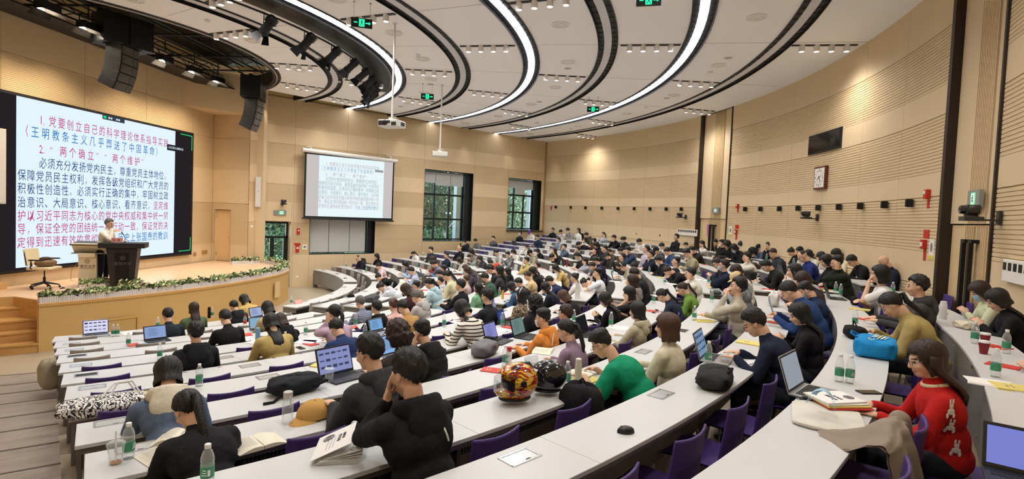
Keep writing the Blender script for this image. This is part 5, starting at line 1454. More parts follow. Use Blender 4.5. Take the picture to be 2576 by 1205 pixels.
POSEDEF = dict(
 up=dict(lean=4, hp=8, hands=('desk', 'desk'), hip=0.24),
 look=dict(lean=2, hp=-6, hands=('lap', 'lap'), hip=0.26),
 read=dict(lean=16, hp=40, hands=('fold', 'fold'), hip=0.20),
 write=dict(lean=26, hp=48, hands=('desk', 'write'), hip=0.20),
 type=dict(lean=10, hp=22, hands=('type', 'type'), hip=0.24),
 phone=dict(lean=8, hp=36, hands=('phone', 'phone'), hip=0.24),
 cheek=dict(lean=16, hp=12, hands=('cheek', 'fold'), hip=0.20),
 mouth=dict(lean=14, hp=4, hands=('mouth', 'fold'), hip=0.20),
 face=dict(lean=20, hp=26, hands=('face', 'face'), hip=0.20),
 brow=dict(lean=24, hp=46, hands=('brow', 'write'), hip=0.20),
 back=dict(lean=-8, hp=2, hands=('lap', 'lap'), hip=0.30),
 sleep=dict(lean=52, hp=60, hands=('fold', 'fold'), hip=0.16))
def skeleton(lean=5, hp=10, ht=0, hr=0, hands=('desk', 'desk'), hip=0.24, mirror=False, twist=0, hs=None, stand=False, arms=None):
    l1, l2 = math.radians(lean * 0.75), math.radians(lean * 1.25)
    P = Vector((0, 0, 0.53)) if not stand else Vector((0, 0, 0.93))
    S1 = P + Vector((0, math.sin(l1), math.cos(l1))) * 0.24
    S2 = S1 + Vector((0, math.sin(l2), math.cos(l2))) * 0.235
    l3 = math.radians(lean * 0.7 + hp * 0.45)
    NT = S2 + Vector((0, math.sin(l3), math.cos(l3))) * 0.085
    HR = Rz(ht) @ Rx(-hp) @ Ry(hr)
    HC = NT + (HR @ Vector((0, 0.018, 0.112)))
    HM = Matrix.Translation(HC) @ HR
    J = dict(P=P, S1=S1, S2=S2, NT=NT, HM=HM, l2=l2, hip=hip)
    R2 = Matrix.Rotation(-l2, 3, 'X')
    arms_ = []
    for i, s in enumerate((-1, 1)):
        nm = hands[i] if not mirror else hands[1 - i]
        Sh = S2 + R2 @ Vector((s * 0.172, 0.015, -0.05))
        if arms and arms[i] is not None: W, fd, pn, cu = [Vector(q) if isinstance(q, tuple) else q for q in arms[i]]
        elif nm == 'cheek': W = HM @ Vector((s * 0.085, 0.055, -0.125)); fd = (HR.to_3x3() @ Vector((s * 0.02, -0.22, 0.95))); pn = HR.to_3x3() @ Vector((-s, 0, 0)); cu = 0.35
        elif nm == 'mouth': W = HM @ Vector((s * 0.05, 0.135, -0.15)); fd = HR.to_3x3() @ Vector((-s * 0.45, -0.12, 0.85)); pn = HR.to_3x3() @ Vector((-s * 0.3, -0.9, 0)); cu = 0.9
        elif nm == 'face': W = HM @ Vector((s * 0.065, 0.115, -0.13)); fd = HR.to_3x3() @ Vector((-s * 0.12, -0.25, 0.95)); pn = HR.to_3x3() @ Vector((-s * 0.5, -0.8, 0)); cu = 0.2
        elif nm == 'brow': W = HM @ Vector((s * 0.11, 0.09, -0.07)); fd = HR.to_3x3() @ Vector((-s * 0.25, -0.15, 0.95)); pn = HR.to_3x3() @ Vector((-s * 0.9, -0.4, 0)); cu = 0.3
        else: W, fd, pn, cu = HAND[nm](s)
        if nm in ('desk', 'fold', 'write', 'type', 'phone') and not stand and not (arms and arms[i] is not None):
            W = W + Vector((0, max(0, S2.y - 0.10) * 0.5 + (0.0 if nm == 'phone' else 0.02), 0))
        pole = Vector((s * 0.55, -0.15, -1)) if nm not in ('cheek', 'mouth', 'face', 'brow') else Vector((s * 0.45, 0.30, -1))
        E, W2 = elbow(Sh, W, 0.275, 0.25, pole)
        arms_.append((Sh, E, W2, fd, pn, cu))
    J['arms'] = arms_
    if stand:
        J['legs'] = [(P + Vector((s * 0.09, 0, -0.03)), Vector((s * 0.11, 0.03, 0.48)), Vector((s * 0.13, -0.02, 0.08)), Vector((s * 0.14, 0.10, 0.045))) for s in (-1, 1)]
    else:
        J['legs'] = [(P + Vector((s * 0.09, 0.02, -0.01)), Vector((s * 0.11, 0.43, 0.50)), Vector((s * 0.11, 0.42, 0.10)), Vector((s * 0.115, 0.50, 0.045))) for s in (-1, 1)]
    return J
def body_mesh(J, vox, fine=False):
    mb = MB()
    P, S1, S2, NT, HM = J['P'], J['S1'], J['S2'], J['NT'], J['HM']
    mb.ell(P + Vector((0, 0, 0.02)), (0.14, 0.10, 0.10)); mb.ell((P + S1) / 2, (0.12, 0.09, 0.14)); mb.ell(S1.lerp(S2, 0.45), (0.145, 0.095, 0.15))
    a = J['arms']; mb.cap(a[0][0].lerp(a[1][0], 0.08), a[0][0].lerp(a[1][0], 0.92), 0.045, 0.045); mb.cap(S2 - Vector((0, 0, 0.04)), S2.lerp(NT, 0.4), 0.07, 0.056, 14); mb.cap(S2.lerp(NT, 0.3), NT + Vector((0, 0.008, 0.03)), 0.055, 0.052, 14)
    head_shapes(mb, HM, fine)
    for i, (Sh, E, W, fd, pn, cu) in enumerate(a):
        mb.cap(Sh, E, 0.048, 0.038); mb.cap(E, W, 0.038, 0.026); hand(mb, W, fd, pn, cu, -1 if i == 0 else 1, 0.0085 if fine else 0.0105)
    for (h, k, an, ft) in J['legs']:
        mb.cap(h, k, 0.075, 0.052); mb.cap(k, an, 0.052, 0.034); mb.cap(an + Vector((0, 0, -0.03)), ft, 0.032, 0.03)
    me = remesh(mb, vox, 1 if not fine else 2)
    for m_ in (M_SKIN, M_EYE, M_LIP): me.materials.append(m_)
    n = len(me.polygons); c = np.empty(n * 3); me.polygons.foreach_get('center', c); c = c.reshape(-1, 3)
    Hi = np.array(HM.inverted()); l = c @ Hi[:3, :3].T + Hi[:3, 3]
    ax = np.abs(l[:, 0]); mi = np.zeros(n, dtype=np.int32)
    mi[(np.abs(ax - 0.031) < 0.014) & (np.abs(l[:, 2] - 0.004) < 0.0055) & (l[:, 1] > 0.062)] = 1
    mi[(np.abs(ax - 0.032) < 0.019) & (np.abs(l[:, 2] - 0.026) < 0.0045) & (l[:, 1] > 0.055)] = 1
    mi[(ax < 0.023) & (np.abs(l[:, 2] + 0.063) < 0.008) & (l[:, 1] > 0.078)] = 2
    me.polygons.foreach_set('material_index', mi)
    return me
def wrinkle(me, amp, sc=1.0, seed=0):
    n = len(me.vertices); co = np.empty(n * 3); me.vertices.foreach_get('co', co); co = co.reshape(-1, 3)
    no = np.empty(n * 3); me.vertices.foreach_get('normal', no); no = no.reshape(-1, 3); amp *= 0.62
    r = np.random.RandomState(seed); d = np.zeros(n)
    for f, a in ((20, 1.0), (42, 0.8), (75, 0.5)):
        for _ in range(3):
            k = r.normal(size=3); k /= np.linalg.norm(k); k2 = r.normal(size=3); k2 /= np.linalg.norm(k2)
            d += a * (1 - 2 * np.abs(np.sin(co @ k * f * sc * 0.5 + 1.8 * np.sin(co @ k2 * f * 0.4) + r.uniform(0, 6))))
    co += no * (d * amp / 3)[:, None]
    me.vertices.foreach_set('co', co.ravel()); me.update()
def top_mesh(J, vox, fat=1.0, short=False, amp=0.004, seed=0, collar=True, long_=False):
    mb = MB(); P, S1, S2, NT = J['P'], J['S1'], J['S2'], J['NT']; R2 = Matrix.Rotation(-J['l2'], 3, 'X'); g = fat
    mb.ell(P + Vector((0, -0.005, 0.03 if not long_ else -0.02)), (0.172 * g, 0.135 * g, 0.13), None, 18, 10); mb.ell((P + S1) / 2 + Vector((0, 0, 0.02)), (0.16 * g, 0.13 * g, 0.17), None, 18, 10)
    mb.ell(S1.lerp(S2, 0.42), (0.182 * g, 0.132 * g, 0.185), R2, 18, 12)
    a = J['arms']; mb.cap(a[0][0].lerp(a[1][0], 0.06), a[0][0].lerp(a[1][0], 0.94), 0.072 * g, 0.072 * g, 14)
    if collar: mb.cap(S2 - Vector((0, 0, 0.03)), S2.lerp(NT, 0.55), 0.082, 0.066, 14)
    for i, (Sh, E, W, fd, pn, cu) in enumerate(a):
        if short: mb.cap(Sh, Sh.lerp(E, 0.72), 0.070 * g, 0.070 * g, 12)
        else: mb.cap(Sh, E, 0.068 * g, 0.055 * g, 12); mb.cap(E, E.lerp(W, 0.93), 0.055 * g, 0.040 * g, 12); mb.cap(E.lerp(W, 0.88), E.lerp(W, 0.97), 0.043, 0.040, 12)
    me = remesh(mb, vox, 2); me.materials.append(M_SKIN)
    wrinkle(me, amp, 1.0, seed)
    return me
def hood_mesh(J, vox):
    mb = MB(); S2 = J['S2']; R2 = Matrix.Rotation(-J['l2'] * 0.6, 3, 'X')
    for j in range(13):
        a = math.radians(-35 + 250 * j / 12); w_ = math.sin(PI * j / 12)
        c = S2 + R2 @ Vector((0.105 * math.cos(a), -0.02 - 0.075 * math.sin(a), 0.03 + 0.0 * w_))
        mb.ell(c, (0.035 + 0.012 * w_, 0.035 + 0.012 * w_, 0.035 + 0.035 * w_), None, 10, 6)
    mb.ell(S2 + R2 @ Vector((0, -0.115, -0.045)), (0.125, 0.05, 0.115), R2, 14, 10)
    me = remesh(mb, vox, 3); me.materials.append(M_SKIN); wrinkle(me, 0.004, 1.0, 5)
    return me
def trouser_mesh(J, vox):
    mb = MB(); P = J['P']; mb.ell(P + Vector((0, 0, -0.01)), (0.168, 0.125, 0.10), None, 16, 8)
    for (h, k, an, ft) in J['legs']:
        mb.cap(h, k, 0.092, 0.070, 12); mb.cap(k, an, 0.068, 0.050, 12)
    me = remesh(mb, vox, 2); me.materials.append(M_SKIN); return me
def shoe_mesh(ft):
    mb = MB(); c = Vector((ft.x, ft.y - 0.03, 0)); n = 14
    pr = [(0.0, 1.0), (0.02, 1.03), (0.028, 1.0), (0.05, 0.86), (0.075, 0.62), (0.085, 0.3)]
    vs = []; fs = []
    for (z, s) in pr:
        for j in range(n):
            a = 2 * PI * j / n; y = math.sin(a) * 0.14 * s * (1.0 if z < 0.04 else 0.9) - (0.0 if z < 0.04 else 0.04); vs.append(c + Vector((math.cos(a) * 0.047 * s, y, z)))
    for i in range(len(pr) - 1):
        for j in range(n): q = i * n + j; p = i * n + (j + 1) % n; fs.append((q, p, p + n, q + n))
    fs.append(tuple(range(n))); fs.append(tuple((len(pr) - 1) * n + j for j in range(n)))
    mb.add(vs, fs); return mb.mesh('shoe', mat('dark shoe', '#2a2624', 0.5), True)
def sstep(a, b, x):
    t = min(1, max(0, (x - a) / (b - a))); return t * t * (3 - 2 * t)
def hair_cap(style, seed=0):
    """shell in head space whose radius drops inside the head where there is no hair"""
    r = random.Random(seed); ph = [r.uniform(0, 6) for _ in range(8)]
    thick = dict(short=0.014, buzz=0.006, bob=0.026, long=0.020, tied=0.012, curly=0.040, bald=0.004, spiky=0.020, fade=0.016).get(style, 0.014)
    def fn(u, v):
        az = 2 * PI * u; el = PI * v
        d = Vector((math.sin(az) * math.sin(el), math.cos(az) * math.sin(el), math.cos(el)))
        p = Vector((d.x * 0.074, -0.018 + d.y * 0.091, 0.032 + d.z * 0.083))
        A = abs(math.degrees(math.atan2(d.x, d.y)))            # 0 front, 180 back
        if style in ('short', 'spiky', 'fade', 'buzz'):
            jg = 0.006 * math.sin(az * 17 + ph[3]) + 0.004 * math.sin(az * 29 + ph[4])
            lim = jg + (0.070 if A < 40 else 0.075 - (A - 40) / 30 * 0.055 if A < 70 else (0.015 - (A - 70) / 30 * 0.02) if A < 100 else -0.005 - (A - 100) / 40 * 0.055 if A < 140 else -0.062)
        elif style == 'bald': lim = 0.2 if A < 75 else 0.045 if A < 110 else 0.04
        elif style == 'tied': lim = 0.070 if A < 35 else 0.070 - (A - 35) / 35 * 0.05 if A < 70 else 0.02 - (A - 70) / 50 * 0.06 if A < 120 else -0.05
        elif style == 'curly' : lim = 0.055 if A < 40 else 0.055 - (A - 40) / 25 * 0.12 if A < 65 else -0.09
        else: lim = 0.050 if A < 38 else 0.050 - (A - 38) / 22 * 0.16 if A < 60 else -0.12
        k = sstep(lim - 0.012, lim + 0.010, p.z)
        th = thick
        if style == 'spiky': th *= 0.7 + 0.9 * sstep(0.05, 0.11, p.z) + 0.25 * math.sin(az * 9 + ph[0]) * math.sin(el * 13 + ph[1])
        elif style == 'fade': th = 0.004 + 0.022 * sstep(0.045, 0.085, p.z) + 0.004 * math.sin(az * 7 + ph[2]) * math.sin(el * 11)
        elif style == 'curly': th *= 0.8 + 0.28 * math.sin(az * 8 + ph[0]) * math.sin(el * 9 + ph[1]) + 0.2 * math.sin(az * 14 + ph[2] + el * 11)
        elif style == 'short': th += 0.005 * math.sin(az * 6 + ph[0]) * math.sin(el * 8 + ph[1]) + 0.004 * math.sin(az * 15 + ph[2] + el * 6) + 0.008 * sstep(0.05, 0.11, p.z)
        else: th += 0.003 * math.sin(az * 11 + ph[0]) + 0.002 * math.sin(az * 23 + ph[1])
        zz = p.z
        sc = 1.0 + (th / 0.083) * k - 0.30 * (1 - k)
        q = Vector((d.x * 0.074 * sc, -0.018 + d.y * 0.091 * sc, 0.032 + d.z * 0.083 * sc))
        if style in ('bob', 'long') and q.z < 0.0 and A > 58:       # let the sides hang straight down
            f = min(1, -q.z / 0.05); hr_ = 0.074 + th
            q.x = q.x + (math.sin(az) * hr_ - q.x) * f * 0.95; q.y = q.y + ((-0.018 + math.cos(az) * (0.091 + th) * 0.9) - q.y) * f * 0.95
            q.z = q.z * (1.65 if style == 'bob' else 1.3)
        if style == 'curly' and q.z < 0.0 and A > 60: q.z *= 1.5; q.x *= 1.25; q.y = q.y * 1.15 - 0.01
        return q
    mb = MB(); mb.grid(fn, 40, 26, True)
    return mb
HAIRC = {}
def hair_mesh(style, seed=0):
    key = (style, seed)
    if key not in HAIRC:
        base = {'pony': 'tied', 'bun': 'tied', 'cap': 'short', 'capl': 'long', 'hatb': 'bob', 'verylong': 'long', 'dark': 'bob', 'band': 'bob'}.get(style, style)
        HAIRC[key] = hair_cap(base, seed).mesh('hair_' + style, H_BLACK, 'all', fix=False)
    return HAIRC[key]
def hanging(J, L, w=0.085, seed=0):
    """long hair falling from the head down the back, in body space"""
    HM = J['HM']; top = HM @ Vector((0, -0.045, 0.03)); S2 = J['S2']
    r = random.Random(seed); n = 9; m = 22; vs = []
    end = Vector((S2.x, S2.y - 0.125, 0))
    for i in range(n + 1):
        s = i / n; z = top.z - s * L
        dz = top.z - z; f = sstep(0.05, 0.24, dz)
        c = Vector((top.x * (1 - f), top.y * (1 - f) + (S2.y - 0.13 - 0.25 * max(0, (S2.z - z)) * math.tan(J['l2'])) * f, z))
        if c.y > top.y: c.y = c.y * 0.5 + top.y * 0.5
        rx = w * (1.0 - 0.15 * f) * (1 - 0.25 * max(0, s - 0.75) / 0.25); ry = (0.062 * (1 - f) + 0.036 * f) * (1 - 0.4 * max(0, s - 0.8) / 0.2)
        for j in range(m):
            a = 2 * PI * j / m; q = 1 + 0.05 * math.sin(a * 7 + seed) + 0.03 * math.sin(a * 11 + s * 5)
            vs.append(c + Vector((rx * math.cos(a) * q, ry * math.sin(a) * q, 0)))
    fs = [(i * m + j, i * m + (j + 1) % m, (i + 1) * m + (j + 1) % m, (i + 1) * m + j) for i in range(n) for j in range(m)]
    fs += [tuple(range(m)), tuple(n * m + j for j in range(m))]
    mb = MB(); mb.add(vs, fs); return mb.mesh('long_hair', H_BLACK, 'all')
def pony(J, seed=0, L=0.26):
    HM = J['HM']; a = HM @ Vector((0, -0.105, 0.035)); b = HM @ Vector((0, -0.15, 0.02)); S2 = J['S2']
    c = b + Vector((0, -0.035, -0.07)); d = Vector((0.0, min(c.y, S2.y - 0.13), c.z - L * 0.5)); e = d + Vector((0.01, 0, -L * 0.4))
    mb = MB(); mb.tube([a, b, c, d, e], [0.018, 0.024, 0.028, 0.022, 0.005], 10); return mb.mesh('ponytail', H_BLACK, 'all')
def bun_mesh(J):
    mb = MB(); mb.ell(J['HM'] @ Vector((0, -0.095, 0.085)), (0.04, 0.038, 0.036), None, 12, 8); mb.ell(J['HM'] @ Vector((0.015, -0.11, 0.07)), (0.028, 0.03, 0.028), None, 10, 6); return mb.mesh('hair_bun', H_BLACK, 'all')
def cap_meshes():
    a = MB(); a.grid(lambda u, v: (math.sin(2 * PI * u) * 0.094 * math.sin(v * PI / 2) ** 0.8, -0.016 + math.cos(2 * PI * u) * 0.112 * math.sin(v * PI / 2) ** 0.8, 0.045 + 0.093 * math.cos(v * PI / 2)), 28, 10, True)
    b = MB()
    def brim(u, v, o=0.0):
        an = (u - 0.5) * 2.0; r0 = 0.108; r1 = r0 + 0.072 * v * math.cos(an * 0.75)
        return (math.sin(an) * (0.092 + 0.0 * v), -0.016 + math.cos(an) * r0 + (r1 - r0), 0.052 - 0.02 * v - 0.02 * (abs(an) ** 2) * 0.6 + o)
    b.grid(lambda u, v: brim(u, v), 12, 5); b.grid(lambda u, v: brim(u, v, -0.004), 12, 5)
    return a.mesh('cap_crown', M_BLACK, 'all', fix=False), b.mesh('cap_brim', M_BLACK, 'all', fix=False)
CAPM = cap_meshes()
gl_ = MB()
for s_ in (-1, 1):
    gl_.tube([(s_ * 0.033 + 0.021 * math.cos(t * PI / 8), 0.097, 0.002 + 0.017 * math.sin(t * PI / 8)) for t in range(17)], 0.0013, 4)
    gl_.tube([(s_ * 0.054, 0.095, 0.008), (s_ * 0.080, 0.03, 0.010), (s_ * 0.082, -0.012, 0.004)], 0.0015, 4)
gl_.tube([(-0.012, 0.099, 0.005), (0.012, 0.099, 0.005)], 0.0014, 4)
GLASS_ME = gl_.mesh('glasses', mat('dark wire', '#2c2a2a', 0.3, metal=0.6))
mk = MB()
def _mask(u, v):
    az = (u - 0.5) * 2.3; z = -0.008 - 0.095 * v; b = math.sin(PI * v) ** 0.5
    return (math.sin(az) * (0.066 + 0.004 * b) * (1 - 0.25 * v * v), 0.022 + math.cos(az) * (0.072 + 0.016 * b) * (1 - 0.12 * v), z)
mk.grid(_mask, 14, 8)
for s_ in (-1, 1):
    mk.tube([(s_ * 0.062, 0.045, -0.02), (s_ * 0.078, 0.0, 0.012)], 0.0013, 4); mk.tube([(s_ * 0.055, 0.045, -0.09), (s_ * 0.080, 0.0, -0.03)], 0.0013, 4)
MASK_ME = mk.mesh('face_mask', M_OFFW, 'all', fix=False)
bd = MB(); bd.tube([(0.088 * math.cos(PI * t / 14), -0.005 - 0.0 * t, 0.035 + 0.100 * math.sin(PI * t / 14)) for t in range(15)], 0.011, 8)
BAND_ME = bd.mesh('hair_band', M_OFFW, 'all')
PB = {}
def pose_set(name, mir):
    key = (name, mir)
    if key in PB: return PB[key]
    d = dict(POSEDEF[name]); vary = {'cheek': 8, 'mouth': -4}.get(name, 0)
    J = skeleton(mirror=mir, ht=(-vary if mir else vary), **d)
    J['body'] = body_mesh(J, 0.0115); J['body'].name = 'person_' + name
    J['jacket'] = top_mesh(J, 0.016, 1.06, amp=0.005, seed=1); J['knit'] = top_mesh(J, 0.016, 0.98, amp=0.003, seed=2); J['tee'] = top_mesh(J, 0.016, 0.96, short=True, amp=0.003, seed=3, collar=False)
    J['hood'] = hood_mesh(J, 0.016); J['trousers'] = trouser_mesh(J, 0.022)
    J['hang'] = {}; J['pony'] = pony(J); J['bun'] = bun_mesh(J)
    J['shoes'] = [shoe_mesh(l[3]) for l in J['legs']]
    PB[key] = J
    return J
CLC = {}
def cloth(c, kind='plain'):
    key = (c, kind)
    if key in CLC: return CLC[key]
    m = mat('cloth %s %s' % (c, kind), c, 0.85, bump=0.75, bscale=9, vary=0.14, vscale=7, sheen=0.0, spec=0.25)
    n = m.node_tree.nodes; L = m.node_tree.links; b = n['Principled BSDF']
    if kind in ('hstripe', 'vstripe', 'check', 'leopard', 'camo'):
        tc = n.new('ShaderNodeTexCoord'); mx = n.new('ShaderNodeMix'); mx.data_type = 'RGBA'
        c2 = {'hstripe': '#201a16', 'vstripe': '#5f6d92', 'check': '#8f8a7e', 'leopard': '#3a2d22', 'camo': '#8d8e90'}[kind]
        mx.inputs['A'].default_value = (*srgb(c), 1); mx.inputs['B'].default_value = (*srgb(c2), 1)
        if kind in ('hstripe', 'vstripe', 'check'):
            w1 = n.new('ShaderNodeTexWave'); w1.inputs['Scale'].default_value = {'hstripe': 7.5, 'vstripe': 9, 'check': 22}[kind]; w1.bands_direction = 'Z' if kind != 'vstripe' else 'DIAGONAL'; w1.inputs['Distortion'].default_value = 0.6 if kind != 'check' else 0.1
            L.new(tc.outputs['Object'], w1.inputs['Vector']); r_ = n.new('ShaderNodeValToRGB'); r_.color_ramp.interpolation = 'CONSTANT'; r_.color_ramp.elements[1].position = 0.78 if kind != 'vstripe' else 0.6
            L.new(w1.outputs['Fac'], r_.inputs[0]); L.new(r_.outputs[0], mx.inputs['Factor'])
        else:
            v_ = n.new('ShaderNodeTexNoise'); v_.inputs['Scale'].default_value = 55 if kind == 'leopard' else 14; v_.inputs['Detail'].default_value = 1; L.new(tc.outputs['Object'], v_.inputs['Vector'])
            r_ = n.new('ShaderNodeValToRGB'); r_.color_ramp.interpolation = 'CONSTANT'; r_.color_ramp.elements[1].position = 0.5; L.new(v_.outputs['Fac'], r_.inputs[0]); L.new(r_.outputs[0], mx.inputs['Factor'])
        L.new(mx.outputs['Result'], b.inputs['Base Color'])
    CLC[key] = m
    return m
SEATED = []
def solve_place(px, py, J, tmin=4.0):
    """row, seat angle and root radius that bring the head of a pose onto a sight line"""
    H = J['HM'].translation; best = None; d = rays(px, py)
    for k in range(-12, 3):
        base = rk(k) + DW / 2 + J['hip']
        for q in range(14):
            dr = -0.08 + 0.04 * q; rt = base + dr - H.y
            A = d.x ** 2 + d.y ** 2; B = -2 * (d.x * DCX + d.y * DCY); C_ = DCX ** 2 + DCY ** 2 - rt * rt; D = B * B - 4 * A * C_
            if D < 0: continue
            for sg in (-1, 1):
                t = (-B + sg * math.sqrt(D)) / (2 * A)
                if t < tmin: continue
                x, y, z = d.x * t, d.y * t, EYE + d.z * t
                if y > YW - 0.3 or x < 0.1: continue
                s = (z - fk(k)) / H.z; e = max(0, abs(s - 1.01) - 0.06) * 5 + abs(dr)
                for q_ in SEATED:
                    dd = math.hypot(x - q_[5][0], y - q_[5][1])
                    if dd < 0.5: e += (0.5 - dd) * 2.5
                if best is None or e < best[0]: best = (e, k, x, y, s, z, base + dr)
    e, k, x, y, s, z, R = best
    a = math.atan2(y - DCY, x - DCX)
    return k, a, min(1.13, max(0.88, s)), s, R
def put_person(px, py, pose, hair, cloth_, col, extra='', desc='', kind='plain', turn=0.0):
    mir = pose.endswith('-'); nm = pose.rstrip('-')
    J = pose_set(nm, mir)
    k, a, s, s0, r = solve_place(px, py, J)
    if abs(s0 - 1.0) > 0.13: print('PLACE', desc, px, py, 'row', k, 'scale %.2f' % s0)
    o = bpy.data.objects.new('person', J['body']); COL.objects.link(o)
    o.location = (DCX + r * math.cos(a), DCY + r * math.sin(a), fk(k)); o.rotation_euler = (0, 0, a + PI / 2 + math.radians(turn)); o.scale = (s, s, s)
    dress(o, J, hair, cloth_, col, extra, kind)
    SEATED.append([k, a, o, desc, s, (o.matrix_basis @ J['HM'].translation)[:2]])
    return o
HC = {'k': H_BLACK, 'b': H_BROWN, 'l': H_LB, 'g': H_GREY}
def dress(o, J, hair, cloth_, col, extra, kind, seed=None):
    hs, hc = (hair.split('.') + ['k'])[:2]; hm = HC[hc]; seed = rnd.randrange(3) if seed is None else seed
    ch = []
    if hs != 'none': ch.append((obmat(inst(hair_mesh(hs, seed), 'hair', o, M=J['HM']), hm)))
    if hs in ('long', 'capl', 'verylong'):
        L_ = 0.50 if hs == 'verylong' else 0.36
        if L_ not in J['hang']: J['hang'][L_] = hanging(J, L_)
        obmat(inst(J['hang'][L_], 'long_hair', ch[0] if ch else o, M=(J['HM'].inverted() if ch else Matrix())), hm)
    if hs == 'pony': obmat(inst(J['pony'], 'ponytail', ch[0], M=J['HM'].inverted()), hm)
    if hs == 'bun': obmat(inst(J['bun'], 'hair_bun', ch[0], M=J['HM'].inverted()), hm)
    me = J[{'hoodie': 'jacket', 'jacket': 'jacket', 'knit': 'knit', 'tee': 'tee', 'shirt': 'knit'}[cloth_]]
    tp = obmat(inst(me, {'hoodie': 'hooded_top', 'jacket': 'jacket', 'knit': 'sweater', 'tee': 't_shirt', 'shirt': 'shirt'}[cloth_], o), cloth(col, kind))
    if cloth_ == 'hoodie': obmat(inst(J['hood'], 'hood', tp), cloth(col, kind))
    obmat(inst(J['trousers'], 'trousers', o), cloth('#24262c'))
    for sm_ in J.get('shoes', []): inst(sm_, 'shoe', o)
    for e in extra.split():
        if e == 'gl': inst(GLASS_ME, 'glasses', o, M=J['HM'])
        elif e.startswith('m'): obmat(inst(MASK_ME, 'face_mask', o, M=J['HM']), {'mw': M_OFFW, 'mb': mat('blue mask', '#9dc4dd', 0.8), 'mk': M_BLACK, 'mp': mat('plum mask', '#4a2a44', 0.8)}[e])
        elif e.startswith('c:'):
            cc = obmat(inst(CAPM[0], 'cap', o, M=J['HM']), cloth(e[2:])); obmat(inst(CAPM[1], 'cap_brim', cc), cloth(e[2:]))
        elif e.startswith('b:'): obmat(inst(BAND_ME, 'hair_band', o, M=J['HM']), cloth(e[2:]))
    return tp
BK = '#17171a'; NV = '#1e2740'
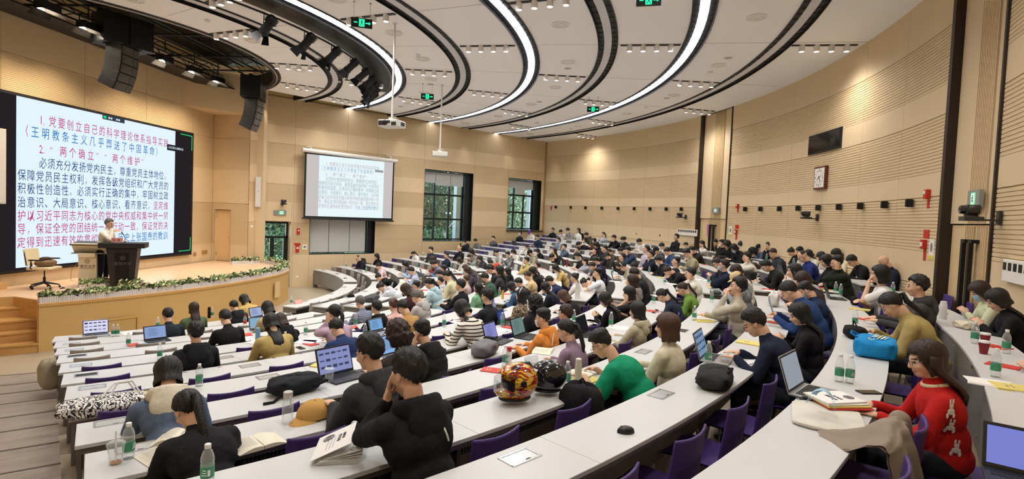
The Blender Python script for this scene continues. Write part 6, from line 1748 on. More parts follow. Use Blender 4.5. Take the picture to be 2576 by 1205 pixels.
PEOPLE = [
 (901, 650, 'read', 'bald.k', 'jacket', '#1f222b', 'gl', 'balding in glasses and dark navy jacket'),
 (947, 645, 'type', 'bob.k', 'jacket', BK, '', 'with black bob behind a black laptop'),
 (951, 670, 'read', 'bun.k', 'hoodie', '#e6c8cb', '', 'in pale pink hooded top reading'),
 (955, 698, 'sleep', 'bun.k', 'knit', BK, '', 'in black sweater slumped over the desk'),
 (961, 724, 'sleep', 'short.k', 'hoodie', '#c3c6cd', '', 'in light grey hooded top bent low'),
 (1022, 666, 'write', 'long.k', 'shirt', '#a9bdd6', '', 'with long dark hair and pale blue shirt'),
 (1035, 682, 'phone', 'short.k', 'shirt', '#d6d9e4', '', 'in blue and white striped shirt', 'vstripe'),
 (1038, 639, 'write', 'pony.k', 'knit', '#e4e2de', '', 'with ponytail in white top leaning on desk'),
 (1084, 629, 'cheek', 'short.k', 'jacket', '#26272b', '', 'in charcoal jacket against the tan wall'),
 (1089, 654, 'read', 'bob.b', 'knit', '#7a3a38', '', 'with dark bob in brick red top'),
 (1092, 665, 'write', 'short.k', 'shirt', '#6b7d98', '', 'in denim blue shirt writing'),
 (1114, 676, 'up', 'pony.k', 'jacket', BK, '', 'upright with ponytail in black coat'),
 (1022, 730, 'read-', 'bob.b', 'knit', '#3a1f22', '', 'with short brown hair and maroon sweater'),
 (1047, 719, 'up', 'fade.k', 'hoodie', '#79705a', 'gl', 'in olive hooded jacket and glasses'),
 (1081, 714, 'read', 'pony.k', 'hoodie', '#b5d3dc', '', 'in pale aqua hooded top'),
 (1047, 748, 'read', 'short.g', 'hoodie', '#b3aeab', '', 'grey-haired in light grey hooded windbreaker'),
 (1123, 643, 'up', 'fade.b', 'jacket', '#22283a', '', 'upright in navy suit jacket'),
 (1156, 624, 'up', 'bald.k', 'jacket', BK, '', 'balding in open black jacket'),
 (1167, 610, 'type', 'short.k', 'jacket', BK, '', 'in black jacket by the window sill'),
 (1196, 607, 'read', 'short.k', 'jacket', '#6d6a66', '', 'in grey jacket beside an open laptop'),
 (1240, 600, 'cheek', 'short.k', 'jacket', '#55555a', '', 'in grey jacket, hand on face'),
 (1187, 634, 'read', 'long.k', 'shirt', '#b8b3ac', '', 'with long black hair and floral top', 'leopard'),
 (1180, 647, 'brow', 'short.k', 'hoodie', '#e2dfda', '', 'in white hooded top holding the forehead'),
 (1206, 651, 'read', 'long.b', 'jacket', '#3c3c40', '', 'with long brown-black hair in charcoal coat'),
 (1155, 656, 'read', 'bob.b', 'jacket', '#dcd8d2', '', 'with brown bob in white jacket'),
 (1169, 674, 'read', 'long.l', 'knit', '#cfc0bd', '', 'with long chestnut hair'),
 (1177, 682, 'read', 'bob.b', 'hoodie', '#4b4550', '', 'in dark plum padded coat'),
 (1107, 690, 'read', 'tied.k', 'knit', '#d6b3ae', '', 'in dusty pink top'),
 (1126, 692, 'read', 'pony.k', 'jacket', '#cfc7a6', '', 'with ponytail in pale khaki jacket'),
 (1107, 706, 'up', 'pony.k', 'hoodie', '#cfcbd6', '', 'with black ponytail and lavender hooded top'),
 (1249, 636, 'read', 'short.k', 'shirt', '#b6b4b0', '', 'in light grey shirt reading'),
 (1277, 641, 'type', 'fade.k', 'hoodie', '#4e4e50', 'gl', 'in grey camouflage hooded top and glasses', 'camo'),
 (1291, 634, 'read', 'long.k', 'knit', '#dedbd4', '', 'with long black hair in white top'),
 (1308, 588, 'look', 'short.k', 'jacket', '#20222a', 'mb', 'masked in black jacket near the last window'),
 (1333, 585, 'read', 'tied.k', 'jacket', '#e2ddd2', 'c:#5a3fa0', 'in purple cap and cream jacket'),
 (1352, 597, 'type', 'fade.k', 'jacket', '#23283c', 'gl', 'in navy jacket and glasses'),
 (1322, 622, 'cheek-', 'pony.k', 'knit', '#e0ddd6', 'mw', 'masked with ponytail in white'),
 (1334, 637, 'read', 'short.k', 'hoodie', '#a39a82', 'c:#1c1b1c mk', 'in black cap, black mask and khaki jacket'),
 (1351, 632, 'read', 'long.k', 'jacket', BK, '', 'with long black hair and black coat'),
 (1390, 579, 'up', 'short.k', 'jacket', '#1c1c1f', '', 'in black jacket on the last row'),
 (1411, 584, 'write', 'short.k', 'knit', '#d5c9c2', '', 'in cream knit bent over red folder'),
 (1404, 604, 'up', 'short.k', 'jacket', '#5b6a86', 'mb', 'masked in blue patterned jacket', 'camo'),
 (1394, 631, 'look', 'long.k', 'jacket', '#c9ad5e', '', 'with long dark hair and yellow jacket'),
 (1419, 621, 'mouth', 'short.k', 'jacket', '#4f6070', '', 'in denim jacket, hand on mouth'),
 (1392, 647, 'sleep', 'short.k', 'hoodie', '#1d1c1f', '', 'in black hood leaning on desk'),
 (1324, 656, 'mouth', 'fade.k', 'jacket', '#b9a568', '', 'in mustard jacket, hands at mouth'),
 (1350, 669, 'look', 'buzz.k', 'tee', BK, '', 'with cropped hair in black t-shirt'),
 (1341, 683, 'read', 'verylong.k', 'jacket', BK, '', 'with waist-length black hair'),
 (1398, 676, 'write', 'long.k', 'shirt', '#c2a468', '', 'with long black hair and camel shirt'),
 (1327, 694, 'phone', 'tied.b', 'jacket', '#cdb387', 'b:#7a6a58', 'with patterned hair band and camel blazer'),
 (1233, 662, 'read', 'short.k', 'knit', '#2a3a63', '', 'in blue sweater reading'),
 (1250, 672, 'read', 'short.k', 'jacket', '#7d7a74', 'c:#e0503a', 'in orange red cap'),
 (1236, 678, 'read', 'short.k', 'jacket', '#26262a', 'gl', 'in black jacket with glasses, face down'),
 (1256, 681, 'up', 'long.k', 'knit', '#3d3a3c', '', 'with long dark hair turned aside'),
 (1276, 683, 'up', 'verylong.k', 'hoodie', '#1d1d20', '', 'with wavy long hair, black hooded top'),
 (1221, 700, 'read', 'short.k', 'knit', '#3c5a4a', 'mk', 'in black mask and bottle green sweater'),
 (1250, 697, 'read', 'fade.k', 'tee', '#1f2023', '', 'in black top head bowed'),
 (1171, 703, 'up', 'bun.l', 'knit', '#cbb0a8', '', 'with brown bun and pink cardigan'),
 (1158, 718, 'up-', 'short.k', 'jacket', BK, '', 'in long black coat'),
 (1202, 724, 'look', 'long.k', 'jacket', '#7fae8a', '', 'with straight black hair and mint jacket'),
 (1226, 746, 'up', 'short.k', 'knit', '#26262c', 'gl', 'in black knit vest and glasses'),
 (1284, 722, 'read', 'long.k', 'jacket', '#3f5c7c', '', 'with long black hair and denim jacket'),
 (1304, 712, 'read', 'short.k', 'jacket', BK, '', 'with white-marked black cap', 'plain'),
 (1311, 742, 'look', 'band.k', 'knit', '#b8a48c', 'b:#d6dff0', 'with pale hair band and leopard top', 'leopard'),
 (1165, 780, 'brow-', 'long.k', 'knit', '#ded6c8', '', 'in black and cream striped sweater', 'hstripe'),
 (1014, 774, 'read', 'short.k', 'knit', '#b18a52', '', 'in camel brown sweater'),
 (1001, 843, 'type', 'curly.b', 'knit', '#3a3230', '', 'with big curly dark bob'),
 (1382, 708, 'write', 'short.k', 'jacket', '#26304e', '', 'in navy jacket with white collar'),
 (1370, 724, 'read', 'long.k', 'jacket', '#1c1f2a', '', 'with tied black hair and dark coat'),
 (1444, 699, 'up', 'bun.k', 'jacket', '#d8d2c8', '', 'with low bun and cream jacket'),
 (1466, 712, 'sleep', 'bun.k', 'jacket', '#cdbf9f', '', 'bent low in cream track jacket'),
 (1503, 687, 'mouth', 'fade.k', 'tee', '#dde0e6', '', 'in white t-shirt, hand at mouth'),
 (1415, 747, 'write', 'bob.l', 'knit', '#1c1a1c', '', 'with chestnut bob and black top'),
 (1343, 762, 'look-', 'curly.k', 'jacket', '#1f1f22', 'mw', 'with black curls, white mask, black coat'),
 (1421, 789, 'up', 'short.b', 'knit', '#2c2a2c', 'gl', 'with brown-black hair behind ponytail girl'),
 (1521, 754, 'phone', 'verylong.k', 'knit', BK, '', 'with very long black hair using a phone'),
 (1580, 738, 'cheek', 'bob.k', 'tee', '#1b1b1d', '', 'with black bob, bare arm on cheek'),
 (1590, 708, 'up', 'long.b', 'hoodie', '#8d827c', '', 'with long brown hair and taupe hooded coat'),
 (1598, 690, 'read', 'short.k', 'jacket', '#232326', '', 'in black jacket turned down'),
 (1601, 782, 'up', 'verylong.k', 'hoodie', '#b1a78e', '', 'with straight black hair and beige hooded coat'),
 (1490, 670, 'read', 'tied.k', 'knit', '#1d1d20', '', 'with tied black hair in black'),
 (1499, 657, 'read', 'short.k', 'jacket', '#22203c', '', 'in black and violet track jacket'),
 (1429, 580, 'read', 'short.k', 'knit', '#8f8c88', 'mw', 'masked in grey sweater, last row'),
 (1455, 580, 'look', 'long.k', 'knit', '#e2e0dc', 'gl', 'in glasses and white behind black laptop'),
 (1476, 592, 'read', 'short.k', 'hoodie', '#46463c', '', 'in dark olive coat reading'),
 (1504, 584, 'read', 'short.k', 'shirt', '#b3c2dc', '', 'in pale blue checked shirt', 'vstripe'),
 (1517, 590, 'cheek', 'pony.k', 'shirt', '#d3d3d8', '', 'with black ponytail in striped shirt', 'vstripe'),
 (1549, 588, 'read', 'long.k', 'knit', '#e0dbcf', '', 'with long black hair in cream, last row'),
 (1605, 590, 'read', 'bob.b', 'knit', '#c9b79a', '', 'with dark bob in beige, last row'),
 (1664, 595, 'read', 'short.k', 'jacket', '#1c1b1d', 'gl', 'in black jacket and glasses, last row'),
 (1701, 597, 'back', 'short.k', 'knit', '#1e1c1e', 'gl', 'leaning back in black with glasses'),
 (1545, 599, 'face', 'short.k', 'knit', BK, '', 'in black sweater, hand over face'),
 (1567, 604, 'read', 'short.k', 'jacket', '#26241f', 'mb', 'in dark jacket and blue mask'),
 (1610, 609, 'write', 'short.k', 'shirt', '#e2e0dc', '', 'bowed in white shirt'),
 (1471, 604, 'mouth', 'long.k', 'knit', '#dddad6', '', 'with long black hair, hand at mouth'),
 (1494, 606, 'up', 'long.k', 'knit', '#6b4030', '', 'with black hair and brown coat'),
 (1501, 617, 'read', 'bob.k', 'knit', '#2a2426', '', 'with dark bob in dark top'),
 (1457, 616, 'sleep', 'short.k', 'jacket', BK, '', 'in black bent forward'),
 (1452, 628, 'mouth', 'short.k', 'jacket', '#1c1b1d', '', 'in black jacket, fist at mouth'),
 (1521, 626, 'up', 'tied.k', 'knit', '#222228', '', 'with tied dark hair facing the stage'),
 (1532, 634, 'read', 'short.b', 'knit', '#4a4440', '', 'with short brown-black hair'),
 (1496, 631, 'look', 'fade.k', 'jacket', '#1b1b1d', '', 'in black jacket looking up'),
 (1580, 630, 'face', 'short.k', 'jacket', '#2c3d58', '', 'in denim jacket, both hands over face'),
 (1561, 632, 'read', 'short.k', 'jacket', BK, '', 'dark-haired with bowed head'),
 (1565, 647, 'look', 'short.k', 'jacket', '#232327', 'gl', 'in thin glasses and dark jacket'),
 (1527, 644, 'read', 'short.k', 'jacket', '#34302c', 'c:#3a3c40', 'in charcoal cap and brown jacket'),
 (1625, 627, 'look', 'pony.k', 'knit', '#b9aebb', 'gl', 'with ponytail, glasses and lilac top'),
 (1666, 620, 'write', 'short.k', 'knit', '#dfdcd6', '', 'bowed low in white top'),
 (1651, 631, 'read', 'short.k', 'hoodie', '#58585c', 'c:#1a1a1c', 'in black cap and grey hooded top'),
 (1638, 641, 'mouth', 'short.k', 'jacket', '#1e2233', 'gl', 'smiling in glasses and navy jacket'),
 (1679, 634, 'read', 'fade.k', 'jacket', '#33496f', 'gl', 'in blue jacket and glasses'),
 (1656, 656, 'read', 'short.k', 'jacket', '#1b1b1e', 'gl mw', 'in big white mask and black jacket'),
 (1700, 658, 'look', 'fade.k', 'tee', '#212124', '', 'tall in black t-shirt looking down'),
 (1687, 682, 'sleep', 'bun.b', 'knit', '#1d1c1f', '', 'with brown bun bent over writing'),
 (1453, 645, 'read', 'short.k', 'tee', '#1c1c1e', 'gl mb', 'in glasses, blue mask and black top'),
 (1470, 657, 'cheek', 'long.k', 'knit', '#9da0a6', '', 'with long black hair and grey sweater'),
 (1553, 667, 'read', 'long.b', 'knit', '#2b2624', '', 'with long dark brown hair'),
 (1567, 671, 'write', 'short.k', 'jacket', '#a49d86', 'b:#c9c4bc', 'with thin hair band and khaki jacket'),
 (1597, 672, 'read', 'bun.k', 'knit', '#6d6a66', '', 'with black bun, mostly hidden'),
 (1724, 617, 'read', 'tied.k', 'jacket', '#d3c19c', '', 'with pulled back hair and beige coat'),
 (1765, 614, 'cheek', 'long.k', 'knit', '#e0dcd6', '', 'with long hair, hand on head'),
 (1799, 610, 'read', 'short.k', 'jacket', '#1d1d22', '', 'bowed in black jacket by double doors'),
 (1816, 613, 'mouth', 'fade.k', 'jacket', '#1f1e20', 'mw', 'in white mask with clasped hands'),
 (1831, 616, 'read', 'bob.k', 'jacket', BK, '', 'with dark hair behind masked man'),
 (1849, 625, 'write', 'long.k', 'jacket', BK, 'mb', 'with long black hair and mask'),
 (1864, 616, 'read', 'bob.k', 'knit', '#cfc7b8', 'mw', 'with black bob and white mask'),
 (1742, 630, 'brow', 'short.k', 'jacket', '#2e2522', '', 'in dark brown padded jacket'),
 (1731, 638, 'read', 'fade.k', 'jacket', '#9d9474', '', 'in khaki shirt jacket'),
 (1896, 634, 'sleep', 'curly.k', 'jacket', '#4b5a70', '', 'with tousled black hair and denim jacket'),
 (1908, 624, 'read', 'short.k', 'jacket', '#3d4a60', 'c:#1c1c1e', 'in black cap by the curved wall'),
 (1932, 619, 'mouth', 'short.k', 'jacket', BK, '', 'smiling in black by the curved wall'),
 (1946, 637, 'read', 'buzz.b', 'jacket', '#34363c', '', 'with cropped brown hair and slate jacket'),
 (1990, 635, 'write', 'bun.k', 'knit', '#26242a', '', 'with black bun and cream scarf'),
 (2012, 632, 'read', 'tied.k', 'knit', '#ded8ce', '', 'with tied hair in cream'),
 (1879, 647, 'cheek', 'short.k', 'jacket', '#d3cdc2', '', 'in cream coat, hand on neck'),
 (1892, 675, 'sleep', 'bob.b', 'knit', '#8d939c', '', 'with brown hair head on desk'),
 (1931, 670, 'write', 'short.k', 'jacket', '#22221f', 'gl', 'in black jacket and glasses writing'),
 (1805, 663, 'phone', 'short.b', 'jacket', '#1f2026', 'gl', 'in glasses, hands joined, dark jacket'),
 (1821, 668, 'mouth', 'short.k', 'jacket', '#1c2436', 'gl mb', 'in blue mask and navy coat'),
 (1854, 683, 'read', 'long.b', 'jacket', '#dad3c4', '', 'with long brown hair and cream top'),
 (1737, 688, 'cheek', 'tied.k', 'jacket', '#dcd9cc', 'gl', 'with glasses and pale jacket, cheek on hand'),
 (1999, 682, 'mouth', 'long.k', 'jacket', '#dcc3be', '', 'with black hair and pale pink coat'),
 (2022, 646, 'read', 'bald.k', 'jacket', '#24306e', 'gl', 'balding in royal blue jacket'),
 (2033, 640, 'read', 'verylong.k', 'knit', '#d9d3bf', '', 'with long black hair behind blue jacket man'),
 (2064, 646, 'read', 'bob.k', 'knit', '#cfc6bc', 'mk', 'with black bob and black mask'),
 (2079, 657, 'type', 'verylong.k', 'knit', BK, '', 'with wavy black hair in black typing'),
 (2105, 640, 'read', 'long.k', 'knit', '#d6cdb4', '', 'with black hair and cream knit by wall'),
 (2107, 661, 'cheek', 'fade.k', 'knit', '#22281f', 'gl', 'in dark olive sweater, cheek on hand'),
 (2145, 657, 'write', 'short.k', 'jacket', '#19191b', 'gl', 'in black suit and glasses writing'),
 (2225, 660, 'read', 'none.k', 'jacket', '#1d2233', '', 'shaven-headed in dark navy jacket'),
 (2214, 690, 'mouth', 'bob.k', 'tee', '#e2e0dc', '', 'with black bob and white puff-sleeve blouse'),
 (2022, 706, 'read', 'long.b', 'jacket', '#3a3536', '', 'with brown hair behind masked man'),
 (2027, 731, 'read', 'fade.k', 'jacket', '#22304c', 'gl mb', 'in blue mask, glasses and navy shirt'),
 (1993, 734, 'write', 'tied.k', 'knit', '#26406e', '', 'with pulled back black hair, bowed'),
 (2308, 720, 'up', 'short.k', 'hoodie', '#3f3e3e', '', 'upright in charcoal hooded top'),
 (2249, 768, 'write', 'pony.k', 'jacket', '#a8955e', '', 'with tied black hair and khaki trench coat'),
 (2462, 733, 'phone', 'bob.b', 'jacket', '#c9ccab', 'mb', 'in blue mask and pale green jacket'),
 (2505, 755, 'phone', 'verylong.k', 'knit', '#1a1a1c', '', 'with long black hair, black top, phone'),
 (1715, 727, 'read', 'pony.b', 'jacket', '#6f9440', '', 'with curly ponytail and leaf green jacket'),
 (1662, 744, 'write', 'pony.k', 'jacket', '#272c3c', '', 'with black ponytail and navy trench coat'),
 (1853, 702, 'phone', 'capl.b', 'hoodie', '#8f9294', 'c:#cdb58a', 'in beige cap and grey hooded top'),
 (422, 793, 'type', 'short.k', 'jacket', '#242a33', '', 'in slate blue jacket at a laptop'),
 (487, 776, 'up', 'verylong.b', 'jacket', '#55684a', '', 'with very long dark hair and moss jacket'),
 (492, 836, 'up', 'short.k', 'hoodie', '#202126', '', 'in black hooded top, third row desk'),
 (567, 801, 'read', 'spiky.k', 'knit', '#1c1a1c', '', 'in black long-sleeved top'),
 (588, 771, 'read', 'short.k', 'hoodie', '#26272c', '', 'in dark hooded jacket with glasses', 'plain'),
 (614, 755, 'write', 'bob.k', 'jacket', '#c3a566', '', 'in mustard tan jacket at the front'),
 (673, 776, 'read', 'bob.k', 'jacket', '#b8a378', '', 'in tan trench coat at a laptop'),
 (681, 814, 'read', 'long.k', 'jacket', '#b7a064', '', 'with long black hair and camel coat'),
 (704, 809, 'brow-', 'bob.b', 'hoodie', '#1c1b1e', '', 'in black hooded top with cream lining'),
 (842, 788, 'cheek', 'pony.k', 'knit', '#b79db0', '', 'with low ponytail and mauve sweater'),
 (846, 827, 'write', 'short.k', 'jacket', '#22345e', '', 'in royal navy jacket with folded hands'),
 (905, 761, 'type', 'short.g', 'shirt', '#8f8f94', '', 'with thin grey hair and striped shirt', 'vstripe'),
 (946, 773, 'up', 'short.k', 'hoodie', '#1a1a1c', 'gl', 'in black hooded top and glasses'),
 (987, 768, 'cheek-', 'bun.l', 'knit', '#d2a9a4', '', 'with brown updo and rose cardigan'),
]
for p in PEOPLE: put_person(*p)
# ---- the people closest to the camera, each with a pose of its own
def near_person(px, py, hair, cloth_, col, extra, desc, kind='plain', turn=0, vox=0.0085, fat=1.0, amp=0.006, seed=0, trou='#24262c', hw=None, **sk):
    J = skeleton(**sk)
    k, a, s, s0, r = solve_place(px, py, J, 1.6)
    J['body'] = body_mesh(J, vox, True)
    short = cloth_ == 'tee'
    tm = top_mesh(J, 0.0125, fat, short=short, amp=amp, seed=seed, collar=not short)
    for q in ('jacket', 'knit', 'tee'): J[q] = tm
    if cloth_ == 'hoodie': J['hood'] = hood_mesh(J, 0.0125)
    J['trousers'] = trouser_mesh(J, 0.02); J['hang'] = {}; J['pony'] = pony(J, L=0.30); J['bun'] = bun_mesh(J); J['shoes'] = [shoe_mesh(l[3]) for l in J['legs']]
    if abs(s0 - 1.0) > 0.1: print('NEAR', desc, px, py, 'row', k, 'scale %.2f' % s0)
    if hw: J['hang'][0.36] = hanging(J, *hw)
    o = bpy.data.objects.new('person', J['body']); COL.objects.link(o)
    o.location = (DCX + r * math.cos(a), DCY + r * math.sin(a), fk(k)); o.rotation_euler = (0, 0, a + PI / 2 + math.radians(turn)); o.scale = (s, s, s)
    tp = dress(o, J, hair, cloth_, col, extra, kind, seed)
    for c in o.children:
        if c.name.startswith('trousers'): obmat(c, cloth(trou))
    SEATED.append([k, a, o, desc, s, (o.matrix_basis @ J['HM'].translation)[:2]])
    return o, J, tp
man1, JM, jt = near_person(1035, 938, 'short.k', 'hoodie', '#19191b', '', 'in black hooded jacket, white back tab', turn=2, fat=1.12, amp=0.010, seed=1, lean=14, hp=14, ht=12, hands=('face', 'face'), hip=0.24)
from mathutils.bvhtree import BVHTree
_b = BVHTree.FromPolygons([v.co[:] for v in jt.data.vertices], [p.vertices[:] for p in jt.data.polygons])
mb = MB(); mb.tube([_b.ray_cast(Vector((0.06 + 0.012 * q, -1, 0.95 - 0.03 * q)), Vector((0, 1, 0)))[0] + Vector((0, -0.002, 0)) for q in range(4)], 0.006, 6); mb.build('white_tab', M_OFFW, jt)
near_person(503, 1022, 'pony.k', 'jacket', '#1d1d20', 'gl', 'with beige hair tie, black jacket, writing', fat=1.12, seed=2, turn=8, lean=34, hp=44, ht=10, hands=('fold', 'write'), hip=0.22)
denimw = near_person(410, 945, "verylong.k", 'hoodie', '#5a6a80', '', 'with long black hair, cream hood over denim jacket', fat=0.97, seed=3, turn=-5, lean=30, hp=42, hands=('fold', 'fold'), hip=0.22)
near_person(945, 885, 'short.k', 'hoodie', '#36373a', 'gl', 'in slate grey windbreaker at a laptop', fat=1.15, amp=0.009, seed=4, turn=10, lean=16, hp=18, ht=8, hands=('type', 'type'), hip=0.26)
near_person(1066, 836, 'fade.k', 'hoodie', '#242322', '', 'in black jacket leaning his cheek on his fist', fat=1.12, amp=0.008, seed=5, turn=6, lean=20, hp=22, ht=-4, hands=('cheek', 'fold'), hip=0.22)
near_person(1366, 800, 'fade.k', 'hoodie', '#d98a3e', 'gl mw', 'in orange hooded top, glasses and white mask', fat=1.12, amp=0.008, seed=6, turn=8, lean=8, hp=10, ht=8, hands=('type', 'type'), hip=0.30)
near_person(1424, 830, 'pony.k', 'knit', '#8c7688', '', 'with pink scrunchie and mauve sweater', fat=1.0, seed=7, turn=6, lean=14, hp=24, ht=14, hands=('fold', 'write'), hip=0.24)
near_person(1524, 862, 'fade.k', 'tee', '#0f8a63', 'gl', 'in emerald green t-shirt bent over his notes', fat=1.12, amp=0.006, seed=8, turn=10, lean=36, hp=40, ht=6, hands=('desk', 'write'), hip=0.26)
near_person(1677, 822, 'bob.l', 'jacket', '#c9c1a8', '', 'with brown hair clip bob and cream jacket', fat=1.06, amp=0.006, seed=9, turn=4, lean=6, hp=6, ht=4, hands=('fold', 'fold'), hip=0.28)
near_person(1856, 722, 'spiky.k', 'shirt', '#c4bda8', '', 'in checked cream shirt, hand over mouth', 'check', fat=1.0, amp=0.006, seed=10, turn=8, lean=4, hp=-4, ht=4, hands=('mouth', 'desk'), hip=0.28)
near_person(1902, 812, 'spiky.k', 'shirt', '#1d2336', 'gl', 'in navy shirt typing behind the black desk bag', fat=1.08, amp=0.007, seed=11, turn=6, lean=26, hp=36, ht=4, hands=('type', 'type'), hip=0.26)
near_person(2008, 790, 'verylong.k', 'jacket', '#1b1a1c', '', 'with waist-length hair and black blazer, using phone', fat=1.0, amp=0.005, seed=12, turn=8, lean=8, hp=26, ht=6, hands=('phone', 'phone'), hip=0.28)
redw, JR, rt_ = near_person(2322, 900, 'long.b', 'knit', '#b8201c', 'gl', 'in red rabbit cardigan with wavy hair', hw=(0.30, 0.115), fat=1.04, amp=0.005, seed=13, turn=14, lean=10, hp=18, ht=10, hands=('type', 'type'), hip=0.26)
near_person(2625, 862, 'bob.k', 'knit', '#c9a8a0', '', 'in dusty pink top cut by the picture edge', fat=1.0, seed=14, turn=6, lean=14, hp=24, hands=('phone', 'phone'), hip=0.24)
for c in denimw[2].children:
    if c.name.startswith('hood'): obmat(c, cloth('#d8d0bc'))
# white collar and rabbit patches of the red cardigan
mb = MB()
c0_ = JR['S2'].lerp(JR['NT'], 0.35); ax_ = (JR['NT'] - JR['S2']).normalized(); x_, y_, _ = basis(ax_)
mb.tube([c0_ + (x_ * math.cos(q * PI / 8) + y_ * math.sin(q * PI / 8)) * 0.070 for q in range(17)], 0.014, 8)
mb.build('cream_collar', mat('cream knit', '#d9cda8', 0.8), rt_, smooth='all')
def decal(parent, J, side, z, y, sc):
    """small flat white rabbit sewn on, pushed onto the cloth surface"""
    bpy.context.view_layer.update()
    me = parent.data; from mathutils.bvhtree import BVHTree
    bvh = BVHTree.FromPolygons([v.co[:] for v in me.vertices], [p.vertices[:] for p in me.polygons])
    base = Vector((side * 0.6, y, z)); hit, nrm, _, _ = bvh.ray_cast(base, Vector((-side, 0, 0)), 2)
    if hit is None: return
    q = MB(); M = Matrix.Translation(hit + nrm * 0.004) @ nrm.to_track_quat('Z', 'Y').to_matrix().to_4x4()
    q.T = M
    q.ell((0, 0, 0), (0.022 * sc, 0.017 * sc, 0.003)); q.ell((0.0, 0.026 * sc, 0), (0.013 * sc, 0.012 * sc, 0.003)); q.ell((-0.008 * sc, 0.047 * sc, 0), (0.005 * sc, 0.015 * sc, 0.003)); q.ell((0.008 * sc, 0.047 * sc, 0), (0.005 * sc, 0.015 * sc, 0.003)); q.ell((-0.02 * sc, -0.02 * sc, 0), (0.008 * sc, 0.014 * sc, 0.003)); q.ell((0.018 * sc, -0.02 * sc, 0), (0.008 * sc, 0.014 * sc, 0.003))
    q.build('rabbit_patch', M_OFFW, parent)
for (sd, zz, yy, sc) in ((-1, 0.92, 0.06, 1.3), (-1, 0.80, 0.04, 1.2), (-1, 0.72, 0.12, 1.2), (-1, 0.86, 0.20, 1.0), (1, 0.9, 0.05, 1.2), (-1, 0.66, 0.0, 1.2)): decal(rt_, JR, sd, zz, yy, sc)
# ---- the lecturer
J = skeleton(lean=12, hp=10, ht=-6, hands=('desk', 'desk'), stand=True, arms=[(Vector((-0.24, 0.30, 1.16)), Vector((0.2, 0.9, 0)), Vector((0, 0, -1)), 0.3), (Vector((0.13, 0.30, 1.42)), Vector((-0.15, 0.9, 0.1)), Vector((-0.8, 0, -0.5)), 0.25)])
J['body'] = body_mesh(J, 0.0085, True); J['knit'] = top_mesh(J, 0.013, 1.06, amp=0.005, seed=4); J['trousers'] = trouser_mesh(J, 0.018); J['hang'] = {}; J['shoes'] = [shoe_mesh(l[3]) for l in J['legs']]
P_ = onz(258, 720, STH)
lect = bpy.data.objects.new('person', J['body']); COL.objects.link(lect)
lect.location = (P_.x, P_.y, STH + 0.012); lect.rotation_euler = (0, 0, math.radians(-118 + 60)); lect.rotation_euler = (0, 0, math.atan2(-0.58, 0.81) - PI / 2); lect.scale = (1.02,) * 3
tp = dress(lect, J, 'short.g', 'shirt', '#dcd6cc', 'gl', 'plain', 1)
for c in lect.children:
    if c.name.startswith('trousers'): obmat(c, cloth('#1a1d28'))
tag(lect, 'grey-haired person in white shirt gesturing behind the black lectern', 'person')
# ------------------------------------------------------------------ labels of the audience, chairs
def block_of(k, a):
    a = math.degrees(a)
    return 'A' if a < block_range('A', k)[1] + 1.2 else 'B' if a < block_range('B', k)[1] + 1.5 else 'C'
rows = {}
for i, (k, a, o, desc, s, hxy) in enumerate(SEATED): rows.setdefault((k, block_of(k, a)), []).append((a, i))
for key, L_ in rows.items():
    L_.sort()
    for j, (a, i) in enumerate(L_):
        k, _, o, desc, s, hxy = SEATED[i]
        tag(o, 'person %s, row %s of %s block' % (desc, row_name(k), BLK[key[1]]), 'person', 'audience seated at the curved desks')
nch = 0
for i, (k, a, o, desc, s, hxy) in enumerate(SEATED):
    r = math.hypot(o.location.x - DCX, o.location.y - DCY) + 0.02
    b = block_of(k, a); ad = math.degrees(a)
    m, cn = (M_PURP, 'purple') if (b == 'A' and k > -8) or (b == 'B' and ad < -44 and k > -10) or (b == 'C' and ad > 0) else (M_BEIGE, 'beige grey') if k < -7 else (M_WSEAT, 'white')
    near = o.location.xy.length < 9
    if not near: continue
    short = ' '.join(desc.split()[:6])
    chair(DCX + r * math.cos(a), DCY + r * math.sin(a), fk(k), a + PI / 2, m, '%s seat under the person %s, row %s' % (cn, short, row_name(k)), 'occupied lecture chairs', near)
# empty chairs on the remaining places of each desk
for k in range(-12, 3):
    for b in 'ABC':
        if b == 'A' and k == -12: continue
        a0, a1 = block_range(b, k); r = rk(k) + 0.22; L_ = math.radians(a1 - a0) * r
        n = max(1, int(L_ / 0.74)); j_ = 0
        for i in range(n):
            a = math.radians(a0 + (a1 - a0) * (i + 0.5) / n)
            if any(kk == k and abs(a - aa) * r < 0.40 for (kk, aa, *_r) in SEATED): continue
            x, y = DCX + r * math.cos(a), DCY + r * math.sin(a)
            if x * CF.x + y * CF.y < 1.0: continue
            dep = x * CF.x + y * CF.y; px = PCX + FPX * (x * CR.x + y * CR.y) / dep
            if px < -60 or px > 2640: continue
            ad = math.degrees(a)
            m, cn = (M_PURP, 'purple') if (b == 'A' and k > -8) or (b == 'B' and ad < -44 and k > -10) or (b == 'C' and (ad > -2.5) and k > -12) else (M_BEIGE, 'beige grey') if k < -7 else (M_WSEAT, 'white')
            chair(x, y, fk(k), a + PI / 2, m, 'empty %s chair, %s along row %s of the %s block' % (cn, ORD[j_], row_name(k), BLK[b]), 'empty lecture chairs', dep < 12)
            j_ += 1; nch += 1
print('empty chairs', nch, 'people', len(SEATED))
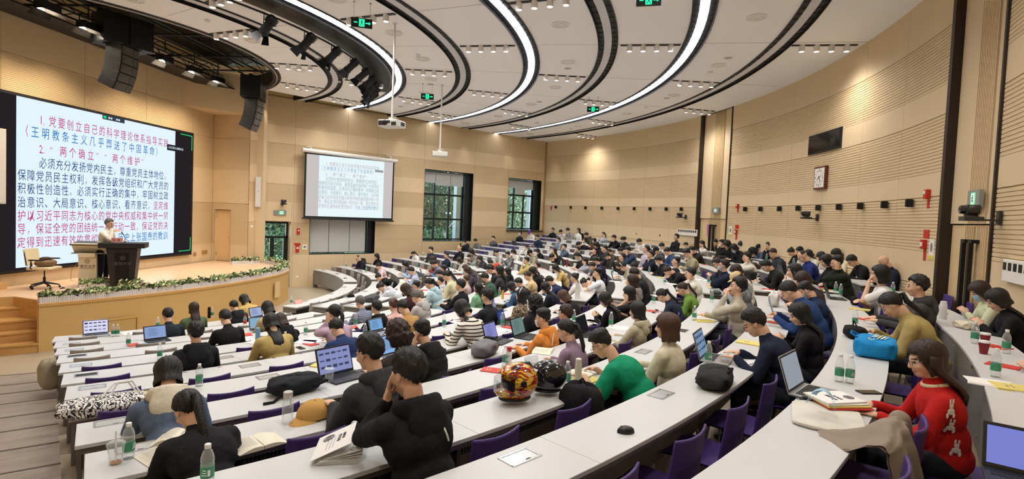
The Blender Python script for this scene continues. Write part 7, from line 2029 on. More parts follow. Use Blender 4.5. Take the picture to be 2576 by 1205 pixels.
# ------------------------------------------------------------------ things on the desks
def bag_shape(mb, c, sz, p=2.6, amp=0.03, seed=0, nu=32, nv=18, flat=0.0):
    r = random.Random(seed); ph = [r.uniform(0, 6) for _ in range(6)]
    def f(u, v):
        a = 2 * PI * u; e = PI * (v - 0.5)
        sg = lambda q, w_: math.copysign(abs(q) ** w_, q)
        x = sg(math.cos(e), 2 / p) * sg(math.cos(a), 2 / p); y = sg(math.cos(e), 2 / p) * sg(math.sin(a), 2 / p); z = sg(math.sin(e), 2 / p)
        n = 1 + amp * (1 - 2 * abs(math.sin(a * 2.5 + e * 3 + ph[0]))) + amp * math.sin(a * 5 + ph[1] - e * 4) + amp * 0.6 * math.sin(a * 9 + e * 7 + ph[2])
        zz = z * (1 + amp * 1.5 * math.sin(a * 3 + ph[3])) if z > 0 else z
        return (c[0] + x * sz[0] / 2 * n, c[1] + y * sz[1] / 2 * n, c[2] + sz[2] / 2 + zz * sz[2] / 2)
    mb.grid(f, nu, nv, True); return mb
def place(px, py, dz=0.0): return on_desk(px, py, dz)
def blk(k, a):
    return BLK[block_of(k, a)]
def seat_rz(a): return a + PI / 2
M_PET = glass('clear bottle plastic', (0.95, 0.97, 0.97), 0.05, True)
M_WATER = glass('water', (0.88, 0.93, 0.94), 0.02)
M_GLAB = mat('green label', '#3f8f6a', 0.45, vary=0.35, vscale=60); M_RLAB = mat('red label', '#c23a30', 0.45); M_CAPW = mat('white cap', '#e9e9e6', 0.4)
def bottle_meshes():
    b = MB(); b.lathe([(0.028, 0.0), (0.032, 0.006), (0.032, 0.03), (0.030, 0.034), (0.032, 0.038), (0.032, 0.115), (0.029, 0.120), (0.032, 0.126), (0.031, 0.150), (0.022, 0.180), (0.013, 0.192), (0.013, 0.205)], n=16)
    l = MB(); l.lathe([(0.0326, 0.050), (0.0326, 0.108)], n=16, cap=False)
    c = MB(); c.lathe([(0.0155, 0.196), (0.0155, 0.216), (0.013, 0.218)], n=14)
    m = MB()
    for j in range(3): m.box((0.0, -0.033, 0.068 + j * 0.012), (0.026 - j * 0.006, 0.002, 0.004))
    m.box((0.020, -0.0272, 0.078), (0.012, 0.002, 0.03), 0.65)
    return b.mesh('bottle_body', M_PET, 'all'), l.mesh('label', M_GLAB, 'all'), c.mesh('cap', M_CAPW, True), m.mesh('printed_mark', M_CAPW)
bm1, bm2, bm3, bm4 = bottle_meshes()
BOT = [(323, 1153), (521, 1222), (501, 971), (402, 904), (323, 871), (285, 847), (296, 846), (397, 826), (534, 798), (625, 795), (616, 820, 'r'), (717, 873), (918, 849), (857, 894), (769, 842), (891, 817), (1117, 822), (1206, 860), (1270, 922), (729, 765), (1263, 820), (1426, 972), (1443, 813), (1521, 820), (1746, 806), (1781, 916), (1790, 760), (2110, 960), (2137, 964), (2451, 864), (2503, 948), (2530, 889), (2150, 822), (1944, 714), (2159, 705), (2114, 745), (2151, 742), (1633, 689), (1672, 715), (1759, 694), (1782, 714), (1644, 763), (1887, 699), (1411, 671), (1250, 745), (1230, 785), (1263, 808), (1217, 657), (1136, 675), (1192, 670), (871, 672), (921, 686), (1064, 645), (1108, 671), (1049, 675), (1360, 757), (1627, 613), (1645, 616), (1852, 645), (1366, 672), (1286, 745), (1288, 588), (1370, 586), (1205, 601), (2245, 742), (1996, 617), (1765, 600), (1570, 620), (1490, 612), (1330, 672), (1540, 690), (1080, 660), (1170, 640), (1225, 620), (1440, 602), (1900, 655), (1960, 668)]
def inside(q):
    P = place(q[0], q[1])[0]
    return P.y < 21.75 and math.hypot(P.x - CCX, P.y - CCY) < RW - 0.4
BOT = [q for q in BOT if inside(q)]
brow = {}
for q in BOT:
    P, k, a = place(q[0], q[1]); brow.setdefault((k, block_of(k, a)), []).append(a)
for q in BOT:
    P, k, a = place(q[0], q[1]); L_ = sorted(brow[(k, block_of(k, a))]); red = len(q) > 2
    t = tag(empty('water_bottle', P, a + PI / 2 + rnd.uniform(-1, 1)), '%s water bottle, %s along desk row %s of the %s block' % ('red-capped' if red else 'green-labelled', ORD[L_.index(a)], row_name(k), blk(k, a)), 'bottle', 'water bottles on the desks')
    inst(bm1, 'bottle_body', t); lb = inst(bm2, 'label', t); cp = inst(bm3, 'cap', t)
    if P.length < 9: inst(bm4, 'printed_mark', lb)
    if red: obmat(lb, M_RLAB); obmat(cp, M_RED)
# laptops
M_LAPS = mat('silver laptop', '#a9abae', 0.35, metal=0.6); M_LAPD = mat('dark laptop', '#26272a', 0.45); M_KEY = mat('keys', '#1a1b1d', 0.6)
def laptop(px, py, col, scr, label, w=0.34, turn=0.0, content='doc', open_=108, scale=1.0, P=None, rz=None):
    if P is None: P, k, a = place(px, py); rz = a + PI / 2
    t = tag(empty('laptop', P, rz + math.radians(turn)), label, 'laptop'); m = M_LAPS if col == 's' else M_LAPD; d = w * 0.68
    mb = MB(); mb.box((0, 0, 0.008), (w, d, 0.014)); mb.build('base', m, t, bevel=0.003)
    mb = MB()
    for j in range(5):
        for i in range(12): mb.box((-w * 0.42 + w * 0.84 * (i + 0.5) / 12, 0.09 * d + 0.02 - j * 0.017 + 0.04, 0.0162), (w * 0.84 / 12 * 0.82, 0.0135, 0.002))
    tag(mb.build('keys', M_KEY, t), kind='stuff')
    mb = MB(); mb.box((0, -d * 0.28, 0.0155), (w * 0.30, d * 0.26, 0.001)); mb.build('touchpad', m, t)
    lid = bpy.data.objects.new('lid', MB().box((0, 0.004, d / 2), (w, 0.008, d)).mesh('lid', m, bevel=0.003)); COL.objects.link(lid); lid.parent = t
    lid.matrix_local = Matrix.Translation((0, d / 2 - 0.004, 0.014)) @ Rx(-(open_ - 90))
    mb = MB(); mb.box((0, -0.0015, d / 2), (w - 0.01, 0.002, d - 0.012)); mb.build('bezel', M_BLACK, lid)
    g = glow('screen %s' % scr, scr, 0.8 if scr != '#3a3d44' else 0.25)
    mb = MB(); mb.box((0, -0.0032, d / 2 + 0.002), (w - 0.03, 0.001, d - 0.036)); sc_ = mb.build('display', g, lid)
    if content:
        mb = MB(); r = random.Random(px)
        if content == 'doc':
            for j in range(8): L2_ = w * r.uniform(0.25, 0.55); mb.box((-w * 0.1, -0.0042, d * 0.80 - j * d * 0.075), (L2_, 0.0008, 0.004))
        else:
            for j in range(3):
                for i in range(5): mb.box((-w * 0.36 + i * w * 0.17, -0.0042, d * 0.78 - j * d * 0.24), (w * 0.12, 0.0008, d * 0.10 * r.uniform(0.4, 1.2)))
            mb.box((0, -0.0042, d * 0.07), (w * 0.7, 0.0008, 0.010))
        mb.build('screen_content', glow('screen print %s' % ('light' if scr == '#2c3a7a' else 'dark'), '#8fa0e0' if scr == '#2c3a7a' else '#4a5578', 0.6), sc_)
    return t
LAPS = [(243, 845, 's', '#e4e2ff', 'silver laptop with bright window-filled screen at the aisle end of the front row', 0.38, 4, 'win'),
 (397, 858, 'd', '#90a8d8', 'open laptop half hidden by the slate blue jacket', 0.33, 6, 'doc'), (654, 800, 'd', '#a9b8e0', 'laptop glowing in front of the tan trench coat', 0.32, 6, 'doc'),
 (657, 832, 's', '#8fb4d0', 'laptop with pale blue screen beside the tall blue bottle', 0.33, -6, ''), (960, 836, 's', '#7fb0e0', 'tablet on a kickstand with a blue document, front of black hooded top', 0.30, 4, 'doc'),
 (868, 950, 'd', '#8f96c8', 'large dark laptop showing a page of product pictures', 0.40, 8, 'win'), (1005, 897, 's', '#8fb8ea', 'laptop with pale blue screen in front of the man resting on his fist', 0.36, 8, 'doc'),
 (1247, 858, 'd', '#8f8fd0', 'laptop with lilac document beside the grey and black bag', 0.34, 10, 'doc'), (1279, 815, 'd', '#2c3a7a', 'laptop with dark blue page behind two bottles', 0.31, 10, 'doc'),
 (1250, 782, 's', '#5f6390', 'laptop with dim violet screen in front of glasses wearer in vest', 0.32, 8, 'doc'), (1327, 848, 'd', '#6f8a84', 'laptop with grey-green text screen by the orange hooded top', 0.36, 6, 'doc'),
 (1492, 845, 'd', '#3a3d44', 'laptop with black sleeping screen and tangled cables', 0.36, 6, ''), (1805, 905, 's', '#7f98b4', 'laptop with blue picture screen by the dark desk bag', 0.38, 6, 'win'),
 (2052, 992, 's', '#9aa0a8', 'silver laptop in front of the red cardigan, seen from its side', 0.38, -4, ''), (1968, 792, 's', '#a0a4a8', 'silver laptop beside the white cloth bag', 0.36, 0, ''),
 (2105, 752, 'd', '#3a3d44', 'black laptop by the book stack at the end of the aisle-side block', 0.36, 0, ''), (2035, 694, 'd', '#7a7c80', 'dark laptop behind the tea bottle', 0.34, 0, ''),
 (1811, 645, 'd', '#3a3d44', 'black laptop standing open in front of the clasped hands', 0.34, 0, ''), (1987, 658, 'd', '#3a3d44', 'dark laptop next to the cloth pouch by the curved wall', 0.32, 0, ''),
 (1455, 598, 'd', '#3a3d44', 'black laptop open on the last row, middle of the hall', 0.34, 0, ''), (1583, 607, 'd', '#3a3d44', 'black laptop beside the masked person in dark jacket', 0.33, 0, ''),
 (1186, 624, 'd', '#3a3d44', 'black laptop by the window wall next to the grey jacket', 0.33, 0, ''), (1327, 617, 'd', '#3a3d44', 'black laptop beside the navy jacket and glasses', 0.33, 0, ''),
 (927, 663, 'd', '#3a3d44', 'black laptop in front of the black bob by the tan wall', 0.36, 0, ''), (1049, 690, 's', '#a0a8b0', 'small silver laptop between striped shirt and denim shirt', 0.3, 0, ''),
 (1553, 706, 'd', '#3a3d44', 'laptop with white papers on the middle block', 0.32, 0, '')]
for q in LAPS: laptop(q[0], q[1], q[2], q[3], q[4], q[5], q[6], q[7])
laptop(0, 0, 'd', '#8088d8', 'laptop with violet blue screen cut by the bottom corner', 0.30, 0, '', 112, P=onz(2590, 1225, zk(2)), rz=math.radians(-78))
# booklets, pads and papers
M_REDB = mat('red booklet', '#c8332c', 0.5); M_YELB = mat('yellow pad', '#d9c870', 0.6, vary=0.06, vscale=20); M_PAP = mat('white paper', '#e6e5e0', 0.7, vary=0.02, vscale=15); M_INK = mat('grey ink', '#7c7b80', 0.8)
FLAT = {'r': [(617, 841), (336, 868), (781, 866), (889, 824), (1137, 733), (1110, 747), (1067, 730), (1155, 693), (1064, 676), (1272, 740), (1147, 762), (1281, 824), (1238, 932), (1366, 676), (1645, 690), (1483, 662), (1411, 597), (1681, 664), (1639, 783), (1931, 728), (2050, 705), (2132, 729), (2177, 803), (2505, 873), (1951, 812), (2524, 921), (1790, 667), (1300, 654), (1480, 722), (2470, 792)],
 'y': [(816, 920), (357, 999), (1116, 743), (1470, 953), (1771, 808), (2163, 779), (2556, 978), (1887, 864), (1796, 722), (1020, 712), (1840, 645), (1690, 700), (2143, 735), (2350, 787)],
 'w': [(324, 839), (612, 854), (650, 862), (785, 857), (1256, 790), (1555, 826), (700, 795), (1485, 808), (1050, 748), (1370, 705), (1390, 690), (1455, 690), (1560, 700), (1540, 708), (1690, 715), (1760, 705), (1800, 708), (1890, 705), (1340, 690), (1250, 668), (1210, 690), (1090, 672), (925, 690), (1010, 676), (1180, 672), (1420, 650), (1650, 638), (1750, 648), (1840, 650), (1905, 655), (2040, 715), (2100, 735), (2180, 745), (2420, 795), (2480, 838), (2530, 845), (2500, 968), (1660, 745), (1730, 700), (1145, 810), (1250, 832), (1505, 812), (1400, 670), (1590, 650), (1330, 604), (1265, 603), (1395, 592), (1470, 602), (1530, 612), (1645, 625), (1965, 735), (1870, 905), (1180, 730), (1035, 760), (770, 862), (900, 795), (880, 840)]}
fg = {}
for c, L_ in FLAT.items():
    for q in filter(inside, L_):
        P, k, a = place(*q); fg.setdefault((c, k, block_of(k, a)), []).append((a, P))
for (c, k, b), L_ in fg.items():
    L_.sort(key=lambda z_: z_[0])
    for j, (a, P) in enumerate(L_):
        nm, lab, m, sz = {'r': ('booklet', 'small red booklet', M_REDB, (0.15, 0.21, 0.008)), 'y': ('notepad', 'yellow notepad', M_YELB, (0.19, 0.26, 0.012)), 'w': ('paper_stack', 'loose white papers', M_PAP, (0.21, 0.29, 0.006))}[c]
        rz = a + PI / 2 + rnd.uniform(-0.7, 0.7)
        t = tag(empty(nm, P, rz), '%s, %s along desk row %s of the %s block' % (lab, ORD[j], row_name(k), BLK[b]), {'r': 'booklet', 'y': 'notepad', 'w': 'papers'}[c], {'r': 'red booklets on the desks', 'y': 'yellow notepads on the desks', 'w': 'papers on the desks'}[c])
        MB().box((0, 0, sz[2] / 2), sz).build('cover' if c != 'w' else 'sheet', m, t)
        if c == 'w':
            s2 = MB().box((0.03, 0.02, sz[2] + 0.002), (0.20, 0.27, 0.003), 0.2).build('sheet', M_PAP, t)
            if P.length < 12:
                mb = MB()
                for i in range(12): mb.box((0.0, 0.10 - i * 0.017, sz[2] / 2 + 0.0022), (0.14 - 0.05 * (i % 3 == 2), 0.003, 0.0006))
                o = mb.build('printed_lines', M_INK, s2); o.location = (0.03, 0.02, sz[2] / 2)
        else:
            mb = MB(); mb.box((0.0, 0.05, sz[2] + 0.0006), (0.05, 0.012, 0.0006)); mb.box((0.0, 0.02, sz[2] + 0.0006), (0.08, 0.006, 0.0006)); mb.build('printed_mark', mat('gold print', '#d8a860', 0.5) if c == 'r' else M_INK, t)
# phones
PH = [(756, 876), (934, 848), (1478, 951), (367, 867), (2185, 988), (1700, 790), (1265, 600)]
for i, q in enumerate(PH):
    P, k, a = place(*q); c = '#6fa8d8' if i == 3 else '#15161a'
    t = tag(MB().box((0, 0, 0.005), (0.078, 0.16, 0.009)).build('phone', M_BLACK, bevel=0.004, loc=P), ['dark phone case beside the royal navy jacket', 'black phone lying by the tablet stand', 'phone on the yellow pad by the green t-shirt', 'pale blue phone behind the slate blue jacket', 'phone propped in front of the red cardigan', 'black phone on the middle block', 'phone near the last window'][i], 'phone')
    t.rotation_euler = (0, 0, a + PI / 2 + 0.9 * math.sin(i * 2.1)); MB().box((0, 0, 0.0098), (0.070, 0.150, 0.0008)).build('display', mat('phone glass %s' % c, c, 0.08), t)

# ------------------------------------------------------------------ single things close to the camera
def crest_flat(parent, r, M):
    crest(parent, M @ Rx(90), r, mat('grey print', '#7d7a80', 0.7))
P, k, a = place(850, 1140)
t = tag(empty('brochure', P, a + PI / 2 - 0.55), 'white brochure with grey round crest standing half open before the black hooded jacket', 'brochure')
cv = MB().box((0, 0, 0), (0.235, 0.31, 0.003)).build('cover', M_PAP, t); cv.matrix_local = Matrix.Translation((-0.02, 0.0, 0.075)) @ Ry(-24)
crest_flat(cv, 0.034, Matrix.Translation((-0.045, 0.075, 0.003)))
for i, (s_, sz) in enumerate((('学习手册', 0.024), ('材料汇编', 0.020))): text_mesh(s_, sz, mat('dark print', '#55535a', 0.7), cv, Matrix.Translation((0.02 + 0.03 * i, 0.06, 0.003)) @ Rz(-90))
mb = MB()
for j in range(3): mb.box((0.0 - j * 0.02, -0.02, 0.002), (0.003, 0.15, 0.0005))
mb.build('printed_lines', M_INK, cv)
mb = MB()
for j in range(6): mb.box((0.01 + 0.002 * j, 0, 0.004 + 0.0045 * j), (0.22, 0.30, 0.002), 0.02 * j)
mb.build('pages', M_PAP, t)
for j in range(3):
    pg = MB().box((0, 0, 0), (0.21, 0.30, 0.001)).build('raised_page', M_PAP, t); pg.matrix_local = Matrix.Translation((0.045, 0, 0.035 + 0.010 * j)) @ Ry(-6 - 4 * j)
def open_book(px, py, rot, label, w=0.15, h=0.21, thick=0.02, tilt=10):
    P, k, a = place(px, py); t = tag(empty('open_notebook', P, a + PI / 2 + rot), label, 'notebook')
    for s_ in (-1, 1):
        mb = MB(); mb.grid(lambda u, v: (s_ * (0.002 + u * w), (v - 0.5) * h, 0.004 + thick * math.sin(PI * min(1, u * 0.9 + 0.15)) * 0.8 + 0.012 * (1 - u)), 10, 2); mb.grid(lambda u, v: (s_ * (0.002 + u * w), (v - 0.5) * h, 0.001), 10, 2)
        mb.grid(lambda u, v: (s_ * (0.002 + u * w), (-0.5) * h, 0.001 + v * (0.003 + thick * math.sin(PI * min(1, u * 0.9 + 0.15)) * 0.8 + 0.012 * (1 - u))), 10, 1); mb.build('page_block', mat('cream page', '#e2dcc8', 0.7), t, fix=False)
    mb = MB()
    for j in range(9): mb.box((-w * 0.5, h * 0.38 - j * 0.018, thick * 0.8 + 0.016), (w * 0.7, 0.002, 0.0006))
    mb.build('handwriting', M_INK, t)
    return t
open_book(425, 1142, 0.3, 'open cream notebook under the writing hand'); open_book(452, 1108, -0.5, 'thick open book lying behind the writing notebook', 0.14, 0.2, 0.045)
open_book(1460, 945, 0.2, 'open notebook in front of the emerald t-shirt'); open_book(1350, 880, 0.4, 'open notebook in front of the mauve sweater'); open_book(658, 1128, 0.1, 'open book beside the black jacket on the aisle-side block')
P, k, a = place(291, 1166)
t = tag(empty('plastic_cup', P, a), 'clear takeaway cup with domed lid and straw, coffee dregs', 'cup')
MB().lathe([(0.030, 0.0), (0.031, 0.004), (0.045, 0.115)], n=20, cap=False).build('cup_wall', M_PET, t, smooth='all')
MB().lathe([(0.001, 0.004), (0.029, 0.004), (0.030, 0.012), (0.001, 0.012)], n=20, cap=False).build('coffee_dregs', mat('amber coffee', '#a86a2c', 0.2), t)
MB().lathe([(0.048, 0.113), (0.048, 0.120), (0.040, 0.124), (0.036, 0.130), (0.008, 0.131)], n=20, cap=False).build('lid', M_PET, t, smooth='all')
MB().tube([(0.012, 0, 0.02), (-0.012, 0.0, 0.19)], 0.004, 8).build('straw', mat('clear straw', '#d8dcdc', 0.3), t)
P, k, a = place(586 + 240, 968) ; P, k, a = place(828, 962)
t = tag(empty('plastic_cup', P, a), 'clear takeaway cup standing beside the large dark laptop', 'cup'); MB().lathe([(0.030, 0.0), (0.031, 0.004), (0.044, 0.13)], n=20, cap=False).build('cup_wall', M_PET, t, smooth='all'); MB().lathe([(0.046, 0.128), (0.046, 0.136), (0.001, 0.137)], n=20, cap=False).build('lid', M_PET, t)
def flask(px, py, h, r, body, capc, label, name='flask', caph=0.03, glassy=False):
    P, k, a = place(px, py); t = tag(empty(name, P, a), label, 'bottle')
    MB().lathe([(r * 0.92, 0), (r, 0.006), (r, h - caph - 0.02), (r * 0.8, h - caph)], n=20).build('body', M_PET if glassy else mat('flask %s' % body, body, 0.35), t, smooth=True)
    MB().lathe([(r * 0.84, h - caph), (r * 0.84, h - 0.004), (r * 0.7, h)], n=20).build('cap', mat('flask cap %s' % capc, capc, 0.4), t, smooth=True)
    return t
f_ = flask(723, 1066, 0.235, 0.038, '#ffffff', '#b9b8b2', 'clear water flask with grey lid beside the tan cap', glassy=True, caph=0.045); MB().tube([(0.04, 0, 0.21), (0.055, 0, 0.20), (0.055, 0, 0.14), (0.042, 0, 0.13)], 0.004, 6).build('handle', mat('grey lid', '#b9b8b2', 0.4), f_)
f_ = flask(1453, 970, 0.235, 0.030, '#c6c0ab', '#d8d4c8', 'matt beige flask standing beside a water bottle', caph=0.03)
mb = MB()
for j in range(4): mb.box((-0.031, 0, 0.05 + j * 0.035), (0.001, 0.012, 0.010), 0)
mb.build('printed_mark', mat('flask print', '#55534c', 0.5), f_)
f_ = flask(1279, 918, 0.19, 0.032, '#e2dfd8', '#c2242c', 'white flask with red lid and small cherries', caph=0.045)
mb = MB(); r_ = random.Random(4)
for j in range(12): an = r_.uniform(0, 6.28); mb.ell((0.0325 * math.cos(an), 0.0325 * math.sin(an), r_.uniform(0.03, 0.12)), (0.004, 0.004, 0.006), None, 6, 4)
tag(mb.build('cherry_marks', mat('cherry', '#7c1c22', 0.5), f_), kind='stuff')
flask(648, 868, 0.26, 0.033, '#6fa6c4', '#7fb2cc', 'tall pale blue flask in front of the camel coat', caph=0.01); flask(526, 800, 0.25, 0.034, '#151517', '#1c1c1e', 'tall black flask beside the moss jacket')
flask(1417, 670, 0.24, 0.036, '#2c2523', '#221d1c', 'dark brown flask next to the maroon flask'); flask(1426, 671, 0.26, 0.034, '#8a2c3c', '#6f2430', 'maroon flask next to the dark brown flask')
flask(1151, 757, 0.24, 0.034, '#e4e2dd', '#dcdad4', 'white flask by the mint jacket'); flask(1264, 752, 0.20, 0.030, '#e0a030', '#c88c24', 'orange flask in front of the denim jacket')
f_ = flask(2371, 802, 0.22, 0.040, '#dcd8d6', '#e2dfdc', 'tall white speckled tumbler on the desk by the door', caph=0.02)
flask(1931, 714, 0.17, 0.034, '#d9d6d0', '#26262a', 'white flask with black lid in front of the pink coat'); flask(1135, 624, 0.24, 0.034, '#1a1a1c', '#141416', 'black flask on the desk under the wide window')
flask(889, 687, 0.12, 0.03, '#c9c6bc', '#b8b4aa', 'short pale flask by the pink hooded top')
for (px, py, lab) in ((2474, 890, 'dark red paper cup with white lid, closer of the pair'), (2477, 868, 'dark red paper cup with white lid, farther of the pair'), (946, 742, 'red and white paper cup beside the striped shirt'), (1206, 668, 'small red paper cup on the middle block'), (1418, 668, 'paper cup by the flasks')):
    P, k, a = place(px, py); t = tag(empty('paper_cup', P, a), lab, 'cup')
    MB().lathe([(0.028, 0), (0.041, 0.105)], n=20).build('cup_wall', mat('dark red card', '#7d1f28', 0.5), t, smooth=True); MB().lathe([(0.043, 0.102), (0.043, 0.112), (0.038, 0.120), (0.001, 0.118)], n=20).build('lid', M_CAPW, t, smooth=True)
# tan cap
P, k, a = place(786, 1050)
t = tag(empty('baseball_cap', P + Vector((0, 0, -0.036)), a + PI / 2 + 2.0), 'tan baseball cap lying on the desk', 'cap'); M_TAN = cloth('#b98f50')
c1 = obmat(inst(CAPM[0], 'crown', t), M_TAN); obmat(inst(CAPM[1], 'brim', t), M_TAN); t.scale = (1.25, 1.25, 1.15)
MB().ell((0, -0.016, 0.140), (0.008, 0.008, 0.004)).build('top_button', M_TAN, t)
# mouse
P, k, a = place(1574, 1088)
t = tag(empty('computer_mouse', P, a + PI / 2 + 0.9), 'black computer mouse alone on the empty white desk', 'mouse')
mb = MB(); mb.grid(lambda u, v: (0.033 * math.cos(2 * PI * u) * math.sin(PI * v / 2) ** 0.7 * (1 + 0.10 * math.cos(4 * PI * u)), 0.056 * math.sin(2 * PI * u) * math.sin(PI * v / 2) ** 0.7, 0.040 * math.cos(PI * v / 2) ** 0.8), 24, 10, True); mb.build('mouse_body', mat('soft black', '#1c1d20', 0.4), t, smooth='all', fix=False)
MB().lathe([(0.008, -0.003), (0.008, 0.003)], (0, 0.03, 0.036), 12, (1, 0, 0)).build('wheel', M_METAL, t)
# helmets
def helmet(px, py, rz, label, mt, visor_up, sc=1.0):
    P, k, a = place(px, py); t = tag(empty('motorcycle_helmet', P, a + PI / 2 + rz), label, 'helmet'); t.scale = (sc, sc, sc)
    def shell(u, v):
        az = 2 * PI * u; el = PI * v * 0.80
        r = Vector((math.sin(az) * math.sin(el) * 0.125, math.cos(az) * math.sin(el) * 0.155, 0.148 + math.cos(el) * 0.128))
        A = abs(math.degrees(math.atan2(math.sin(az), math.cos(az))))
        if A < 62 and 0.40 < v < 0.78:                 # face opening
            f = min(1, (62 - A) / 14) * min(1, (v - 0.40) / 0.05) * min(1, (0.78 - v) / 0.05); r.y -= 0.075 * f; r.x *= 1 - 0.25 * f
        if v > 0.78 and A < 50: r.y += 0.028 * (1 - A / 50)
        return r
    mb = MB(); mb.grid(shell, 48, 30, True); mb.build('shell', mt, t, smooth='all', fix=False)
    mb = MB(); mb.grid(lambda u, v: (math.sin((u - 0.5) * 2.1) * 0.098, 0.03 + math.cos((u - 0.5) * 2.1) * 0.062, 0.085 + v * 0.085), 12, 4); mb.build('inner_padding', mat('black padding', '#0c0c0d', 0.9), t, fix=False)
    vis = MB(); up = 0.07 if visor_up else 0.0
    vis.grid(lambda u, v: (math.sin((u - 0.5) * 2.5) * (0.130), 0.005 + math.cos((u - 0.5) * 2.5) * (0.158 + 0.045 * (v if visor_up else 0)), 0.085 + up * 1.4 + v * (0.09 if not visor_up else 0.10)), 16, 5)
    vis.build('visor', glass('smoked visor', (0.75, 0.77, 0.78), 0.03), t, smooth='all', fix=False)
    for s_ in (-1, 1): MB().lathe([(0.022, 0), (0.020, 0.012), (0.001, 0.012)], (s_ * 0.122, 0.015, 0.165), 14, (s_, 0, 0)).build('visor_pivot', M_BLACK, t, smooth=True)
    MB().tube([(0.080 * math.cos(q * PI / 12), 0.098 * math.sin(q * PI / 12) * (1.2 if 2 < q < 10 else 1), 0.040) for q in range(25)], 0.010, 6).build('lower_trim', M_BLACK, t, smooth=True)
    if visor_up:
        MB().add([(-0.09, 0.14, 0.235), (0.09, 0.14, 0.235), (0.06, 0.24, 0.245), (-0.06, 0.24, 0.245)], [(0, 1, 2, 3), (3, 2, 1, 0)]).build('peak', M_BLACK, t, fix=False)
    return t
MFL = mat('flame helmet paint', '#d8a82a', 0.15, coat=0.8)
n = MFL.node_tree.nodes; L = MFL.node_tree.links
tc = n.new('ShaderNodeTexCoord'); mp = n.new('ShaderNodeMapping'); mp.inputs['Scale'].default_value = (5, 3, 9); nz = n.new('ShaderNodeTexNoise'); nz.inputs['Scale'].default_value = 1.6; nz.inputs['Distortion'].default_value = 2.2; nz.inputs['Detail'].default_value = 3; rp = n.new('ShaderNodeValToRGB'); rp.color_ramp.interpolation = 'CONSTANT'
el = rp.color_ramp.elements; el[0].position = 0; el[0].color = (*srgb('#151314'), 1); el[1].position = 0.38; el[1].color = (*srgb('#b3281a'), 1)
for p_, c_ in ((0.46, '#151314'), (0.49, '#e0b41e'), (0.58, '#e37a1c'), (0.62, '#b9b9b6'), (0.68, '#1a1818')):
    e_ = el.new(p_); e_.color = (*srgb(c_), 1)
L.new(tc.outputs['Object'], mp.inputs[0]); L.new(mp.outputs[0], nz.inputs['Vector']); L.new(nz.outputs['Fac'], rp.inputs[0]); L.new(rp.outputs[0], n['Principled BSDF'].inputs['Base Color'])
helmet(1297, 1012, 1.25, 'motorcycle helmet painted in yellow, orange, red and black flames', MFL, False, 1.12)
helmet(1378, 990, 0.9, 'plain black motorcycle helmet with raised clear visor', mat('gloss black paint', '#17181a', 0.15, coat=0.8), True, 1.0)
# bags
def bag(name, label, px, py, sz, col, rz=0.0, seed=0, parts=(), off=0.0, z=None, p=3.2, amp=0.035, kind='plain', P=None):
    if P is None:
        P, k, a = place(px, py)
        if off: r_ = math.hypot(P.x - DCX, P.y - DCY) + off; P = Vector((DCX + r_ * math.cos(a), DCY + r_ * math.sin(a), P.z))
        if z is not None: P.z = fk(k) + z
    else: a = 0
    t = tag(empty(name, P, a + PI / 2 + rz), label, 'bag')
    mb = MB(); bag_shape(mb, (0, 0, 0), sz, p, amp, seed); b = mb.build('bag_body', cloth(col, kind), t, smooth='all', fix=False)
    for (nm, pts, r_, c_) in parts: MB().tube([Vector(q) for q in pts], r_, 6).build(nm, cloth(c_), t, smooth=True)
    return t
bag('backpack', 'black backpack slumped on the desk behind the grey windbreaker', 740, 985, (0.46, 0.30, 0.15), '#202125', 0.2, 1, (('strap', [(-0.2, -0.1, 0.03), (-0.28, -0.14, 0.01), (-0.36, -0.12, 0.012)], 0.012, '#17181a'), ('strap', [(0.1, -0.14, 0.06), (0.22, -0.17, 0.09), (0.26, -0.05, 0.05)], 0.014, '#17181a'), ('zip', [(-0.15, -0.10, 0.125), (0, -0.11, 0.14), (0.16, -0.09, 0.12)], 0.004, '#4a4b50')), amp=0.05)
bag('backpack', 'two-tone grey and black laptop backpack lying on the desk', 1218, 893, (0.44, 0.26, 0.17), '#77777a', 0.35, 2, (('zip', [(-0.18, -0.10, 0.10), (0, -0.13, 0.12), (0.2, -0.1, 0.10)], 0.004, '#3a3a3e'), ('red_tag', [(0.02, -0.134, 0.11), (0.06, -0.134, 0.11)], 0.006, '#b03030'), ('dark_half', [(0.12, 0, 0.085), (0.20, 0.0, 0.08)], 0.118, '#26262a')))
bag('laptop_bag', 'soft charcoal bag lying on the desk before the navy shirt', 1797, 968, (0.50, 0.27, 0.14), '#2b2a2b', 0.25, 3, (('zip', [(-0.22, -0.12, 0.07), (0, -0.14, 0.085), (0.22, -0.12, 0.07)], 0.004, '#111113'), ('handle', [(-0.06, -0.10, 0.13), (0.0, -0.13, 0.155), (0.08, -0.10, 0.13)], 0.010, '#1b1b1c')), amp=0.045)
bag('backpack', 'black backpack with pale grey panel and orange piping hung on a chair', 1462, 1000, (0.36, 0.24, 0.46), '#19191b', 0.0, 4, (('grey_panel', [(0.0, -0.05, 0.18), (0.0, -0.05, 0.34)], 0.095, '#b9b6ae'), ('orange_piping', [(-0.13, -0.115, 0.05), (-0.14, -0.11, 0.25), (-0.10, -0.09, 0.42)], 0.005, '#d2552a'), ('orange_piping', [(0.13, -0.115, 0.05), (0.14, -0.11, 0.25), (0.10, -0.09, 0.42)], 0.005, '#d2552a'), ('top_loop', [(-0.05, 0, 0.45), (0, 0, 0.49), (0.05, 0, 0.45)], 0.010, '#111113')), P=onz(1462, 1030, zk(-1) - 0.05) - Vector((0, 0, 0.25)))
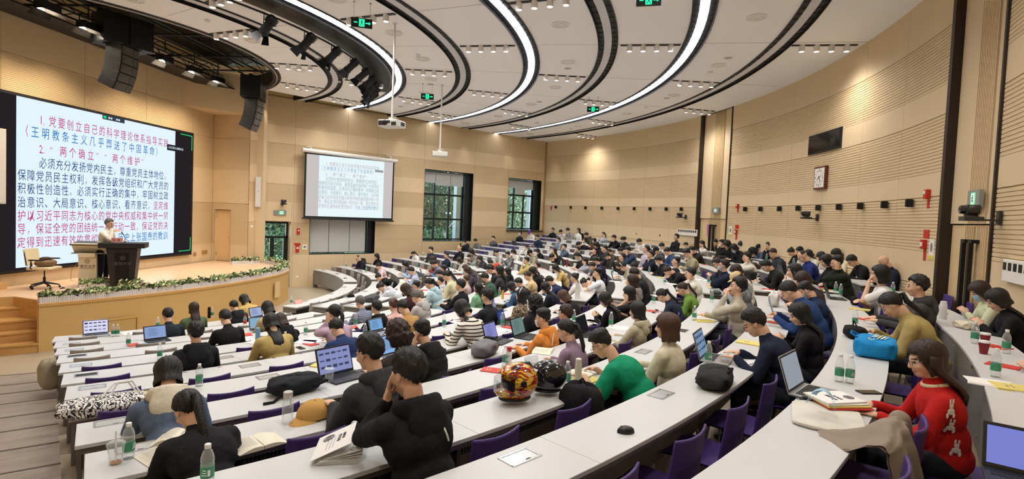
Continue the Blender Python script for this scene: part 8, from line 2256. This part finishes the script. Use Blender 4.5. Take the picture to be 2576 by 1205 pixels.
bag('backpack', 'black backpack standing on the seat next to the cream jacket', 1745, 890, (0.34, 0.22, 0.42), '#1d1d1f', 0.2, 5, (('white_buckle', [(0.05, -0.11, 0.18), (0.08, -0.11, 0.15)], 0.010, '#d8d8d8'), ('strap', [(-0.1, -0.1, 0.05), (-0.12, -0.12, 0.2), (-0.06, -0.08, 0.4)], 0.016, '#101012')), off=0.30, z=0.48)
tb_ = bag('tote_bag', 'bright blue shiny tote bag with white lettering cipp', 2200, 893, (0.46, 0.34, 0.17), '#1f86c4', 0.0, 6, (('handle', [(-0.10, 0.10, 0.14), (-0.06, 0.2, 0.19), (0.08, 0.2, 0.19), (0.12, 0.1, 0.14)], 0.010, '#1a6fa8'),), amp=0.03, p=5.5)
text_mesh('cipp', 0.085, M_OFFW, tb_, Matrix.Translation((-0.06, 0.0, 0.180)) @ Rz(-12))
MB().box((0.0, -0.035, 0.179), (0.24, 0.014, 0.002), -0.2).build('yellow_print', M_YEL, tb_); MB().box((-0.02, -0.060, 0.179), (0.18, 0.016, 0.002), -0.2).build('white_print', M_OFFW, tb_); MB().box((-0.02, -0.085, 0.178), (0.17, 0.008, 0.002), -0.2).build('white_print', M_OFFW, tb_)
MB().tube([(-0.16 + 0.05 * math.cos(q * PI / 6), 0.035 + 0.022 * math.sin(q * PI / 6), 0.180) for q in range(11)], 0.003, 5).build('swirl_mark', M_OFFW, tb_)
bag('handbag', 'black handbag behind the bright blue tote', 2150, 850, (0.30, 0.20, 0.13), '#151416', 0.3, 7, (('handle', [(-0.08, 0, 0.12), (0, 0.02, 0.19), (0.08, 0, 0.12)], 0.007, '#101010'),))
bag('black_pouch', 'black standing pouch at the end of the aisle-side block, row fourteen', 2160, 768, (0.17, 0.10, 0.13), '#141414', 0.0, 8)
P = Vector((-0.30, 8.45, 0)); P = onz(128, 978, fk(-8) + 0.0)
bag('backpack', 'beige and black backpack leaning on the floor at the desk end', 0, 0, (0.36, 0.28, 0.46), '#a39a86', 0.3, 9, (('black_lower_pocket', [(0.05, -0.06, 0.12), (0.05, -0.06, 0.2)], 0.12, '#1a1a1c'), ('strap', [(-0.14, -0.12, 0.42), (-0.2, -0.2, 0.2), (-0.16, -0.2, 0.02)], 0.012, '#1a1a1c'), ('orange_cord', [(-0.16, -0.12, 0.3), (-0.24, -0.16, 0.05)], 0.005, '#a8553a')), P=Vector((P.x, P.y, P.z)))
tt = bag('tote_bag', 'black and white scribble patterned tote lying at the desk end', 258, 1035, (0.62, 0.34, 0.12), '#dcdad6', 0.1, 10, (('handle', [(0.05, 0.05, 0.1), (0.12, 0.12, 0.19), (0.22, 0.10, 0.19), (0.27, 0.0, 0.09)], 0.008, '#d2d0ca'), ('handle', [(0.0, 0.08, 0.1), (0.1, 0.18, 0.17), (0.2, 0.16, 0.17), (0.25, 0.05, 0.09)], 0.008, '#d2d0ca')), amp=0.05, kind='check')
mz = mat('scribble cloth', '#dddbd6', 0.8); n = mz.node_tree.nodes; L = mz.node_tree.links; tc = n.new('ShaderNodeTexCoord'); wv = n.new('ShaderNodeTexWave'); wv.inputs['Scale'].default_value = 9; wv.inputs['Distortion'].default_value = 14; wv.inputs['Detail Scale'].default_value = 2.2; rp = n.new('ShaderNodeValToRGB'); rp.color_ramp.interpolation = 'CONSTANT'; rp.color_ramp.elements[0].color = (*srgb('#dddbd6'), 1); rp.color_ramp.elements[1].position = 0.62; rp.color_ramp.elements[1].color = (*srgb('#1a1a1c'), 1)
L.new(tc.outputs['Object'], wv.inputs['Vector']); L.new(wv.outputs['Fac'], rp.inputs[0]); L.new(rp.outputs[0], n['Principled BSDF'].inputs['Base Color'])
for c in tt.children:
    if c.name.startswith('bag_body'): c.data.materials[0] = mz
bag('white_cloth_bag', 'pale grey folded tote on the desk before the checked shirt', 1835, 782, (0.44, 0.30, 0.09), '#b9bdbe', 0.2, 11, (('handle', [(-0.2, -0.05, 0.04), (-0.3, -0.16, 0.03), (-0.22, -0.22, 0.02)], 0.010, '#a8acae'),), amp=0.05)
bag('cloth_bag', 'white cloth bag behind the silver laptop', 1945, 770, (0.30, 0.16, 0.22), '#d0cec6', 0, 12, (('handle', [(-0.08, 0, 0.2), (-0.02, 0, 0.28), (0.05, 0, 0.2)], 0.006, '#c8c6be'),), amp=0.05, p=3.5)
bag('bread_bag', 'crumpled pale paper bag on the desk by the door', 2425, 826, (0.24, 0.15, 0.08), '#d8ccb4', 0.4, 13, amp=0.08)
bag('backpack', 'dark backpack on the floor in front of the first window-side desk', 0, 0, (0.34, 0.25, 0.36), '#3a3431', 0, 14, (('strap', [(-0.1, -0.1, 0.3), (-0.14, -0.16, 0.15), (-0.12, -0.14, 0.03)], 0.012, '#2a2624'),), P=onz(833, 723, 0.0))
bag('rucksack', 'grey jacket and bag heaped on the desk by the striped shirt', 935, 757, (0.62, 0.30, 0.16), '#4a4c50', 0.2, 15, amp=0.06); bag('black_case', 'square black case on the desk before the pink coat', 1915, 705, (0.52, 0.22, 0.20), '#1d1c1b', 0.1, 16, amp=0.02, p=5)
bag('backpack', 'black backpack on the desk beside the white mask', 1655, 682, (0.50, 0.26, 0.22), '#1a1a1c', 0.1, 17, amp=0.05); bag('backpack', 'flat black bag beside the dark brown padded jacket', 1765, 655, (0.42, 0.26, 0.18), '#232021', 0.1, 18, amp=0.04)
bag('grey_pouch', 'flat grey laptop pouch on the middle block', 1800, 738, (0.36, 0.22, 0.05), '#3e4244', 0.0, 19, amp=0.02); bag('purse', 'black purse next to the sleeping laptop', 1440, 830, (0.26, 0.14, 0.12), '#1b1b1e', 0.2, 20, amp=0.04)
# white paper carrier bag
P, k, a = place(1452, 750)
t = tag(empty('paper_bag', P, a + PI / 2 + 0.12), 'white paper carrier bag with small dark logo at the desk end', 'bag')
mb = MB(); mb.add([(-0.13, -0.05, 0), (0.13, -0.05, 0), (0.13, 0.05, 0), (-0.13, 0.05, 0), (-0.13, -0.04, 0.32), (0.13, -0.04, 0.32), (0.13, 0.04, 0.32), (-0.13, 0.04, 0.32)], [(3, 2, 1, 0), (0, 1, 5, 4), (1, 2, 6, 5), (2, 3, 7, 6), (3, 0, 4, 7)]); mb.build('bag_body', mat('white card', '#dedcd6', 0.5), t)
for s_ in (-0.042, 0.042): MB().tube([(-0.05, s_, 0.30), (-0.04, s_, 0.36), (0.04, s_, 0.36), (0.05, s_, 0.30)], 0.003, 5).build('handle', M_CAPW, t)
MB().lathe([(0.016, 0), (0.016, 0.002)], (0, -0.05, 0.20), 12, (0, -1, 0)).build('logo_mark', mat('dark print', '#55535a', 0.7), t); mb = MB(); mb.box((0, -0.049, 0.145), (0.12, 0.002, 0.005)); [mb.box((q * 0.032, -0.050, 0.115), (0.018, 0.002, 0.016)) for q in (-1, 0, 1)]; mb.build('printed_marks', mat('dark print', '#55535a', 0.7), t)
# name card on the front desk
P, k, a = place(750, 764)
t = tag(empty('desk_name_card', P, a + PI / 2 - 0.3), 'pink folded name card on the front desk of the middle block', 'name card')
mb = MB(); mb.add([(-0.11, -0.045, 0), (0.11, -0.045, 0), (0.11, 0, 0.10), (-0.11, 0, 0.10), (0.11, 0.045, 0), (-0.11, 0.045, 0)], [(0, 1, 2, 3), (3, 2, 4, 5), (0, 3, 5), (1, 4, 2)]); mb.build('card', mat('pink name card', '#eaa79c', 0.6), t)
text_mesh('陈 斌', 0.06, mat('dark red ink', '#7a3a38', 0.6), t, frame((-0.07, -0.032, 0.02), (1, 0, 0), (0, 0.41, 0.91)))
# black cap on a chair of the middle block
P, k, a = place(857, 757); t = tag(empty('baseball_cap', P + Vector((0.2, -0.2, 0.08)), a), 'black cap with white patches perched on a beige chair', 'cap'); obmat(inst(CAPM[0], 'crown', t), cloth('#17171a')); obmat(inst(CAPM[1], 'brim', t), cloth('#17171a')); MB().box((0.0, 0.10, 0.10), (0.05, 0.01, 0.03)).build('white_patch', M_OFFW, t)
# brochures, cloth bag and mask in front of the red cardigan
P, k, a = place(2080, 1055)
t = tag(empty('canvas_bag', P, a + PI / 2 + 0.25), 'flat cream canvas bag under the brochures', 'bag'); mb = MB(); bag_shape(mb, (0, 0, 0), (0.52, 0.40, 0.03), 5, 0.02, 3); mb.build('bag_body', cloth('#d2cfc4'), t, smooth='all', fix=False)
P, k, a = place(2115, 1030)
t = tag(empty('brochure_pile', P + Vector((0, 0, 0.032)), a + PI / 2 + 0.75), 'pile of white brochures with crest over a yellow folder', 'brochures')
for j, (c_, m_) in enumerate((('red_folder', M_REDB), ('yellow_folder', M_YELB), ('brochure', M_PAP), ('brochure', M_PAP))):
    o = MB().box((0.012 * j, 0.008 * j, 0.006 + 0.010 * j), (0.22, 0.30, 0.008), 0.06 * j).build(c_, m_, t)
crest_flat(t, 0.032, Matrix.Translation((0.03, -0.07, 0.0415)))
text_mesh('学习手册', 0.026, mat('dark print', '#55535a', 0.7), t, Matrix.Translation((-0.03, 0.04, 0.0412)) @ Rz(8)); text_mesh('材料汇编', 0.020, mat('dark print', '#55535a', 0.7), t, Matrix.Translation((-0.02, 0.00, 0.0412)) @ Rz(8))
P, k, a = place(2060, 1062); t = tag(obmat(inst(MASK_ME, 'used_face_mask', None, P + Vector((0, 0, 0.10)), a), mat('blue mask', '#9dc4dd', 0.8)), 'crumpled pale blue face mask beside the brochures', 'mask'); t.rotation_euler = (1.4, 0, a)
mb = MB(); r_ = random.Random(3); P, k, a = place(2035, 1012)
mb.tube([P + Vector((r_.uniform(-0.07, 0.07), r_.uniform(-0.07, 0.07), 0.01 + 0.02 * r_.random())) for _ in range(14)], 0.003, 5); tag(mb.build('charging_cable', mat('black cable', '#18181a', 0.5), smooth='all'), 'tangled black charging cable behind the silver laptop', 'cable')
mb = MB(); P, k, a = place(1850, 905); mb.tube([P + Vector((0.10 * math.cos(q * 0.5), 0.10 * math.sin(q * 0.5), 0.02 + 0.02 * math.sin(q))) for q in range(11)], 0.003, 5); mb.box(P + Vector((0, 0, 0.02)), (0.05, 0.05, 0.03)); tag(mb.build('charger', M_CAPW), 'white charger with a looped cable by the navy shirt', 'charger')
# grey wool coat over the chair back next to the red cardigan
P = onz(2240, 1062, fk(1) + 0.88); a = math.atan2(P.y - DCY, P.x - DCX)
t = tag(empty('wool_coat', (P.x, P.y, fk(1)), a + PI / 2), 'taupe wool coat draped over the purple chair beside the red cardigan', 'coat')
def coat(u, v, o=0.0):
    """falls in front to the desk edge, over the chair back and down behind it"""
    pf = [(0.34, 0.74), (0.24, 0.76), (0.14, 0.80), (0.06, 0.87), (0.0, 0.895), (-0.06, 0.87), (-0.10, 0.76), (-0.13, 0.60), (-0.16, 0.42), (-0.19, 0.22), (-0.20, 0.12)]
    q = v * (len(pf) - 1); i = min(int(q), len(pf) - 2); f_ = q - i
    y = pf[i][0] * (1 - f_) + pf[i + 1][0] * f_; z = pf[i][1] * (1 - f_) + pf[i + 1][1] * f_
    wd = 0.26 + 0.30 * sstep(0.0, 0.35, v) + 0.10 * sstep(0.5, 1.0, v)
    x = (u - 0.5) * wd - 0.06 * (1 - v); c = (2 * u - 1) ** 2
    am = 0.010 + 0.022 * sstep(0.45, 1, v)
    y += am * math.sin(u * 16 + 2.2 * math.sin(v * 4)) + 0.05 * c * sstep(0.4, 0.6, v); z += -0.06 * c * (1 - sstep(0.45, 0.7, v)) + 0.008 * math.sin(u * 11 + v * 9)
    return (x, y - o, z + (o if v < 0.45 else 0))
mb = MB(); mb.grid(lambda u, v: coat(u, v), 34, 44); mb.grid(lambda u, v: coat(u, v, 0.012), 34, 44); mb.build('coat_body', cloth('#8f8274'), t, smooth='all', fix=False)
mb = MB(); mb.cap((0.22, -0.02, 0.84), (0.31, -0.06, 0.62), 0.06, 0.05, 12); mb.cap((0.31, -0.06, 0.62), (0.30, -0.10, 0.36), 0.05, 0.045, 12); sl_ = remesh(mb, 0.016, 2); sl_.materials.append(M_SKIN); wrinkle(sl_, 0.004); obmat(inst(sl_, 'sleeve', t), cloth('#8f8274'))
# pens
for (px, py, lab, z_, sl) in ((466, 1135, 'brown pencil held by the writing person in black', 0.06, 1), (1380, 875, 'white pencil held by the person in mauve', 0.05, 1), (1690, 690, 'white pen on the middle block', 0.0, 0)):
    P, k, a = place(px, py); c_ = '#6b5138' if 'brown' in lab else '#d8d4cc'; p0 = P + Vector((0, 0, 0.02 + z_ * 0.3)); p1 = p0 + Vector((0.05, 0.03, 0.14)) if sl else p0 + Vector((0.13, 0.04, 0.0)); tag(MB().tube([p0, p1], 0.0045, 6).build('pencil', mat('pencil %s' % c_, c_, 0.5)), lab, 'pencil')
